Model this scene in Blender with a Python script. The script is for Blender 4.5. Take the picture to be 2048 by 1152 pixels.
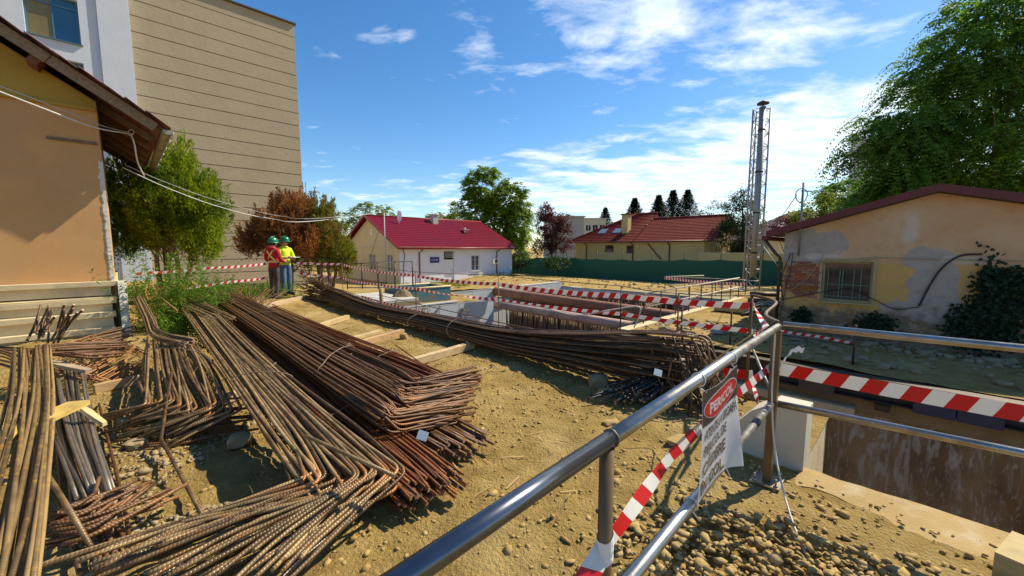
import bpy, bmesh, math, random
import numpy as np
from mathutils import Vector, Matrix, noise

for o in list(bpy.data.objects):
    bpy.data.objects.remove(o)
scene = bpy.context.scene
COL = scene.collection

# ------------------------------------------------------------------ camera
CAM_Z, PITCH, F = 1.6, math.radians(5.8), 800.0          # F in pixels of a 2048 wide picture
cam = bpy.data.cameras.new('camera')
cam.sensor_width = 36.0
cam.lens = 36.0 * F / 2048.0
cam.clip_start, cam.clip_end = 0.05, 3000.0
cam_o = bpy.data.objects.new('camera', cam)
COL.objects.link(cam_o)
cam_o.location = (0, 0, CAM_Z)
cam_o.rotation_euler = (math.radians(90) - PITCH, 0, 0)
scene.camera = cam_o

# ------------------------------------------------------------------ light
SUN_EL = math.radians(47)
SH = Vector((0.88, 0.475, 0)).normalized()
SUN = Vector((SH.x * math.cos(SUN_EL), SH.y * math.cos(SUN_EL), math.sin(SUN_EL)))
sl = bpy.data.lights.new('sun', 'SUN')
sl.energy, sl.angle, sl.color = 5.0, math.radians(0.53), (1.0, 0.90, 0.70)
sun_o = bpy.data.objects.new('sun', sl)
COL.objects.link(sun_o)
sun_o.location = (0, 0, 60)
sun_o.rotation_euler = (-SUN).to_track_quat('-Z', 'Y').to_euler()

scene.view_settings.view_transform = 'Standard'
scene.view_settings.look = 'None'
scene.view_settings.gamma = 1.0
scene.view_settings.use_curve_mapping = False
scene.view_settings.exposure = 0.5
scene.render.engine = 'CYCLES'
scene.cycles.max_bounces = 6
scene.cycles.transparent_max_bounces = 8

world = bpy.data.worlds.new('World')
scene.world = world
world.use_nodes = True
nt = world.node_tree
nt.nodes.clear()


def N(tree, kind, **kw):
    n = tree.nodes.new(kind)
    for k, v in kw.items():
        setattr(n, k, v)
    return n


def mth(tree, op, a, b=None, c=None, clamp=False):
    n = tree.nodes.new('ShaderNodeMath')
    n.operation = op
    n.use_clamp = clamp
    for i, x in enumerate((a, b, c)):
        if x is None:
            continue
        if isinstance(x, (int, float)):
            n.inputs[i].default_value = x
        else:
            tree.links.new(x, n.inputs[i])
    return n.outputs[0]


def build_world():
    L = nt.links.new
    out = N(nt, 'ShaderNodeOutputWorld')
    bg = N(nt, 'ShaderNodeBackground')
    bg.inputs['Strength'].default_value = 0.135
    sky = N(nt, 'ShaderNodeTexSky', sky_type='NISHITA', sun_disc=False)
    sky.sun_elevation = SUN_EL
    sky.sun_rotation = math.atan2(SH.x, SH.y)
    sky.altitude = 300
    sky.air_density, sky.dust_density, sky.ozone_density = 1.0, 0.35, 2.2
    hs = N(nt, 'ShaderNodeHueSaturation')
    hs.inputs['Saturation'].default_value = 1.30
    hs.inputs['Value'].default_value = 0.88
    L(sky.outputs[0], hs.inputs['Color'])
    tc = N(nt, 'ShaderNodeTexCoord')
    sep = N(nt, 'ShaderNodeSeparateXYZ')
    L(tc.outputs['Generated'], sep.inputs[0])
    x, y, z = sep.outputs
    zz = mth(nt, 'ADD', mth(nt, 'MAXIMUM', z, 0.0), 0.10)
    u = mth(nt, 'DIVIDE', x, zz)
    v = mth(nt, 'DIVIDE', y, zz)
    cmb = N(nt, 'ShaderNodeCombineXYZ')
    L(u, cmb.inputs[0]); L(v, cmb.inputs[1])

    def fbm(scale, detail, rough, off, dist=0.0):
        mp = N(nt, 'ShaderNodeMapping')
        mp.inputs['Location'].default_value = off
        mp.inputs['Rotation'].default_value = (0, 0, 0.5)
        mp.inputs['Scale'].default_value = (1.0, 1.55, 1.0)
        L(cmb.outputs[0], mp.inputs[0])
        n = N(nt, 'ShaderNodeTexNoise')
        n.inputs['Scale'].default_value = scale
        n.inputs['Detail'].default_value = detail
        n.inputs['Roughness'].default_value = rough
        n.inputs['Distortion'].default_value = dist
        L(mp.outputs[0], n.inputs['Vector'])
        return n.outputs[0]
    fine = fbm(2.3, 9, 0.62, (3.1, 0.7, 0), 0.25)
    big = fbm(0.55, 3, 0.5, (7.3, 2.2, 0))
    # cumulus drifting through the sky: where the wide noise is high, broken by the fine one

    def blob(px, py, sx, sy):
        uu, vv = (px - 1024) / F, (py - 576) / F
        d = Vector((uu, math.cos(PITCH) - vv * math.sin(PITCH), -(vv * math.cos(PITCH) + math.sin(PITCH)))).normalized()
        az, el = math.atan2(d.x, d.y), math.asin(d.z)
        A = mth(nt, 'ARCTAN2', x, y)
        E = mth(nt, 'ARCSINE', z)
        da = mth(nt, 'DIVIDE', mth(nt, 'SUBTRACT', A, az), sx)
        de = mth(nt, 'DIVIDE', mth(nt, 'SUBTRACT', E, el), sy)
        r2 = mth(nt, 'ADD', mth(nt, 'MULTIPLY', da, da), mth(nt, 'MULTIPLY', de, de))
        return mth(nt, 'POWER', 2.718, mth(nt, 'MULTIPLY', r2, -1.0))
    m = None
    for a, w in (((1250, 40, .25, .13), .93), ((1540, 45, .22, .12), .93), ((965, 55, .09, .06), .85), ((1640, 275, .34, .085), 1.6),
                 ((1400, 350, .48, .06), 1.5), ((1120, 310, .16, .028), .95), ((1250, 400, .6, .045), 1.3), ((820, 85, .1, .03), .55), ((780, 378, .12, .022), .5),
                 ((2050, 330, .35, .12), 1.1)):
        b = mth(nt, 'MULTIPLY', blob(*a), w)
        m = b if m is None else mth(nt, 'MAXIMUM', m, b)
    # clouds elsewhere in the sky, the same kind, from the wide noise alone
    wide = mth(nt, 'MULTIPLY', mth(nt, 'SUBTRACT', big, 0.60), 3.0, clamp=True)
    m = mth(nt, 'MAXIMUM', m, wide)
    dens = mth(nt, 'ADD', mth(nt, 'MULTIPLY', m, 0.46), mth(nt, 'MULTIPLY', mth(nt, 'SUBTRACT', fine, 0.5), 1.7))
    dens = mth(nt, 'MULTIPLY', mth(nt, 'SUBTRACT', dens, 0.19), 2.7, clamp=True)
    dens = mth(nt, 'MULTIPLY', dens, mth(nt, 'MULTIPLY', mth(nt, 'ADD', z, 0.02), 30.0, clamp=True))
    dens = mth(nt, 'POWER', dens, 1.15)
    shade = fbm(3.4, 6, 0.6, (1.2, 5.0, 0))
    ramp = N(nt, 'ShaderNodeMix', data_type='RGBA')
    L(mth(nt, 'MULTIPLY', mth(nt, 'SUBTRACT', shade, 0.35), 2.6, clamp=True), ramp.inputs['Factor'])
    ramp.inputs['A'].default_value = (4.4, 5.2, 6.2, 1)
    ramp.inputs['B'].default_value = (7.3, 7.5, 7.7, 1)
    mix = N(nt, 'ShaderNodeMix', data_type='RGBA')
    L(mth(nt, 'MULTIPLY', dens, 0.93), mix.inputs['Factor'])
    L(hs.outputs[0], mix.inputs['A'])
    L(ramp.outputs['Result'], mix.inputs['B'])
    L(mix.outputs['Result'], bg.inputs['Color'])
    L(bg.outputs[0], out.inputs[0])


build_world()

# ------------------------------------------------------------------ geometry of the site
CP, SP = math.cos(PITCH), math.sin(PITCH)
A3 = Vector((0.70, -0.714, 0)).normalized()      # along the near rim of the pit: right and towards the camera
B3 = Vector((-A3.y, A3.x, 0))                    # across the pit: right and away
Z3 = Vector((0, 0, 1))
RS = Matrix((A3, B3, Z3)).transposed()


def ray(px, py):
    u, v = (px - 1024) / F, (py - 576) / F
    return Vector((u, CP - v * SP, -(v * CP + SP)))


C0 = Vector((0, 0, CAM_Z))


def G(px, py, z=0.0):
    d = ray(px, py)
    return C0 + d * ((z - CAM_Z) / d.z)


def DY(px, py, Y):
    d = ray(px, py)
    return C0 + d * (Y / d.y)


def DQ(px, py, q):
    d = ray(px, py)
    return C0 + d * (q / d.dot(B3))


def DP(px, py, p):
    d = ray(px, py)
    return C0 + d * (p / d.dot(A3))


def PQ(p, q, z=0.0):
    return A3 * p + B3 * q + Z3 * z


def pq(v):
    return v.dot(A3), v.dot(B3)


def lerp(a, b, t):
    return a + (b - a) * t


def sstep(a, b, x):
    t = min(1.0, max(0.0, (x - a) / (b - a)))
    return t * t * (3 - 2 * t)


# ------------------------------------------------------------------ mesh builder
WORLD_LOC = {}


class MB:
    def __init__(s):
        s.v, s.f, s.uv, s.sm, s.mi = [], [], [], [], []
        s.rust = {}

    def add(s, verts, faces, uvs=None, smooth=False, mi=0):
        o = len(s.v)
        s.v.extend(tuple(p) for p in verts)
        for k, f in enumerate(faces):
            s.f.append(tuple(i + o for i in f))
            s.uv.append(uvs[k] if uvs else None)
            s.sm.append(smooth)
            s.mi.append(mi)
        return s

    def box(s, c, size, R=None, mi=0, taper=1.0):
        c = Vector(c)
        hx, hy, hz = size[0] / 2, size[1] / 2, size[2] / 2
        vs = []
        for z in (-1, 1):
            t = taper if z > 0 else 1.0
            for x, y in ((-1, -1), (1, -1), (1, 1), (-1, 1)):
                p = Vector((x * hx * t, y * hy * t, z * hz))
                vs.append(c + (R @ p if R is not None else p))
        fs = [(3, 2, 1, 0), (4, 5, 6, 7), (0, 1, 5, 4), (1, 2, 6, 5), (2, 3, 7, 6), (3, 0, 4, 7)]
        return s.add(vs, fs, mi=mi)

    def bar(s, a, b, w, h, up=Z3, mi=0):
        """square bar from a to b, w across, h along up"""
        a, b = Vector(a), Vector(b)
        d = b - a
        x = d.normalized()
        y = Vector(up).cross(x)
        if y.length < 1e-4:
            y = Vector((0, 1, 0)).cross(x)
        y.normalize()
        z = x.cross(y)
        return s.box((a + b) / 2, (d.length, w, h), Matrix((x, y, z)).transposed(), mi=mi)

    def tube(s, pts, r, n=8, cap=True, mi=0, closed=False, rust=None, cap_mi=None):
        pts = [Vector(p) for p in pts]
        m = len(pts)
        rr = r if isinstance(r, (list, tuple)) else [r] * m
        ref = None
        rings, lens, acc = [], [], 0.0
        for i, p in enumerate(pts):
            if closed:
                t = (pts[(i + 1) % m] - pts[i - 1])
            else:
                t = pts[min(i + 1, m - 1)] - pts[max(i - 1, 0)]
            if t.length < 1e-9:
                t = Vector((1, 0, 0))
            t.normalize()
            if ref is None:
                ref = Z3 if abs(t.z) < 0.9 else Vector((1, 0, 0))
            u = ref - t * ref.dot(t)
            if u.length < 1e-6:
                u = t.orthogonal()
            u.normalize()
            ref = u
            w = t.cross(u)
            if i:
                acc += (p - pts[i - 1]).length
            lens.append(acc)
            for k in range(n):
                a = 2 * math.pi * k / n
                rings.append(p + (u * math.cos(a) + w * math.sin(a)) * rr[i])
        fs, uv = [], []
        for i in range(m if closed else m - 1):
            j = (i + 1) % m
            l1 = lens[j] if j else acc + (pts[0] - pts[-1]).length
            for k in range(n):
                k2 = (k + 1) % n
                fs.append((i * n + k, j * n + k, j * n + k2, i * n + k2))
                uv.append(((k / n, lens[i]), (k / n, l1), ((k + 1) / n, l1), ((k + 1) / n, lens[i])))
        s.add(rings, fs, uv, smooth=True, mi=mi)
        if rust:
            o = len(s.v) - m * n
            for i in range(m):
                if rust[i]:
                    for k in range(n): s.rust[o + i * n + k] = rust[i]
        if cap and not closed:
            o = len(s.v) - m * n
            cm = mi if cap_mi is None else cap_mi
            s.f.append(tuple(o + k for k in range(n))); s.uv.append(None); s.sm.append(False); s.mi.append(cm)
            s.f.append(tuple(o + (m - 1) * n + k for k in reversed(range(n)))); s.uv.append(None); s.sm.append(False); s.mi.append(cm)
        return s

    def prism(s, poly, ext, mi=0):
        """poly: list of 3d points of one planar face, ext: extrusion vector"""
        poly = [Vector(p) for p in poly]
        ext = Vector(ext)
        n = len(poly)
        nrm = Vector((0, 0, 0))
        for i in range(n):
            nrm += poly[i].cross(poly[(i + 1) % n])
        if nrm.dot(ext) > 0:
            poly = poly[::-1]
        vs = poly + [p + ext for p in poly]
        fs = [tuple(range(n)), tuple(reversed(range(n, 2 * n)))]
        for i in range(n):
            j = (i + 1) % n
            fs.append((j, i, i + n, j + n))
        return s.add(vs, fs, mi=mi)

    def strip(s, la, lb, uvw=None, mi=0, smooth=True):
        m = len(la)
        vs = list(la) + list(lb)
        fs = [(i, i + 1, m + i + 1, m + i) for i in range(m - 1)]
        acc, L_ = 0.0, [0.0]
        for i in range(1, m):
            acc += (Vector(la[i]) - Vector(la[i - 1])).length
            L_.append(acc)
        uv = [((0, L_[i]), (0, L_[i + 1]), (1, L_[i + 1]), (1, L_[i])) for i in range(m - 1)]
        return s.add(vs, fs, uv, smooth=smooth, mi=mi)

    def mesh(s, name, mats, org):
        me = bpy.data.meshes.new(name)
        ox, oy, oz = org
        me.from_pydata([(x - ox, y - oy, z - oz) for x, y, z in s.v], [], s.f)
        if any(u is not None for u in s.uv):
            lay = me.uv_layers.new(name='UVMap')
            flat = []
            for f, u in zip(s.f, s.uv):
                if u is None:
                    flat.extend([0.0] * (2 * len(f)))
                else:
                    for q in u:
                        flat.extend(q)
            lay.data.foreach_set('uv', flat)
        if s.rust:
            at = me.attributes.new('rust', 'FLOAT', 'POINT')
            for i, x in s.rust.items(): at.data[i].value = x
        me.polygons.foreach_set('use_smooth', s.sm)
        for m in (mats if isinstance(mats, (list, tuple)) else [mats]):
            me.materials.append(m)
        if any(s.mi):
            me.polygons.foreach_set('material_index', s.mi)
        me.update()
        return me

    def build(s, name, mats, parent=None, label=None, cat=None, group=None, kind=None, org=None):
        if parent is not None:
            pw = WORLD_LOC[parent.name]
            me = s.mesh(name, mats, pw)
            o = bpy.data.objects.new(name, me)
            COL.objects.link(o)
            o.parent = parent
            WORLD_LOC[o.name] = pw
        else:
            if org is None:
                xs = np.array(s.v)
                lo, hi = xs.min(0), xs.max(0)
                org = ((lo[0] + hi[0]) / 2, (lo[1] + hi[1]) / 2, lo[2])
            org = tuple(float(c) for c in org)
            me = s.mesh(name, mats, org)
            o = bpy.data.objects.new(name, me)
            o.location = org
            COL.objects.link(o)
            WORLD_LOC[o.name] = org
        tag(o, label, cat, group, kind)
        return o


def tag(o, label=None, cat=None, group=None, kind=None):
    if label: o['label'] = label
    if cat: o['category'] = cat
    if group: o['group'] = group
    if kind: o['kind'] = kind
    return o


def thing(name, label, cat, loc, group=None):
    o = bpy.data.objects.new(name, None)
    o.empty_display_size = 0.2
    COL.objects.link(o)
    o.location = loc
    WORLD_LOC[o.name] = tuple(loc)
    return tag(o, label, cat, group)


def child_of(me, name, parent):
    o = bpy.data.objects.new(name, me)
    COL.objects.link(o)
    o.parent = parent
    WORLD_LOC[o.name] = WORLD_LOC[parent.name]
    return o


def np_mesh(name, V, Fq, mat, parent=None, org=(0, 0, 0), smooth=False, **kw):
    """fast mesh of quads (or tris) from numpy arrays; V in world space"""
    me = bpy.data.meshes.new(name)
    pw = WORLD_LOC[parent.name] if parent is not None else org
    V = np.asarray(V, dtype=np.float32) - np.asarray(pw, dtype=np.float32)
    k = Fq.shape[1]
    me.vertices.add(len(V)); me.vertices.foreach_set('co', V.ravel())
    me.loops.add(Fq.size); me.loops.foreach_set('vertex_index', Fq.ravel().astype(np.int32))
    me.polygons.add(len(Fq))
    me.polygons.foreach_set('loop_start', np.arange(0, Fq.size, k, dtype=np.int32))
    me.polygons.foreach_set('use_smooth', np.full(len(Fq), smooth))
    me.materials.append(mat)
    me.update(calc_edges=True)
    me.validate()
    o = bpy.data.objects.new(name, me)
    COL.objects.link(o)
    if parent is not None:
        o.parent = parent
    else:
        o.location = org
    WORLD_LOC[o.name] = tuple(pw)
    return tag(o, **kw)


def catmull(P, per=5):
    P = [Vector(p) for p in P]
    if len(P) < 3:
        return [P[0].lerp(P[1], i / per) for i in range(per + 1)]
    Q = [P[0] * 2 - P[1]] + P + [P[-1] * 2 - P[-2]]
    out = []
    for i in range(1, len(Q) - 2):
        a, b, c, d = Q[i - 1], Q[i], Q[i + 1], Q[i + 2]
        for k in range(per):
            t = k / per
            out.append(0.5 * ((2 * b) + (c - a) * t + (2 * a - 5 * b + 4 * c - d) * t * t + (3 * b - a - 3 * c + d) * t ** 3))
    out.append(P[-1])
    return out


def sag(a, b, d, n=10):
    a, b = Vector(a), Vector(b)
    return [a.lerp(b, i / n) - Z3 * d * 4 * (i / n) * (1 - i / n) for i in range(n + 1)]


# ------------------------------------------------------------------ materials
MATS = {}


def mat(name, c1, c2=None, scale=4.0, rough=0.75, metal=0.0, bump=0.0, bscale=40.0, detail=6.0, contrast=2.0, c3=None, c3scale=1.2, c3amt=0.5,
        orand=0.0, spec=0.5, stretch=None, bdist=0.01, rrough=0.0):
    if name in MATS:
        return MATS[name]
    m = bpy.data.materials.new(name)
    m.use_nodes = True
    t = m.node_tree
    L = t.links.new
    b = t.nodes['Principled BSDF']
    b.inputs['Roughness'].default_value = rough
    b.inputs['Metallic'].default_value = metal
    b.inputs['Specular IOR Level'].default_value = spec
    tc = N(t, 'ShaderNodeTexCoord')
    vec = tc.outputs['Object']
    if stretch:
        mp = N(t, 'ShaderNodeMapping')
        mp.inputs['Scale'].default_value = stretch
        L(vec, mp.inputs[0])
        vec = mp.outputs[0]

    def noi(sc, det=detail, rg=0.6):
        n = N(t, 'ShaderNodeTexNoise')
        n.inputs['Scale'].default_value = sc
        n.inputs['Detail'].default_value = det
        n.inputs['Roughness'].default_value = rg
        L(vec, n.inputs['Vector'])
        return n.outputs[0]
    col = None
    if c2 is not None:
        f = mth(t, 'MULTIPLY_ADD', mth(t, 'SUBTRACT', noi(scale), 0.5), contrast, 0.5, clamp=True)
        mx = N(t, 'ShaderNodeMix', data_type='RGBA')
        L(f, mx.inputs['Factor'])
        mx.inputs['A'].default_value = (*c1, 1)
        mx.inputs['B'].default_value = (*c2, 1)
        col = mx.outputs['Result']
        if rrough:
            L(mth(t, 'MULTIPLY_ADD', f, rrough, rough), b.inputs['Roughness'])
    if c3 is not None:
        f = mth(t, 'MULTIPLY', mth(t, 'MULTIPLY_ADD', mth(t, 'SUBTRACT', noi(c3scale, 8, 0.65), 0.55), 5.0, 0.3, clamp=True), c3amt)
        mx = N(t, 'ShaderNodeMix', data_type='RGBA')
        L(f, mx.inputs['Factor'])
        if col is not None: L(col, mx.inputs['A'])
        else: mx.inputs['A'].default_value = (*c1, 1)
        mx.inputs['B'].default_value = (*c3, 1)
        col = mx.outputs['Result']
    if orand:
        oi = N(t, 'ShaderNodeObjectInfo')
        hs = N(t, 'ShaderNodeHueSaturation')
        if col is not None: L(col, hs.inputs['Color'])
        else: hs.inputs['Color'].default_value = (*c1, 1)
        L(mth(t, 'MULTIPLY_ADD', oi.outputs['Random'], 2 * orand, 1 - orand), hs.inputs['Value'])
        r2 = mth(t, 'FRACT', mth(t, 'MULTIPLY', oi.outputs['Random'], 7.31))
        L(mth(t, 'MULTIPLY_ADD', r2, 0.03, 0.485), hs.inputs['Hue'])
        L(mth(t, 'MULTIPLY_ADD', mth(t, 'FRACT', mth(t, 'MULTIPLY', oi.outputs['Random'], 3.7)), 0.5, 0.75), hs.inputs['Saturation'])
        col = hs.outputs[0]
    if col is not None:
        L(col, b.inputs['Base Color'])
    else:
        b.inputs['Base Color'].default_value = (*c1, 1)
    if bump:
        bp = N(t, 'ShaderNodeBump')
        bp.inputs['Strength'].default_value = bump
        bp.inputs['Distance'].default_value = bdist
        L(noi(bscale, 5, 0.65), bp.inputs['Height'])
        L(bp.outputs[0], b.inputs['Normal'])
    MATS[name] = m
    return m


def rebar_mat(name, c1, c2, c3, amt=0.5, rough=0.6, metal=0.25, pitch=0.016, dark=None):
    """steel bar with slanting ribs: fine relief only, from the tube's own UV (turn, metres)"""
    m = bpy.data.materials.new(name)
    m.use_nodes = True
    t = m.node_tree
    L = t.links.new
    b = t.nodes['Principled BSDF']
    b.inputs['Roughness'].default_value = rough
    b.inputs['Metallic'].default_value = metal
    tc = N(t, 'ShaderNodeTexCoord')
    oi = N(t, 'ShaderNodeObjectInfo')

    def noi(sc, det=5):
        n = N(t, 'ShaderNodeTexNoise', noise_dimensions='4D')
        n.inputs['Scale'].default_value = sc
        n.inputs['Detail'].default_value = det
        n.inputs['Roughness'].default_value = 0.65
        L(tc.outputs['Object'], n.inputs['Vector'])
        L(mth(t, 'MULTIPLY', oi.outputs['Random'], 30.0), n.inputs['W'])
        return n.outputs[0]
    mx = N(t, 'ShaderNodeMix', data_type='RGBA')
    L(mth(t, 'MULTIPLY_ADD', mth(t, 'SUBTRACT', noi(7), 0.5), 3.0, mth(t, 'MULTIPLY', oi.outputs['Random'], 1.0), clamp=True), mx.inputs['Factor'])
    mx.inputs['A'].default_value = (*c1, 1)
    mx.inputs['B'].default_value = (*c2, 1)
    mx2 = N(t, 'ShaderNodeMix', data_type='RGBA')
    L(mth(t, 'MULTIPLY', mth(t, 'MULTIPLY_ADD', mth(t, 'SUBTRACT', noi(18), 0.56), 7.0, 0.2, clamp=True), amt), mx2.inputs['Factor'])
    L(mx.outputs['Result'], mx2.inputs['A'])
    mx2.inputs['B'].default_value = (*c3, 1)
    att = N(t, 'ShaderNodeAttribute', attribute_name='rust')
    mx3 = N(t, 'ShaderNodeMix', data_type='RGBA')      # fresh orange rust where the bars were bent
    L(mth(t, 'MULTIPLY', att.outputs['Fac'], mth(t, 'MULTIPLY', mth(t, 'MULTIPLY_ADD', noi(40), 2.2, -0.4, clamp=True), mth(t, 'MULTIPLY_ADD', mth(t, 'FRACT', mth(t, 'MULTIPLY', oi.outputs['Random'], 5.3)), 1.5, -0.25, clamp=True)), clamp=True), mx3.inputs['Factor'])
    L(mx2.outputs['Result'], mx3.inputs['A'])
    mx3.inputs['B'].default_value = (0.36, 0.125, 0.02, 1)
    hs = N(t, 'ShaderNodeHueSaturation')
    L(mx3.outputs['Result'], hs.inputs['Color'])
    L(mth(t, 'MULTIPLY_ADD', mth(t, 'FRACT', mth(t, 'MULTIPLY', oi.outputs['Random'], 11.7)), 0.8, 0.58), hs.inputs['Value'])
    L(hs.outputs[0], b.inputs['Base Color'])
    sep = N(t, 'ShaderNodeSeparateXYZ')
    L(tc.outputs['UV'], sep.inputs[0])
    U, V = sep.outputs[0], sep.outputs[1]
    ph = mth(t, 'ADD', mth(t, 'DIVIDE', V, pitch), mth(t, 'MULTIPLY', mth(t, 'ABSOLUTE', mth(t, 'SUBTRACT', U, 0.5)), 1.6))
    w = mth(t, 'SINE', mth(t, 'MULTIPLY', ph, 2 * math.pi))
    w = mth(t, 'POWER', mth(t, 'MULTIPLY_ADD', w, 0.5, 0.5), 2.0)
    bp = N(t, 'ShaderNodeBump')
    bp.inputs['Strength'].default_value = 0.65
    bp.inputs['Distance'].default_value = 0.0022
    L(mth(t, 'ADD', w, mth(t, 'MULTIPLY', noi(160, 3), 0.35)), bp.inputs['Height'])
    L(bp.outputs[0], b.inputs['Normal'])
    MATS[name] = m
    return m


def leaf_mat(name, c1, c2, trans=0.35, rough=0.55, c3=None):
    m = bpy.data.materials.new(name)
    m.use_nodes = True
    t = m.node_tree
    L = t.links.new
    b = t.nodes['Principled BSDF']
    out = t.nodes['Material Output']
    b.inputs['Roughness'].default_value = rough
    b.inputs['Specular IOR Level'].default_value = 0.3
    g = N(t, 'ShaderNodeNewGeometry')
    mx = N(t, 'ShaderNodeMix', data_type='RGBA')
    L(g.outputs['Random Per Island'], mx.inputs['Factor'])
    mx.inputs['A'].default_value = (*c1, 1)
    mx.inputs['B'].default_value = (*c2, 1)
    col = mx.outputs['Result']
    if c3:
        tc = N(t, 'ShaderNodeTexCoord')
        n = N(t, 'ShaderNodeTexNoise')
        n.inputs['Scale'].default_value = 0.9
        n.inputs['Detail'].default_value = 3
        L(tc.outputs['Object'], n.inputs['Vector'])
        m3 = N(t, 'ShaderNodeMix', data_type='RGBA')
        L(mth(t, 'MULTIPLY_ADD', mth(t, 'SUBTRACT', n.outputs[0], 0.52), 6.0, 0.3, clamp=True), m3.inputs['Factor'])
        L(col, m3.inputs['A'])
        m3.inputs['B'].default_value = (*c3, 1)
        col = m3.outputs['Result']
    L(col, b.inputs['Base Color'])
    tr = N(t, 'ShaderNodeBsdfTranslucent')
    L(col, tr.inputs['Color'])
    ms = N(t, 'ShaderNodeMixShader')
    ms.inputs[0].default_value = trans
    L(b.outputs[0], ms.inputs[1]); L(tr.outputs[0], ms.inputs[2])
    L(ms.outputs[0], out.inputs['Surface'])
    MATS[name] = m
    return m


def tape_mat():
    """printed barrier tape: slanting red and white stripes along its length"""
    m = bpy.data.materials.new('barrier_tape')
    m.use_nodes = True
    t = m.node_tree
    L = t.links.new
    b = t.nodes['Principled BSDF']
    out = t.nodes['Material Output']
    tc = N(t, 'ShaderNodeTexCoord')
    sep = N(t, 'ShaderNodeSeparateXYZ')
    L(tc.outputs['UV'], sep.inputs[0])
    ph = mth(t, 'FRACT', mth(t, 'ADD', mth(t, "DIVIDE", sep.outputs[1], 0.175), mth(t, 'MULTIPLY', sep.outputs[0], 0.22)))
    f = mth(t, 'GREATER_THAN', ph, 0.5)
    mx = N(t, 'ShaderNodeMix', data_type='RGBA')
    L(f, mx.inputs['Factor'])
    mx.inputs['A'].default_value = (0.80, 0.78, 0.74, 1)
    mx.inputs['B'].default_value = (0.62, 0.012, 0.016, 1)
    L(mx.outputs['Result'], b.inputs['Base Color'])
    b.inputs['Roughness'].default_value = 0.35
    tr = N(t, 'ShaderNodeBsdfTranslucent')
    L(mx.outputs['Result'], tr.inputs['Color'])
    ms = N(t, 'ShaderNodeMixShader')
    ms.inputs[0].default_value = 0.3
    L(b.outputs[0], ms.inputs[1]); L(tr.outputs[0], ms.inputs[2])
    L(ms.outputs[0], out.inputs['Surface'])
    MATS['tape'] = m
    return m


SOIL = mat('dry_soil', (0.46, 0.315, 0.105), (0.29, 0.185, 0.055), scale=4.5, rough=0.95, bump=1.0, bscale=42, bdist=0.05, contrast=2.8, c3=(0.54, 0.40, 0.175), c3scale=0.9, c3amt=0.8, spec=0.15)
CONC = mat('concrete', (0.50, 0.48, 0.43), (0.40, 0.385, 0.35), scale=3, rough=0.9, bump=0.25, bscale=30, c3=(0.30, 0.28, 0.24), c3scale=2.3, c3amt=0.4)
CONC_LIGHT = mat('pale_concrete', (0.60, 0.60, 0.58), (0.52, 0.52, 0.50), scale=2, rough=0.85, bump=0.12, bscale=30, c3=(0.42, 0.41, 0.38), c3scale=1.7, c3amt=0.3)
CONC_WARM = mat('weathered_concrete', (0.68, 0.55, 0.32), (0.54, 0.42, 0.23), scale=3, rough=0.92, bump=0.4, bscale=25, c3=(0.30, 0.26, 0.19), c3scale=2.0, c3amt=0.5)
GALV = mat('galvanised_steel', (0.50, 0.49, 0.46), (0.34, 0.32, 0.28), scale=14, rough=0.24, metal=0.95, bump=0.08, bscale=60, c3=(0.24, 0.15, 0.06), c3scale=5, c3amt=0.55, rrough=0.25)
STEEL_BROWN = mat('stained_steel', (0.20, 0.125, 0.060), (0.12, 0.075, 0.036), scale=8, rough=0.45, metal=0.45, bump=0.08, bscale=50, c3=(0.16, 0.09, 0.045), c3scale=4, c3amt=0.6)
DARK_STEEL = mat('dark_steel', (0.05, 0.045, 0.04), (0.10, 0.075, 0.05), scale=8, rough=0.55, metal=0.5)
RUST_PIPE = mat('rusty_pipe', (0.36, 0.155, 0.085), (0.26, 0.105, 0.06), scale=2.5, rough=0.8, bump=0.15, c3=(0.13, 0.06, 0.04), c3scale=1.8, c3amt=0.75)
PINK_PIPE = mat('pale_pink_pipe', (0.60, 0.40, 0.32), (0.45, 0.26, 0.19), scale=2.5, rough=0.75, c3=(0.22, 0.11, 0.07), c3scale=2.2, c3amt=0.7)
WOOD = mat('raw_timber', (0.58, 0.42, 0.19), (0.42, 0.28, 0.12), scale=6, rough=0.8, bump=0.3, bscale=30, stretch=(1, 1, 4), c3=(0.26, 0.18, 0.10), c3scale=3, c3amt=0.5, orand=0.15)
OLD_WOOD = mat('weathered_timber', (0.20, 0.135, 0.085), (0.12, 0.075, 0.045), scale=9, rough=0.85, bump=0.4, bscale=40, c3=(0.30, 0.22, 0.15), c3scale=4, c3amt=0.5)
TAPE = tape_mat()
RB_BROWN = rebar_mat('rebar_brown', (0.085, 0.036, 0.012), (0.19, 0.088, 0.030), (0.29, 0.15, 0.052), 0.6, metal=.15, rough=.45)
RB_DARK = rebar_mat('rebar_dark', (0.070, 0.034, 0.012), (0.17, 0.088, 0.034), (0.25, 0.14, 0.055), 0.55, metal=.12, rough=.45)
RB_RED = rebar_mat('rebar_red_rust', (0.13, 0.036, 0.008), (0.26, 0.085, 0.018), (0.09, 0.032, 0.012), 0.5, rough=.5)
RB_GREY = rebar_mat('rebar_dusty', (0.090, 0.050, 0.020), (0.33, 0.22, 0.098), (0.27, 0.10, 0.018), 0.75, metal=0.15, rough=0.38)
RB_OCHRE = rebar_mat('rebar_ochre_streaked', (0.11, 0.066, 0.026), (0.30, 0.195, 0.078), (0.42, 0.22, 0.025), 0.9, metal=0.15, rough=0.4)
RB_BLUE = rebar_mat('rebar_mill_grey', (0.13, 0.11, 0.09), (0.24, 0.20, 0.15), (0.26, 0.14, 0.04), 0.7, metal=0.55, rough=0.38)
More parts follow.
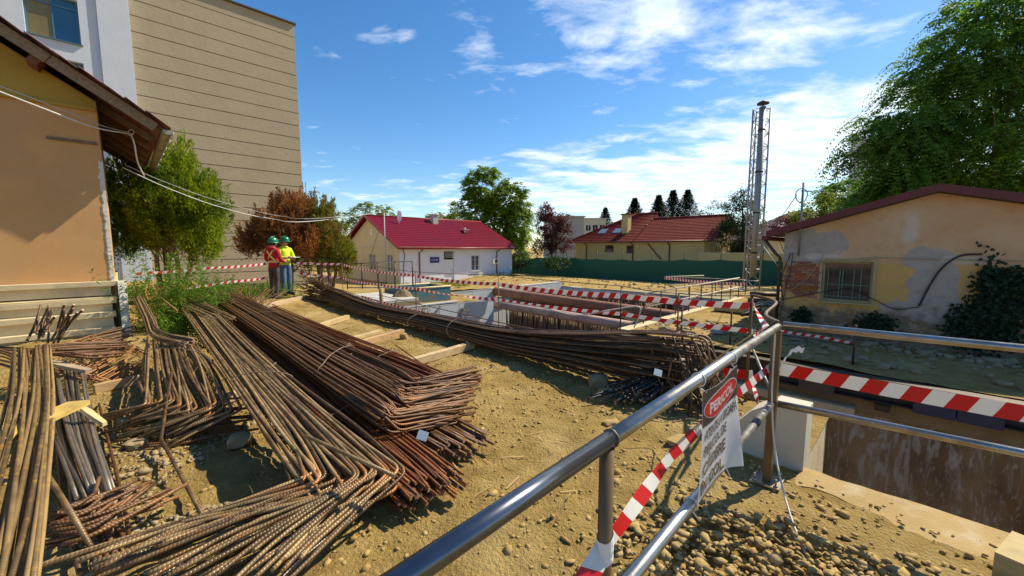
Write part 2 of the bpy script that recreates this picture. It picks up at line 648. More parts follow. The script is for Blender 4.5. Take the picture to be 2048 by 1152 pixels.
RB_ORANGE = rebar_mat('rebar_orange_rust', (0.36, 0.155, 0.05), (0.46, 0.22, 0.08), (0.24, 0.10, 0.04), 0.5, metal=0.05)
RB_BLACK = rebar_mat('rebar_black', (0.018, 0.018, 0.02), (0.045, 0.043, 0.04), (0.38, 0.33, 0.26), 0.55, metal=0.2, rough=0.4)
CUT = mat('cut_bar_end', (0.50, 0.32, 0.20), (0.34, 0.17, 0.08), scale=30, rough=.6, metal=.2, orand=.25)
WIRE_RUST = mat('tie_wire', (0.20, 0.13, 0.08), (0.30, 0.21, 0.13), scale=20, rough=0.7)
# ================================================================== the ground and the pit
PIT_L, PIT_W, PIT_R, RIM_P = -12.9, -17.5, -6.3, -0.5      # p of the pit's edges
RIM_Q, SLAB_Q, FAR_Q, MID_Q, BACK_Q = 4.75, 3.43, 10.7, 11.5, 22.0


def ground_z(p, q):
    z = 0.0
    near = 1 - sstep(-16, -12.6, -p if False else -(p)) if False else 1.0
    # behind the rim on the left the ground steps down
    if q > 4.2:
        if p < PIT_L + 0.01:
            z = -0.62 * sstep(4.2, 6.6, q) - 0.5 * sstep(11, 24, q)
        if p > PIT_R - 0.01 and q > FAR_Q - 0.1:
            z = -0.92
    if p < -15:
        z += -0.35 * sstep(-15, -24, p) if q < 4.2 else -0.2 * sstep(15, 24, -p)
    if q > BACK_Q - 0.1:
        z = -1.1 - 0.3 * sstep(23, 34, q) + (0.35 * sstep(-16, -5, p) if q < 40 else 0)
    if p < -20 and q > 3:
        z += -.45 * sstep(-20, -27, p) * (1 - sstep(20, 26, q))
    # low mound under the two men
    z += 0.14 * math.exp(-(((p + 12.6) / 1.6) ** 2 + ((q - 2.9) / 1.4) ** 2))
    return z


def ground_noise(p, q, amp):
    v = Vector((p, q, 0.3))
    h = 0.030 * noise.noise(v * 0.9) + 0.024 * noise.noise(v * 2.6) + 0.018 * noise.noise(v * 6.5)
    h += 0.022 * noise.noise(v * 13.0) * max(.25, .6 + 1.2 * noise.noise(v * 1.7 + Vector((5, 0, 0)))) + 0.011 * noise.noise(v * 27)
    if p > RIM_P - .1 and q > 2.3:
        h *= 1 - .75 * sstep(2.5, 3.0, q)
    return h * amp


def H(x, y):
    p, q = pq(Vector((x, y, 0)))
    return ground_z(p, q) + ground_noise(p, q, 1.0)


def breaks(segs):
    out = []
    for a, b, st in segs:
        n = max(1, int(round((b - a) / st)))
        out += [a + (b - a) * i / n for i in range(n)]
    out.append(segs[-1][1])
    return out


PB = breaks([(-700, -120, 120), (-120, -40, 10), (-40, PIT_W, 0.8), (PIT_W, PIT_L, 0.3), (PIT_L, PIT_R, 0.06), (PIT_R, RIM_P, 0.045), (RIM_P, 3.0, 0.05), (3.0, 12, 0.4), (12, 40, 4), (40, 120, 16), (120, 700, 120)])
QB = breaks([(-700, -120, 120), (-120, -20, 12), (-20, -3, 0.6), (-3, SLAB_Q, 0.05), (SLAB_Q, RIM_Q, 0.05), (RIM_Q, FAR_Q, 0.3), (FAR_Q, MID_Q, 0.2), (MID_Q, BACK_Q, 0.2), (BACK_Q, 40, 0.5), (40, 120, 8), (120, 800, 120)])


def in_pit(p, q):
    if PIT_L < p < RIM_P and RIM_Q < q < FAR_Q: return True
    if p > RIM_P and SLAB_Q < q < FAR_Q and p < 40: return True
    if PIT_L < p < PIT_R and FAR_Q < q < MID_Q: return True
    if PIT_W < p < PIT_R and MID_Q < q < BACK_Q: return True
    return False


def build_ground():
    npb, nqb = len(PB), len(QB)
    V = np.zeros((npb, nqb, 3))
    for i, p in enumerate(PB):
        for j, q in enumerate(QB):
            big = abs(p) > 60 or abs(q) > 60
            z = ground_z(p, q)
            if not big:
                fine = (-14 < p < 4 and -3 < q < 5)
                z += ground_noise(p, q, 1.0) if fine else 0.05 * noise.noise(Vector((p, q, 0)) * 0.6) + 0.03 * noise.noise(Vector((p, q, 4)) * 2.1)
                if p > RIM_P and 2.85 < q <= SLAB_Q + .01:
                    z -= 0.012 * sstep(2.85, 3.2, q)
            w = PQ(p, q, z)
            V[i, j] = w
    keep = []
    for i in range(npb - 1):
        pc = (PB[i] + PB[i + 1]) / 2
        for j in range(nqb - 1):
            if not in_pit(pc, (QB[j] + QB[j + 1]) / 2):
                a = i * nqb + j
                keep.append((a, a + nqb, a + nqb + 1, a + 1))
    np_mesh('ground', V.reshape(-1, 3), np.array(keep), SOIL, smooth=True, kind='structure', label='dusty yellow brown soil of the building site')


build_ground()

# floor of the pit
MUD = mat('wet_mud', (0.085, 0.062, 0.042), (0.14, 0.105, 0.07), scale=2, rough=0.8, bump=0.6, bscale=12, bdist=0.05)
mb = MB()
for p0, p1, q0, q1 in ((PIT_L, PIT_R, RIM_Q - 1.5, MID_Q), (PIT_R, 40, SLAB_Q - .4, FAR_Q), (PIT_W, PIT_R, MID_Q, BACK_Q)):
    mb.add([PQ(p0, q0, -4.6), PQ(p1, q0, -4.6), PQ(p1, q1, -4.6), PQ(p0, q1, -4.6)], [(0, 1, 2, 3)])
mb.build('pit_floor', MUD, kind='structure', label='dark muddy bottom of the excavation')


# ---- muddy far side of the right hand trench with streaked, stained concrete
def streak_mat():
    m = bpy.data.materials.new('stained_pit_wall')
    m.use_nodes = True
    t = m.node_tree
    L = t.links.new
    b = t.nodes['Principled BSDF']
    b.inputs['Roughness'].default_value = 0.8
    tc = N(t, 'ShaderNodeTexCoord')

    def noi(sc, loc=(0, 0, 0), det=7, dist=0.0):
        mp = N(t, 'ShaderNodeMapping')
        mp.inputs['Scale'].default_value = sc
        mp.inputs['Location'].default_value = loc
        L(tc.outputs['Object'], mp.inputs[0])
        n = N(t, 'ShaderNodeTexNoise')
        n.inputs['Scale'].default_value = 1.0
        n.inputs['Detail'].default_value = det
        n.inputs['Roughness'].default_value = 0.62
        n.inputs['Distortion'].default_value = dist
        L(mp.outputs[0], n.inputs['Vector'])
        return n.outputs[0]

    def mix(col, f, c):
        mx = N(t, 'ShaderNodeMix', data_type='RGBA')
        L(f, mx.inputs['Factor'])
        if isinstance(col, tuple): mx.inputs['A'].default_value = (*col, 1)
        else: L(col, mx.inputs['A'])
        mx.inputs['B'].default_value = (*c, 1)
        return mx.outputs['Result']

    def th(n, a, k):
        return mth(t, 'MULTIPLY', mth(t, 'SUBTRACT', n, a), k, clamp=True)
    c = mix((0.32, 0.215, 0.10), th(noi((1.1, 1.1, 0.9)), 0.42, 5), (0.17, 0.105, 0.045))
    c = mix(c, th(noi((0.8, 0.8, 0.6), (3, 1, 2)), 0.55, 6), (0.32, 0.165, 0.045))
    c = mix(c, mth(t, 'MULTIPLY', th(noi((5.5, 5.5, 0.8), (1, 5, 2), 8, 1.6), 0.51, 8), 0.8), (0.46, 0.42, 0.34))
    c = mix(c, mth(t, 'MULTIPLY', th(noi((9, 9, 2.2), (8, 2, 2), 8, 2.2), 0.56, 8), 0.65), (0.55, 0.50, 0.42))
    L(c, b.inputs['Base Color'])
    bp = N(t, 'ShaderNodeBump')
    bp.inputs['Strength'].default_value = 0.7
    bp.inputs['Distance'].default_value = 0.04
    L(noi((7, 7, 5)), bp.inputs['Height'])
    L(bp.outputs[0], b.inputs['Normal'])
    MATS['streak'] = m
    return m


STREAK = streak_mat()


def rough_wall(name, p0, p1, q, z0, z1, material, label, amp=0.06, st=0.16, batter=0.25, cat='wall', face=-1):
    """a wall of earth or shotcrete along A at q, front towards -B, uneven and slightly battered, with a body behind"""
    n, m = max(2, int((p1 - p0) / st)), max(2, int((z1 - z0) / st))
    V = []
    for i in range(n + 1):
        for j in range(m + 1):
            p, z = lerp(p0, p1, i / n), lerp(z0, z1, j / m)
            d = amp * (noise.noise(Vector((p * 1.3, z * 1.3, q))) + 0.5 * noise.noise(Vector((p * 3.7, z * 3.7, q))))
            V.append(PQ(p, q + face * (batter * (1 - j / m)) + d, z))
    Fq = [(i * (m + 1) + j, (i + 1) * (m + 1) + j, (i + 1) * (m + 1) + j + 1, i * (m + 1) + j + 1) for i in range(n) for j in range(m)]
    np_mesh(name, np.array([tuple(v) for v in V]), np.array(Fq), material, smooth=True, org=tuple(PQ((p0 + p1) / 2, q, z0)), label=label, category=None) if False else None
    o = np_mesh(name, np.array([tuple(v) for v in V]), np.array(Fq), material, smooth=True, org=tuple(PQ((p0 + p1) / 2, q, z0)))
    return tag(o, label, cat)


rough_wall('pit_wall', PIT_R - 0.2, 40, FAR_Q + .02, -4.7, -1.75, STREAK, 'stained dark mud and concrete far side of the deep trench', batter=0.22)
CAPM = mat('ochre_cap', (0.33, 0.25, 0.13), (0.25, 0.185, 0.10), scale=2.5, rough=0.9, bump=0.3, c3=(0.14, 0.10, 0.06), c3scale=1.5, c3amt=0.6)
mb = MB()
mb.box(PQ((PIT_R + 40) / 2 - .1, FAR_Q + .30, -1.40), (40 - PIT_R + .2, .7, 0.76), RS)
mb.build('concrete_cap_beam', CAPM, label='long ochre concrete capping beam on top of the far trench wall', cat='beam')
mb = MB()
p0 = pq(DQ(1570, 800, FAR_Q))[0]
p1 = pq(DQ(1712, 815, FAR_Q))[0]
mb.box(PQ((p0 - 2.5 + p1) / 2, FAR_Q - .20, -1.72), (p1 - p0 + 2.5, .36, 0.17), RS)
mb.build('concrete_ledge', CONC_WARM, label='short concrete ledge jutting from the far trench wall below the ochre beam', cat='ledge')

# ---- steel waler beam with plates on the far rim
t = thing('steel_waler_beam', 'long dark steel waler beam along the far rim of the trench', 'steel beam', PQ(0, FAR_Q - .2, -1.4))
BQ = FAR_Q - .17
zt = -0.98
mb = MB()
mb.box(PQ(3.2, BQ + .10, zt - .22), (19.2, .03, 0.42), RS)
mb.build('web', DARK_STEEL, t)
for zz in (zt, zt - .44):
    mb = MB(); mb.box(PQ(3.2, BQ, zz), (19.2, .26, 0.025), RS); mb.build('flange', DARK_STEEL, t)
BLUEP = mat('blue_primer_plate', (0.022, 0.032, 0.085), (0.035, 0.045, 0.10), scale=5, rough=0.5, metal=0.2, c3=(0.07, 0.06, 0.06), c3scale=3, c3amt=0.5)
BROWNP = mat('brown_plate', (0.12, 0.085, 0.06), (0.075, 0.06, 0.06), scale=3, rough=0.6, metal=0.2)


def px_on_beam(px):
    lo, hi = -6.0, 12.0
    for _ in range(40):
        mid = (lo + hi) / 2
        w = PQ(mid, BQ, zt)
        if 1024 + F * w.x / (w.y * CP + (CAM_Z - w.z) * SP) < px: lo = mid
        else: hi = mid
    return lo


for x0, x1, m_ in ((1830, 1915, BLUEP), (1918, 2012, BLUEP), (1603, 1674, BROWNP), (1382, 1408, BLUEP)):
    a, b = px_on_beam(x0), px_on_beam(x1)
    mb = MB(); mb.box(PQ((a + b) / 2, BQ - .16, zt - .23), (b - a, .022, 0.50), RS); mb.build('plate', m_, t)
for x0, x1 in ((1415, 1436), (1756, 1786)):
    a, b = px_on_beam(x0), px_on_beam(x1)
    mb = MB(); mb.box(PQ((a + b) / 2, BQ - .10, zt - .52), (b - a, .2, 0.12), RS, taper=1.15); mb.build('bracket', DARK_STEEL, t)

# ---- near rim: concrete slab edge along the trench, with earth below
mb = MB()
n = 60
top, low, bk = [], [], []
for i in range(n + 1):
    p = lerp(RIM_P, 6.0, i / n)
    w = 0.020 * noise.noise(Vector((p * 2.5, 0, 0))) + 0.012 * noise.noise(Vector((p * 9, 3, 0)))
    bk.append(PQ(p, 3.10 + 0.22 * noise.noise(Vector((p * 1.4, 8, 0))) + .05 * noise.noise(Vector((p * 7, 8, 0))), -0.010))
    top.append(PQ(p, SLAB_Q + w, 0.018 + 0.006 * noise.noise(Vector((p * 5, 1, 0)))))
    low.append(PQ(p, SLAB_Q + w + .01, -0.9))
mb.strip(bk, top); mb.strip(top, low)
mb.build('trench_edge_slab', mat('dusty_slab', (0.47, 0.325, 0.13), (0.34, 0.225, 0.085), scale=4, rough=0.95, bump=0.5, bscale=70, c3=(0.54, 0.46, 0.32), c3scale=3.4, c3amt=0.75, bdist=.012, detail=9), kind='structure', label='concrete strip along the near edge of the trench')
rough_wall('trench_side', RIM_P, 40, SLAB_Q - .2, -4.7, -0.85, STREAK, 'earth side of the trench under the concrete slab edge', batter=-.05, face=1)
# near rim under the long rebar bundle
rough_wall('pit_bank', PIT_L, RIM_P, RIM_Q - .02, -4.7, 0.0, MUD, 'near bank of the pit below the barrier posts', batter=0.5, face=1)
mb = MB()
mb.box(PQ(RIM_P - .06, (RIM_Q + SLAB_Q) / 2, -2.4), (.08, RIM_Q - SLAB_Q, 4.7), RS)
mb.build('trench_corner_wall', CONC_WARM, label='concrete return wall at the corner of the trench', cat='wall')

# ---- raised concrete block behind the corner post: top at .52 m, left flank chamfered down into the soil
a0 = RIM_P + .02
poly = [PQ(a0, SLAB_Q - .06, -1.2), PQ(a0, SLAB_Q - .06, .46), PQ(a0 - .2, SLAB_Q - .06, .46), PQ(a0 - .34, SLAB_Q - .06, .36), PQ(a0 - .55, SLAB_Q - .06, .10), PQ(a0 - 1.0, SLAB_Q - .06, -.2), PQ(a0 - 1.0, SLAB_Q - .06, -1.2)]
mb = MB()
mb.prism(poly, B3 * 0.22)
o = mb.build('concrete_upstand', mat('cast_block', (0.58, 0.53, 0.43), (0.50, 0.45, 0.35), scale=3, rough=0.9, bump=0.35, bscale=30, c3=(0.36, 0.31, 0.22), c3scale=2.5, c3amt=0.4), label='pale cast concrete block standing behind the corner post of the guard railing', cat='concrete block')

# ---- pale panelled concrete walls on the left side of the pit
SEAM = mat('joint_grey', (0.20, 0.20, 0.19), rough=0.9)  # plain dark grey of the core seen between the panels


def panel_wall(name, label, p, q0, q1, z0, z1, width=0.78, thick=0.3, along='b'):
    t = thing(name, label, 'wall', PQ(p, (q0 + q1) / 2, z0) if along == 'b' else PQ((q0 + q1) / 2, p, z0))
    n = max(1, int(round((q1 - q0) / width)))
    w = (q1 - q0) / n
    core, cop = MB(), MB()
    if along == 'b':
        core.box(PQ(p - thick / 2 - .012, (q0 + q1) / 2, (z0 + z1) / 2), (thick, q1 - q0 - .02, z1 - z0 - .01), RS)
        cop.box(PQ(p - thick / 2, (q0 + q1) / 2, z1 + .03), (thick + .08, q1 - q0 + .02, .06), RS)
    else:
        core.box(PQ((q0 + q1) / 2, p + thick / 2 + .012, (z0 + z1) / 2), (q1 - q0 - .02, thick, z1 - z0 - .01), RS)
        cop.box(PQ((q0 + q1) / 2, p + thick / 2, z1 + .03), (q1 - q0 + .02, thick + .08, .06), RS)
    core.build('core', SEAM, t)
    cop.build('coping', CONC, t)
    for i in range(n):
        c = q0 + w * (i + .5)
        mb = MB()
        j = random.uniform(-.006, .006)
        if along == 'b':
            mb.box(PQ(p + .012 + j, c, (z0 + z1) / 2), (.05, w - .022, z1 - z0), RS)
        else:
            mb.box(PQ(c, p - .012 + j, (z0 + z1) / 2), (w - .022, .05, z1 - z0), RS)
        mb.build('panel', CONC_LIGHT, t)
    return t


random.seed(5)
panel_wall('concrete_wall', 'near pale grey panelled concrete wall at the left of the pit', PIT_L + .0, RIM_Q + .2, MID_Q, -4.6, -0.68, 0.9)
panel_wall('concrete_wall', 'far pale grey concrete wall running behind the near one to the pit corner', PIT_W, 8.3, BACK_Q, -4.6, -0.85, 1.1)
panel_wall('concrete_wall', 'grey concrete wall closing the back of the pit below the green net', BACK_Q, PIT_W - .3, PIT_R, -4.6, -1.15, 1.25, along='a')
mb = MB()
mb.box(PQ((PIT_L + PIT_W) / 2 - .3, MID_Q + .16, -2.75), (PIT_L - PIT_W, .3, 3.7), RS)
mb.build('pit_return_wall', CONC, label='short concrete return wall behind the near panelled wall', cat='wall')
mb = MB()
mb.box(PQ(PIT_R + .18, (FAR_Q + BACK_Q) / 2 + .1, -2.75), (.36, BACK_Q - FAR_Q + .2, 3.8), RS)
mb.build('pit_kerb_wall', CONC_WARM, label='concrete kerb wall along the sandy path on the right of the pit', cat='wall')
# dark sheet and grey bar standing in for shadows on the near panelled wall
mb = MB()
a, b = DP(975, 603, PIT_L + .2), DP(944, 640, PIT_L + .35)
mb.prism([PQ(PIT_L + .10, 9.9, -.62), PQ(PIT_L + .10, 11.1, -.68), PQ(PIT_L + .14, 10.9, -1.2), PQ(PIT_L + .2, 9.0, -2.5)], A3 * .02)
mb.build('wall_shadow_sheet', mat('wall_shadow_slate', (0.10, 0.12, 0.16), (0.14, 0.16, 0.20), scale=3, rough=0.6), label='pointed shadow on the near panelled concrete wall, modelled as a dark sheet', cat='sheet')
mb = MB()
mb.bar(PQ(PIT_L + .10, 8.7, -.66), PQ(PIT_L + .35, 7.4, -2.1), .05, .09)
mb.build('wall_shadow_bar', mat('wall_shadow_grey', (0.20, 0.20, 0.20), (0.28, 0.27, 0.25), rough=0.8), label='thin slanting shadow on the panelled concrete wall, modelled as a grey bar', cat='plank')
mb = MB()
mb.bar(PQ(PIT_L - .12, 7.0, -.56), PQ(PIT_L - .02, 9.6, -.55), .14, .05)
mb.build('pale_board', CONC_LIGHT, label='pale board lying on top of the near panelled wall', cat='board')

# ---- curtains of upright reinforcement rods in the pit
ROD_M = mat('rod_rust', (0.165, 0.105, 0.060), (0.25, 0.17, 0.10), scale=6, rough=0.8, orand=0.35)


def rod_curtain(label, q, p0, p1, z0, z1, n, seed, r=0.022):
    t = thing('reinforcement_curtain', label, 'reinforcement', PQ((p0 + p1) / 2, q, z0), group='rows of upright rods in the pit')
    rnd = random.Random(seed)
    mats_n = 10
    protos = []
    for k in range(mats_n):
        mb = MB()
        l = (z1 - z0) * rnd.uniform(.93, 1.05)
        bx, by = rnd.uniform(-.06, .06), rnd.uniform(-.05, .05)
        mb.tube([Vector((0, 0, 0)), Vector((bx * .3, by * .4, l * .5)), Vector((bx, by, l))], r * rnd.uniform(.8, 1.2), 5)
        protos.append(mb.mesh('rod', ROD_M, (0, 0, 0)))
    base = Vector(WORLD_LOC[t.name])
    for i in range(n):
        o = bpy.data.objects.new('rod', protos[rnd.randrange(mats_n)])
        COL.objects.link(o)
        o.parent = t
        o.location = PQ(lerp(p0, p1, (i + .5) / n) + rnd.uniform(-.012, .012), q + rnd.uniform(-.05, .05), z0) - base
    for z in (lerp(z0, z1, .3), lerp(z0, z1, .55), lerp(z0, z1, .8)):
        mb = MB(); mb.tube([PQ(p0, q + .07, z), PQ((p0 + p1) / 2, q + .07, z - .02), PQ(p1, q + .07, z)], .014, 5); mb.build('tie_rod', ROD_M, t)
    # dark backing sheet behind the rods
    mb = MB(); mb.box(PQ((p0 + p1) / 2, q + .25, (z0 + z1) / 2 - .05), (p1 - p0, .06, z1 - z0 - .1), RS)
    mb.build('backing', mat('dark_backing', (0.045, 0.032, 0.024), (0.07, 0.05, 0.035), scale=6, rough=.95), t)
    return t


rod_curtain('near dense row of upright rusty rods under the front strut pipe', MID_Q + .9, PIT_L - .1, PIT_R, -4.6, -1.05, 150, 3)
rod_curtain('farther dense row of upright rusty rods under the second strut pipe', MID_Q + 5.0, PIT_W + .5, PIT_R, -4.6, -1.0, 150, 4)

# ---- strut pipes
def pipe(label, a, b, r, m, cat='pipe'):
    t = thing('strut_pipe', label, cat, (Vector(a) + Vector(b)) / 2 - Z3 * r, 'steel strut pipes across the pit')
    mb = MB(); mb.tube([Vector(a).lerp(Vector(b), i / 6) for i in range(7)], r, 18); mb.build('shell', m, t)
    d = (Vector(b) - Vector(a)).normalized()
    for e, s_ in ((a, 1), (b, -1)):
        mb = MB(); mb.tube([Vector(e) + d * s_ * .0, Vector(e) + d * s_ * .05], r * 1.12, 18); mb.build('end_collar', m, t)


pipe('front pinkish strut pipe spanning the pit above the near rods', PQ(PIT_L - .8, MID_Q + .35, -.92), PQ(PIT_R - .1, MID_Q + .35, -.98), .17, PINK_PIPE)
pipe('rust red strut pipe spanning the pit above the farther rods', PQ(PIT_W + .1, MID_Q + 4.2, -.98), PQ(PIT_R - .1, MID_Q + 4.2, -1.15), .24, RUST_PIPE)
pipe('thin pale strut pipe near the back of the pit', PQ(PIT_W + .1, 19.2, -1.15), PQ(-11.5, 20.6, -1.3), .16, PINK_PIPE)
pipe('thick rust brown strut pipe lying across the back corner', PQ(PIT_W + .1, 18.6, -1.35), PQ(-9.4, 21.9, -1.5), .33, RUST_PIPE)
pipe('rust brown strut pipe near the back right corner', PQ(-9.3, 21.9, -1.55), PQ(PIT_R - .1, 18.4, -1.6), .33, RUST_PIPE)
pipe('pale pink strut pipe ending at the steel beam behind the bent rebar', PQ(-4.15, RIM_Q + .35, -1.2), PQ(-4.15, FAR_Q - .22, -1.2), .27, PINK_PIPE)
mb = MB()
for q_ in range(5):
    pass
for i in range(9):
    mb = MB()
    c = PQ(-6.0 - i * .07, 12.4 + .1 * i, -1.1 + .02 * i)
    mb.tube([c, c + A3 * -1.6 + B3 * .8 + Z3 * .1], .012, 6)
    mb.build('loose_rod', ROD_M, label='thin loose rod on the pile of rods at the right end of the curtain', cat='rod', group='loose rods at the end of the curtain')
# ================================================================== buildings
def wall_face(mb, o, xd, n, W, Hh, ops, depth=0.12, mi=0):
    """front of a wall with real openings and their reveals; o bottom left corner, n outward normal"""
    o, xd, n = Vector(o), Vector(xd), Vector(n)
    xs = sorted({0.0, W, *[x for op in ops for x in op[:2]]})
    zs = sorted({0.0, Hh, *[z for op in ops for z in op[2:]]})
    P = lambda x, z, d=0.0: o + xd * x + Z3 * z - n * d
    for i in range(len(xs) - 1):
        for j in range(len(zs) - 1):
            cx, cz = (xs[i] + xs[i + 1]) / 2, (zs[j] + zs[j + 1]) / 2
            if any(a < cx < b and c < cz < d for a, b, c, d in ops):
                continue
            mb.add([P(xs[i], zs[j]), P(xs[i + 1], zs[j]), P(xs[i + 1], zs[j + 1]), P(xs[i], zs[j + 1])], [(0, 1, 2, 3)], mi=mi)
    for a, b, c, d in ops:
        for q in ([P(a, c), P(b, c), P(b, c, depth), P(a, c, depth)], [P(a, d, depth), P(b, d, depth), P(b, d), P(a, d)],
                  [P(a, c), P(a, c, depth), P(a, d, depth), P(a, d)], [P(b, c, depth), P(b, c), P(b, d), P(b, d, depth)]):
            mb.add(q, [(0, 1, 2, 3)], mi=mi)


GLASS = mat('dark_window_glass', (0.02, 0.028, 0.032), (0.035, 0.045, 0.05), scale=1.5, rough=0.08, spec=0.8)
GLASS_BLUE = mat('blue_window_glass', (0.02, 0.10, 0.19), (0.015, 0.07, 0.14), scale=0.8, rough=0.12, spec=0.9)
WHITE = mat('white_paint', (0.80, 0.80, 0.80), (0.72, 0.72, 0.72), scale=2, rough=0.6)


def window(parent, o, xd, n, x0, x1, z0, z1, depth=0.1, frame=None, glass=None, mull=1, bars=0, sill=True, fw=.06, name='window', trans=0, pane2=None):
    o, xd, n = Vector(o), Vector(xd), Vector(n)
    R = Matrix((xd, n, Z3)).transposed()
    P = lambda x, z, d=0.0: o + xd * x + Z3 * z - n * d
    w, h = x1 - x0, z1 - z0
    fr = MB()
    d = depth - .03
    fr.box(P(x0 + fw / 2, (z0 + z1) / 2, d), (fw, .05, h - .004), R)
    fr.box(P(x1 - fw / 2, (z0 + z1) / 2, d), (fw, .05, h - .004), R)
    fr.box(P((x0 + x1) / 2, z0 + fw / 2, d), (w - 2 * fw - .004, .05, fw), R)
    fr.box(P((x0 + x1) / 2, z1 - fw / 2, d), (w - 2 * fw - .004, .05, fw), R)
    for k in range(mull):
        x = lerp(x0, x1, (k + 1) / (mull + 1))
        fr.box(P(x, (z0 + z1) / 2, d), (fw * .8, .05, h - 2 * fw - .004), R)
    f = fr.build(name, frame or WHITE, parent)
    for k in range(mull + 1):
        a, b = lerp(x0 + fw, x1 - fw, k / (mull + 1)), lerp(x0 + fw, x1 - fw, (k + 1) / (mull + 1))
        g = MB(); g.box(P((a + b) / 2, (z0 + z1) / 2, depth), (b - a - .002, .015, h - 2 * fw), R)
        g.build('pane', (pane2 if (pane2 and k == 0) else None) or glass or GLASS, f)
    for k in range(bars):
        x = lerp(x0, x1, (k + 1) / (bars + 1))
        g = MB(); g.tube([P(x, z0 + .02, .02), P(x, z1 - .02, .02)], .012, 5); g.build('bar', frame or WHITE, f)
    if bars:
        for zf in (.3, .7):
            z = lerp(z0, z1, zf)
            g = MB(); g.tube([P(x0 + .02, z, .035), P(x1 - .02, z, .035)], .012, 5); g.build('bar', frame or WHITE, f)
    if sill:
        g = MB(); g.box(P((x0 + x1) / 2, z0 - .03, -.05), (w + .12, .14, .04), R); g.build('sill', frame or WHITE, f)
    return f


def corr_roof(mb, a, b, c, d, n_rib, n_step, rib=0.03, step=0.025):
    """roof sheet a-b along the eave, d-c along the ridge, with tile profile: ribs up the slope and steps across it"""
    a, b, c, d = (Vector(p) for p in (a, b, c, d))
    nrm = (b - a).cross(d - a).normalized()
    if nrm.z < 0: nrm = -nrm
    sub = 4
    nu, nv = n_rib * sub, n_step * 2
    V = []
    for j in range(nv + 1):
        row, odd = j // 2, j % 2
        v = min(1.0, (row + (0.97 if odd else 0.0)) / n_step)
        lift = 0.0 if odd else step
        if j == nv: v, lift = 1.0, 0.0
        for i in range(nu + 1):
            u = i / nu
            p = a.lerp(b, u).lerp(d.lerp(c, u), v)
            V.append(p + nrm * (lift + rib * (0.5 + 0.5 * math.cos(2 * math.pi * i / sub))))
    fs = [(j * (nu + 1) + i, j * (nu + 1) + i + 1, (j + 1) * (nu + 1) + i + 1, (j + 1) * (nu + 1) + i) for j in range(nv) for i in range(nu)]
    mb.add(V, fs, smooth=False)


# ------------------------------------------------------------------ tan house at the left edge
STUCCO = mat('tan_stucco', (0.58, 0.315, 0.12), (0.51, 0.27, 0.10), scale=2.2, rough=0.95, bump=0.35, bscale=80, c3=(0.40, 0.25, 0.13), c3scale=0.8, c3amt=0.5)
OCHRE = mat('ochre_stucco', (0.42, 0.27, 0.045), (0.36, 0.22, 0.035), scale=2.0, rough=0.95, bump=0.3, bscale=60)
TILE = mat('old_roof_tile', (0.20, 0.075, 0.045), (0.12, 0.05, 0.035), scale=5, rough=0.9, bump=0.3, c3=(0.07, 0.05, 0.04), c3scale=3, c3amt=0.6, orand=0.25)
SOFFIT = mat('red_brown_boards', (0.13, 0.035, 0.02), (0.085, 0.022, 0.014), scale=5, rough=0.85, stretch=(3, 1, 1), orand=0.2)
PLASTER_EDGE = mat('broken_plaster', (0.66, 0.60, 0.50), (0.52, 0.46, 0.37), scale=9, rough=0.95, bump=0.6, bscale=25)

HP, HQ = -10.9, -0.10
ridge_q, EAVE_Q, EAVE_Z, SL = -5.2, 0.78, 3.92, 0.66
t = thing('tan_house', 'tan stucco house with tiled roof at the left edge, gable end towards the site', 'house', PQ(HP - 2.7, HQ - 5, 0))
zr = lambda q: EAVE_Z + (EAVE_Q - q) * SL
mb = MB()
P0 = lambda q, z: PQ(HP, q, z)
mb.prism([P0(HQ, 0), P0(HQ, zr(HQ) - .22), P0(ridge_q, zr(ridge_q) - .22), P0(2 * ridge_q - HQ, zr(HQ) - .22), P0(2 * ridge_q - HQ, 0)], -A3 * 5.6)
mb.build('wall', STUCCO, t)
mb = MB()      # ochre upper field, a little proud, with a ledge
zb = 4.14
qs = HQ - (zr(HQ) - .24 - zb) / SL * -1
mb.prism([PQ(HP + .002, HQ + .0, zb), PQ(HP + .002, HQ + .0, zr(HQ) - .24), PQ(HP + .002, ridge_q, zr(ridge_q) - .24), PQ(HP + .002, ridge_q, zb)], A3 * .02)
mb.build('ochre_gable_field', OCHRE, t)
mb = MB()
mb.box(PQ(HP + .03, (HQ + ridge_q) / 2 - .02, zb - .02), (.06, HQ - ridge_q, .05), RS)
mb.build('ledge', OCHRE, t)
# broken plaster edge on the corner
mb = MB()
la, lb, lc, ld = [], [], [], []
for i in range(110):
    z = lerp(0.93, 3.2, i / 109)
    w_ = .055 + .035 * noise.noise(Vector((z * 5, 0, 0))) + .03 * noise.noise(Vector((z * 17, 2, 0)))
    th_ = .012 + .012 * abs(noise.noise(Vector((z * 12, 5, 0))))
    la.append(PQ(HP + .001, HQ - w_, z)); lb.append(PQ(HP + th_, HQ - w_ * .7, z)); lc.append(PQ(HP + th_ * .8, HQ + .012 + .008 * noise.noise(Vector((z * 21, 9, 0))), z)); ld.append(PQ(HP - .08, HQ + .012, z))
mb.strip(la, lb, smooth=False); mb.strip(lb, lc, smooth=False); mb.strip(lc, ld, smooth=False)
mb.build('broken_plaster_edge', PLASTER_EDGE, t)
mb = MB()
mb.box(PQ(HP + .01, HQ - .35, 3.52), (.05, .62, .05), RS)
mb.build('wall_cleat', OLD_WOOD, t)
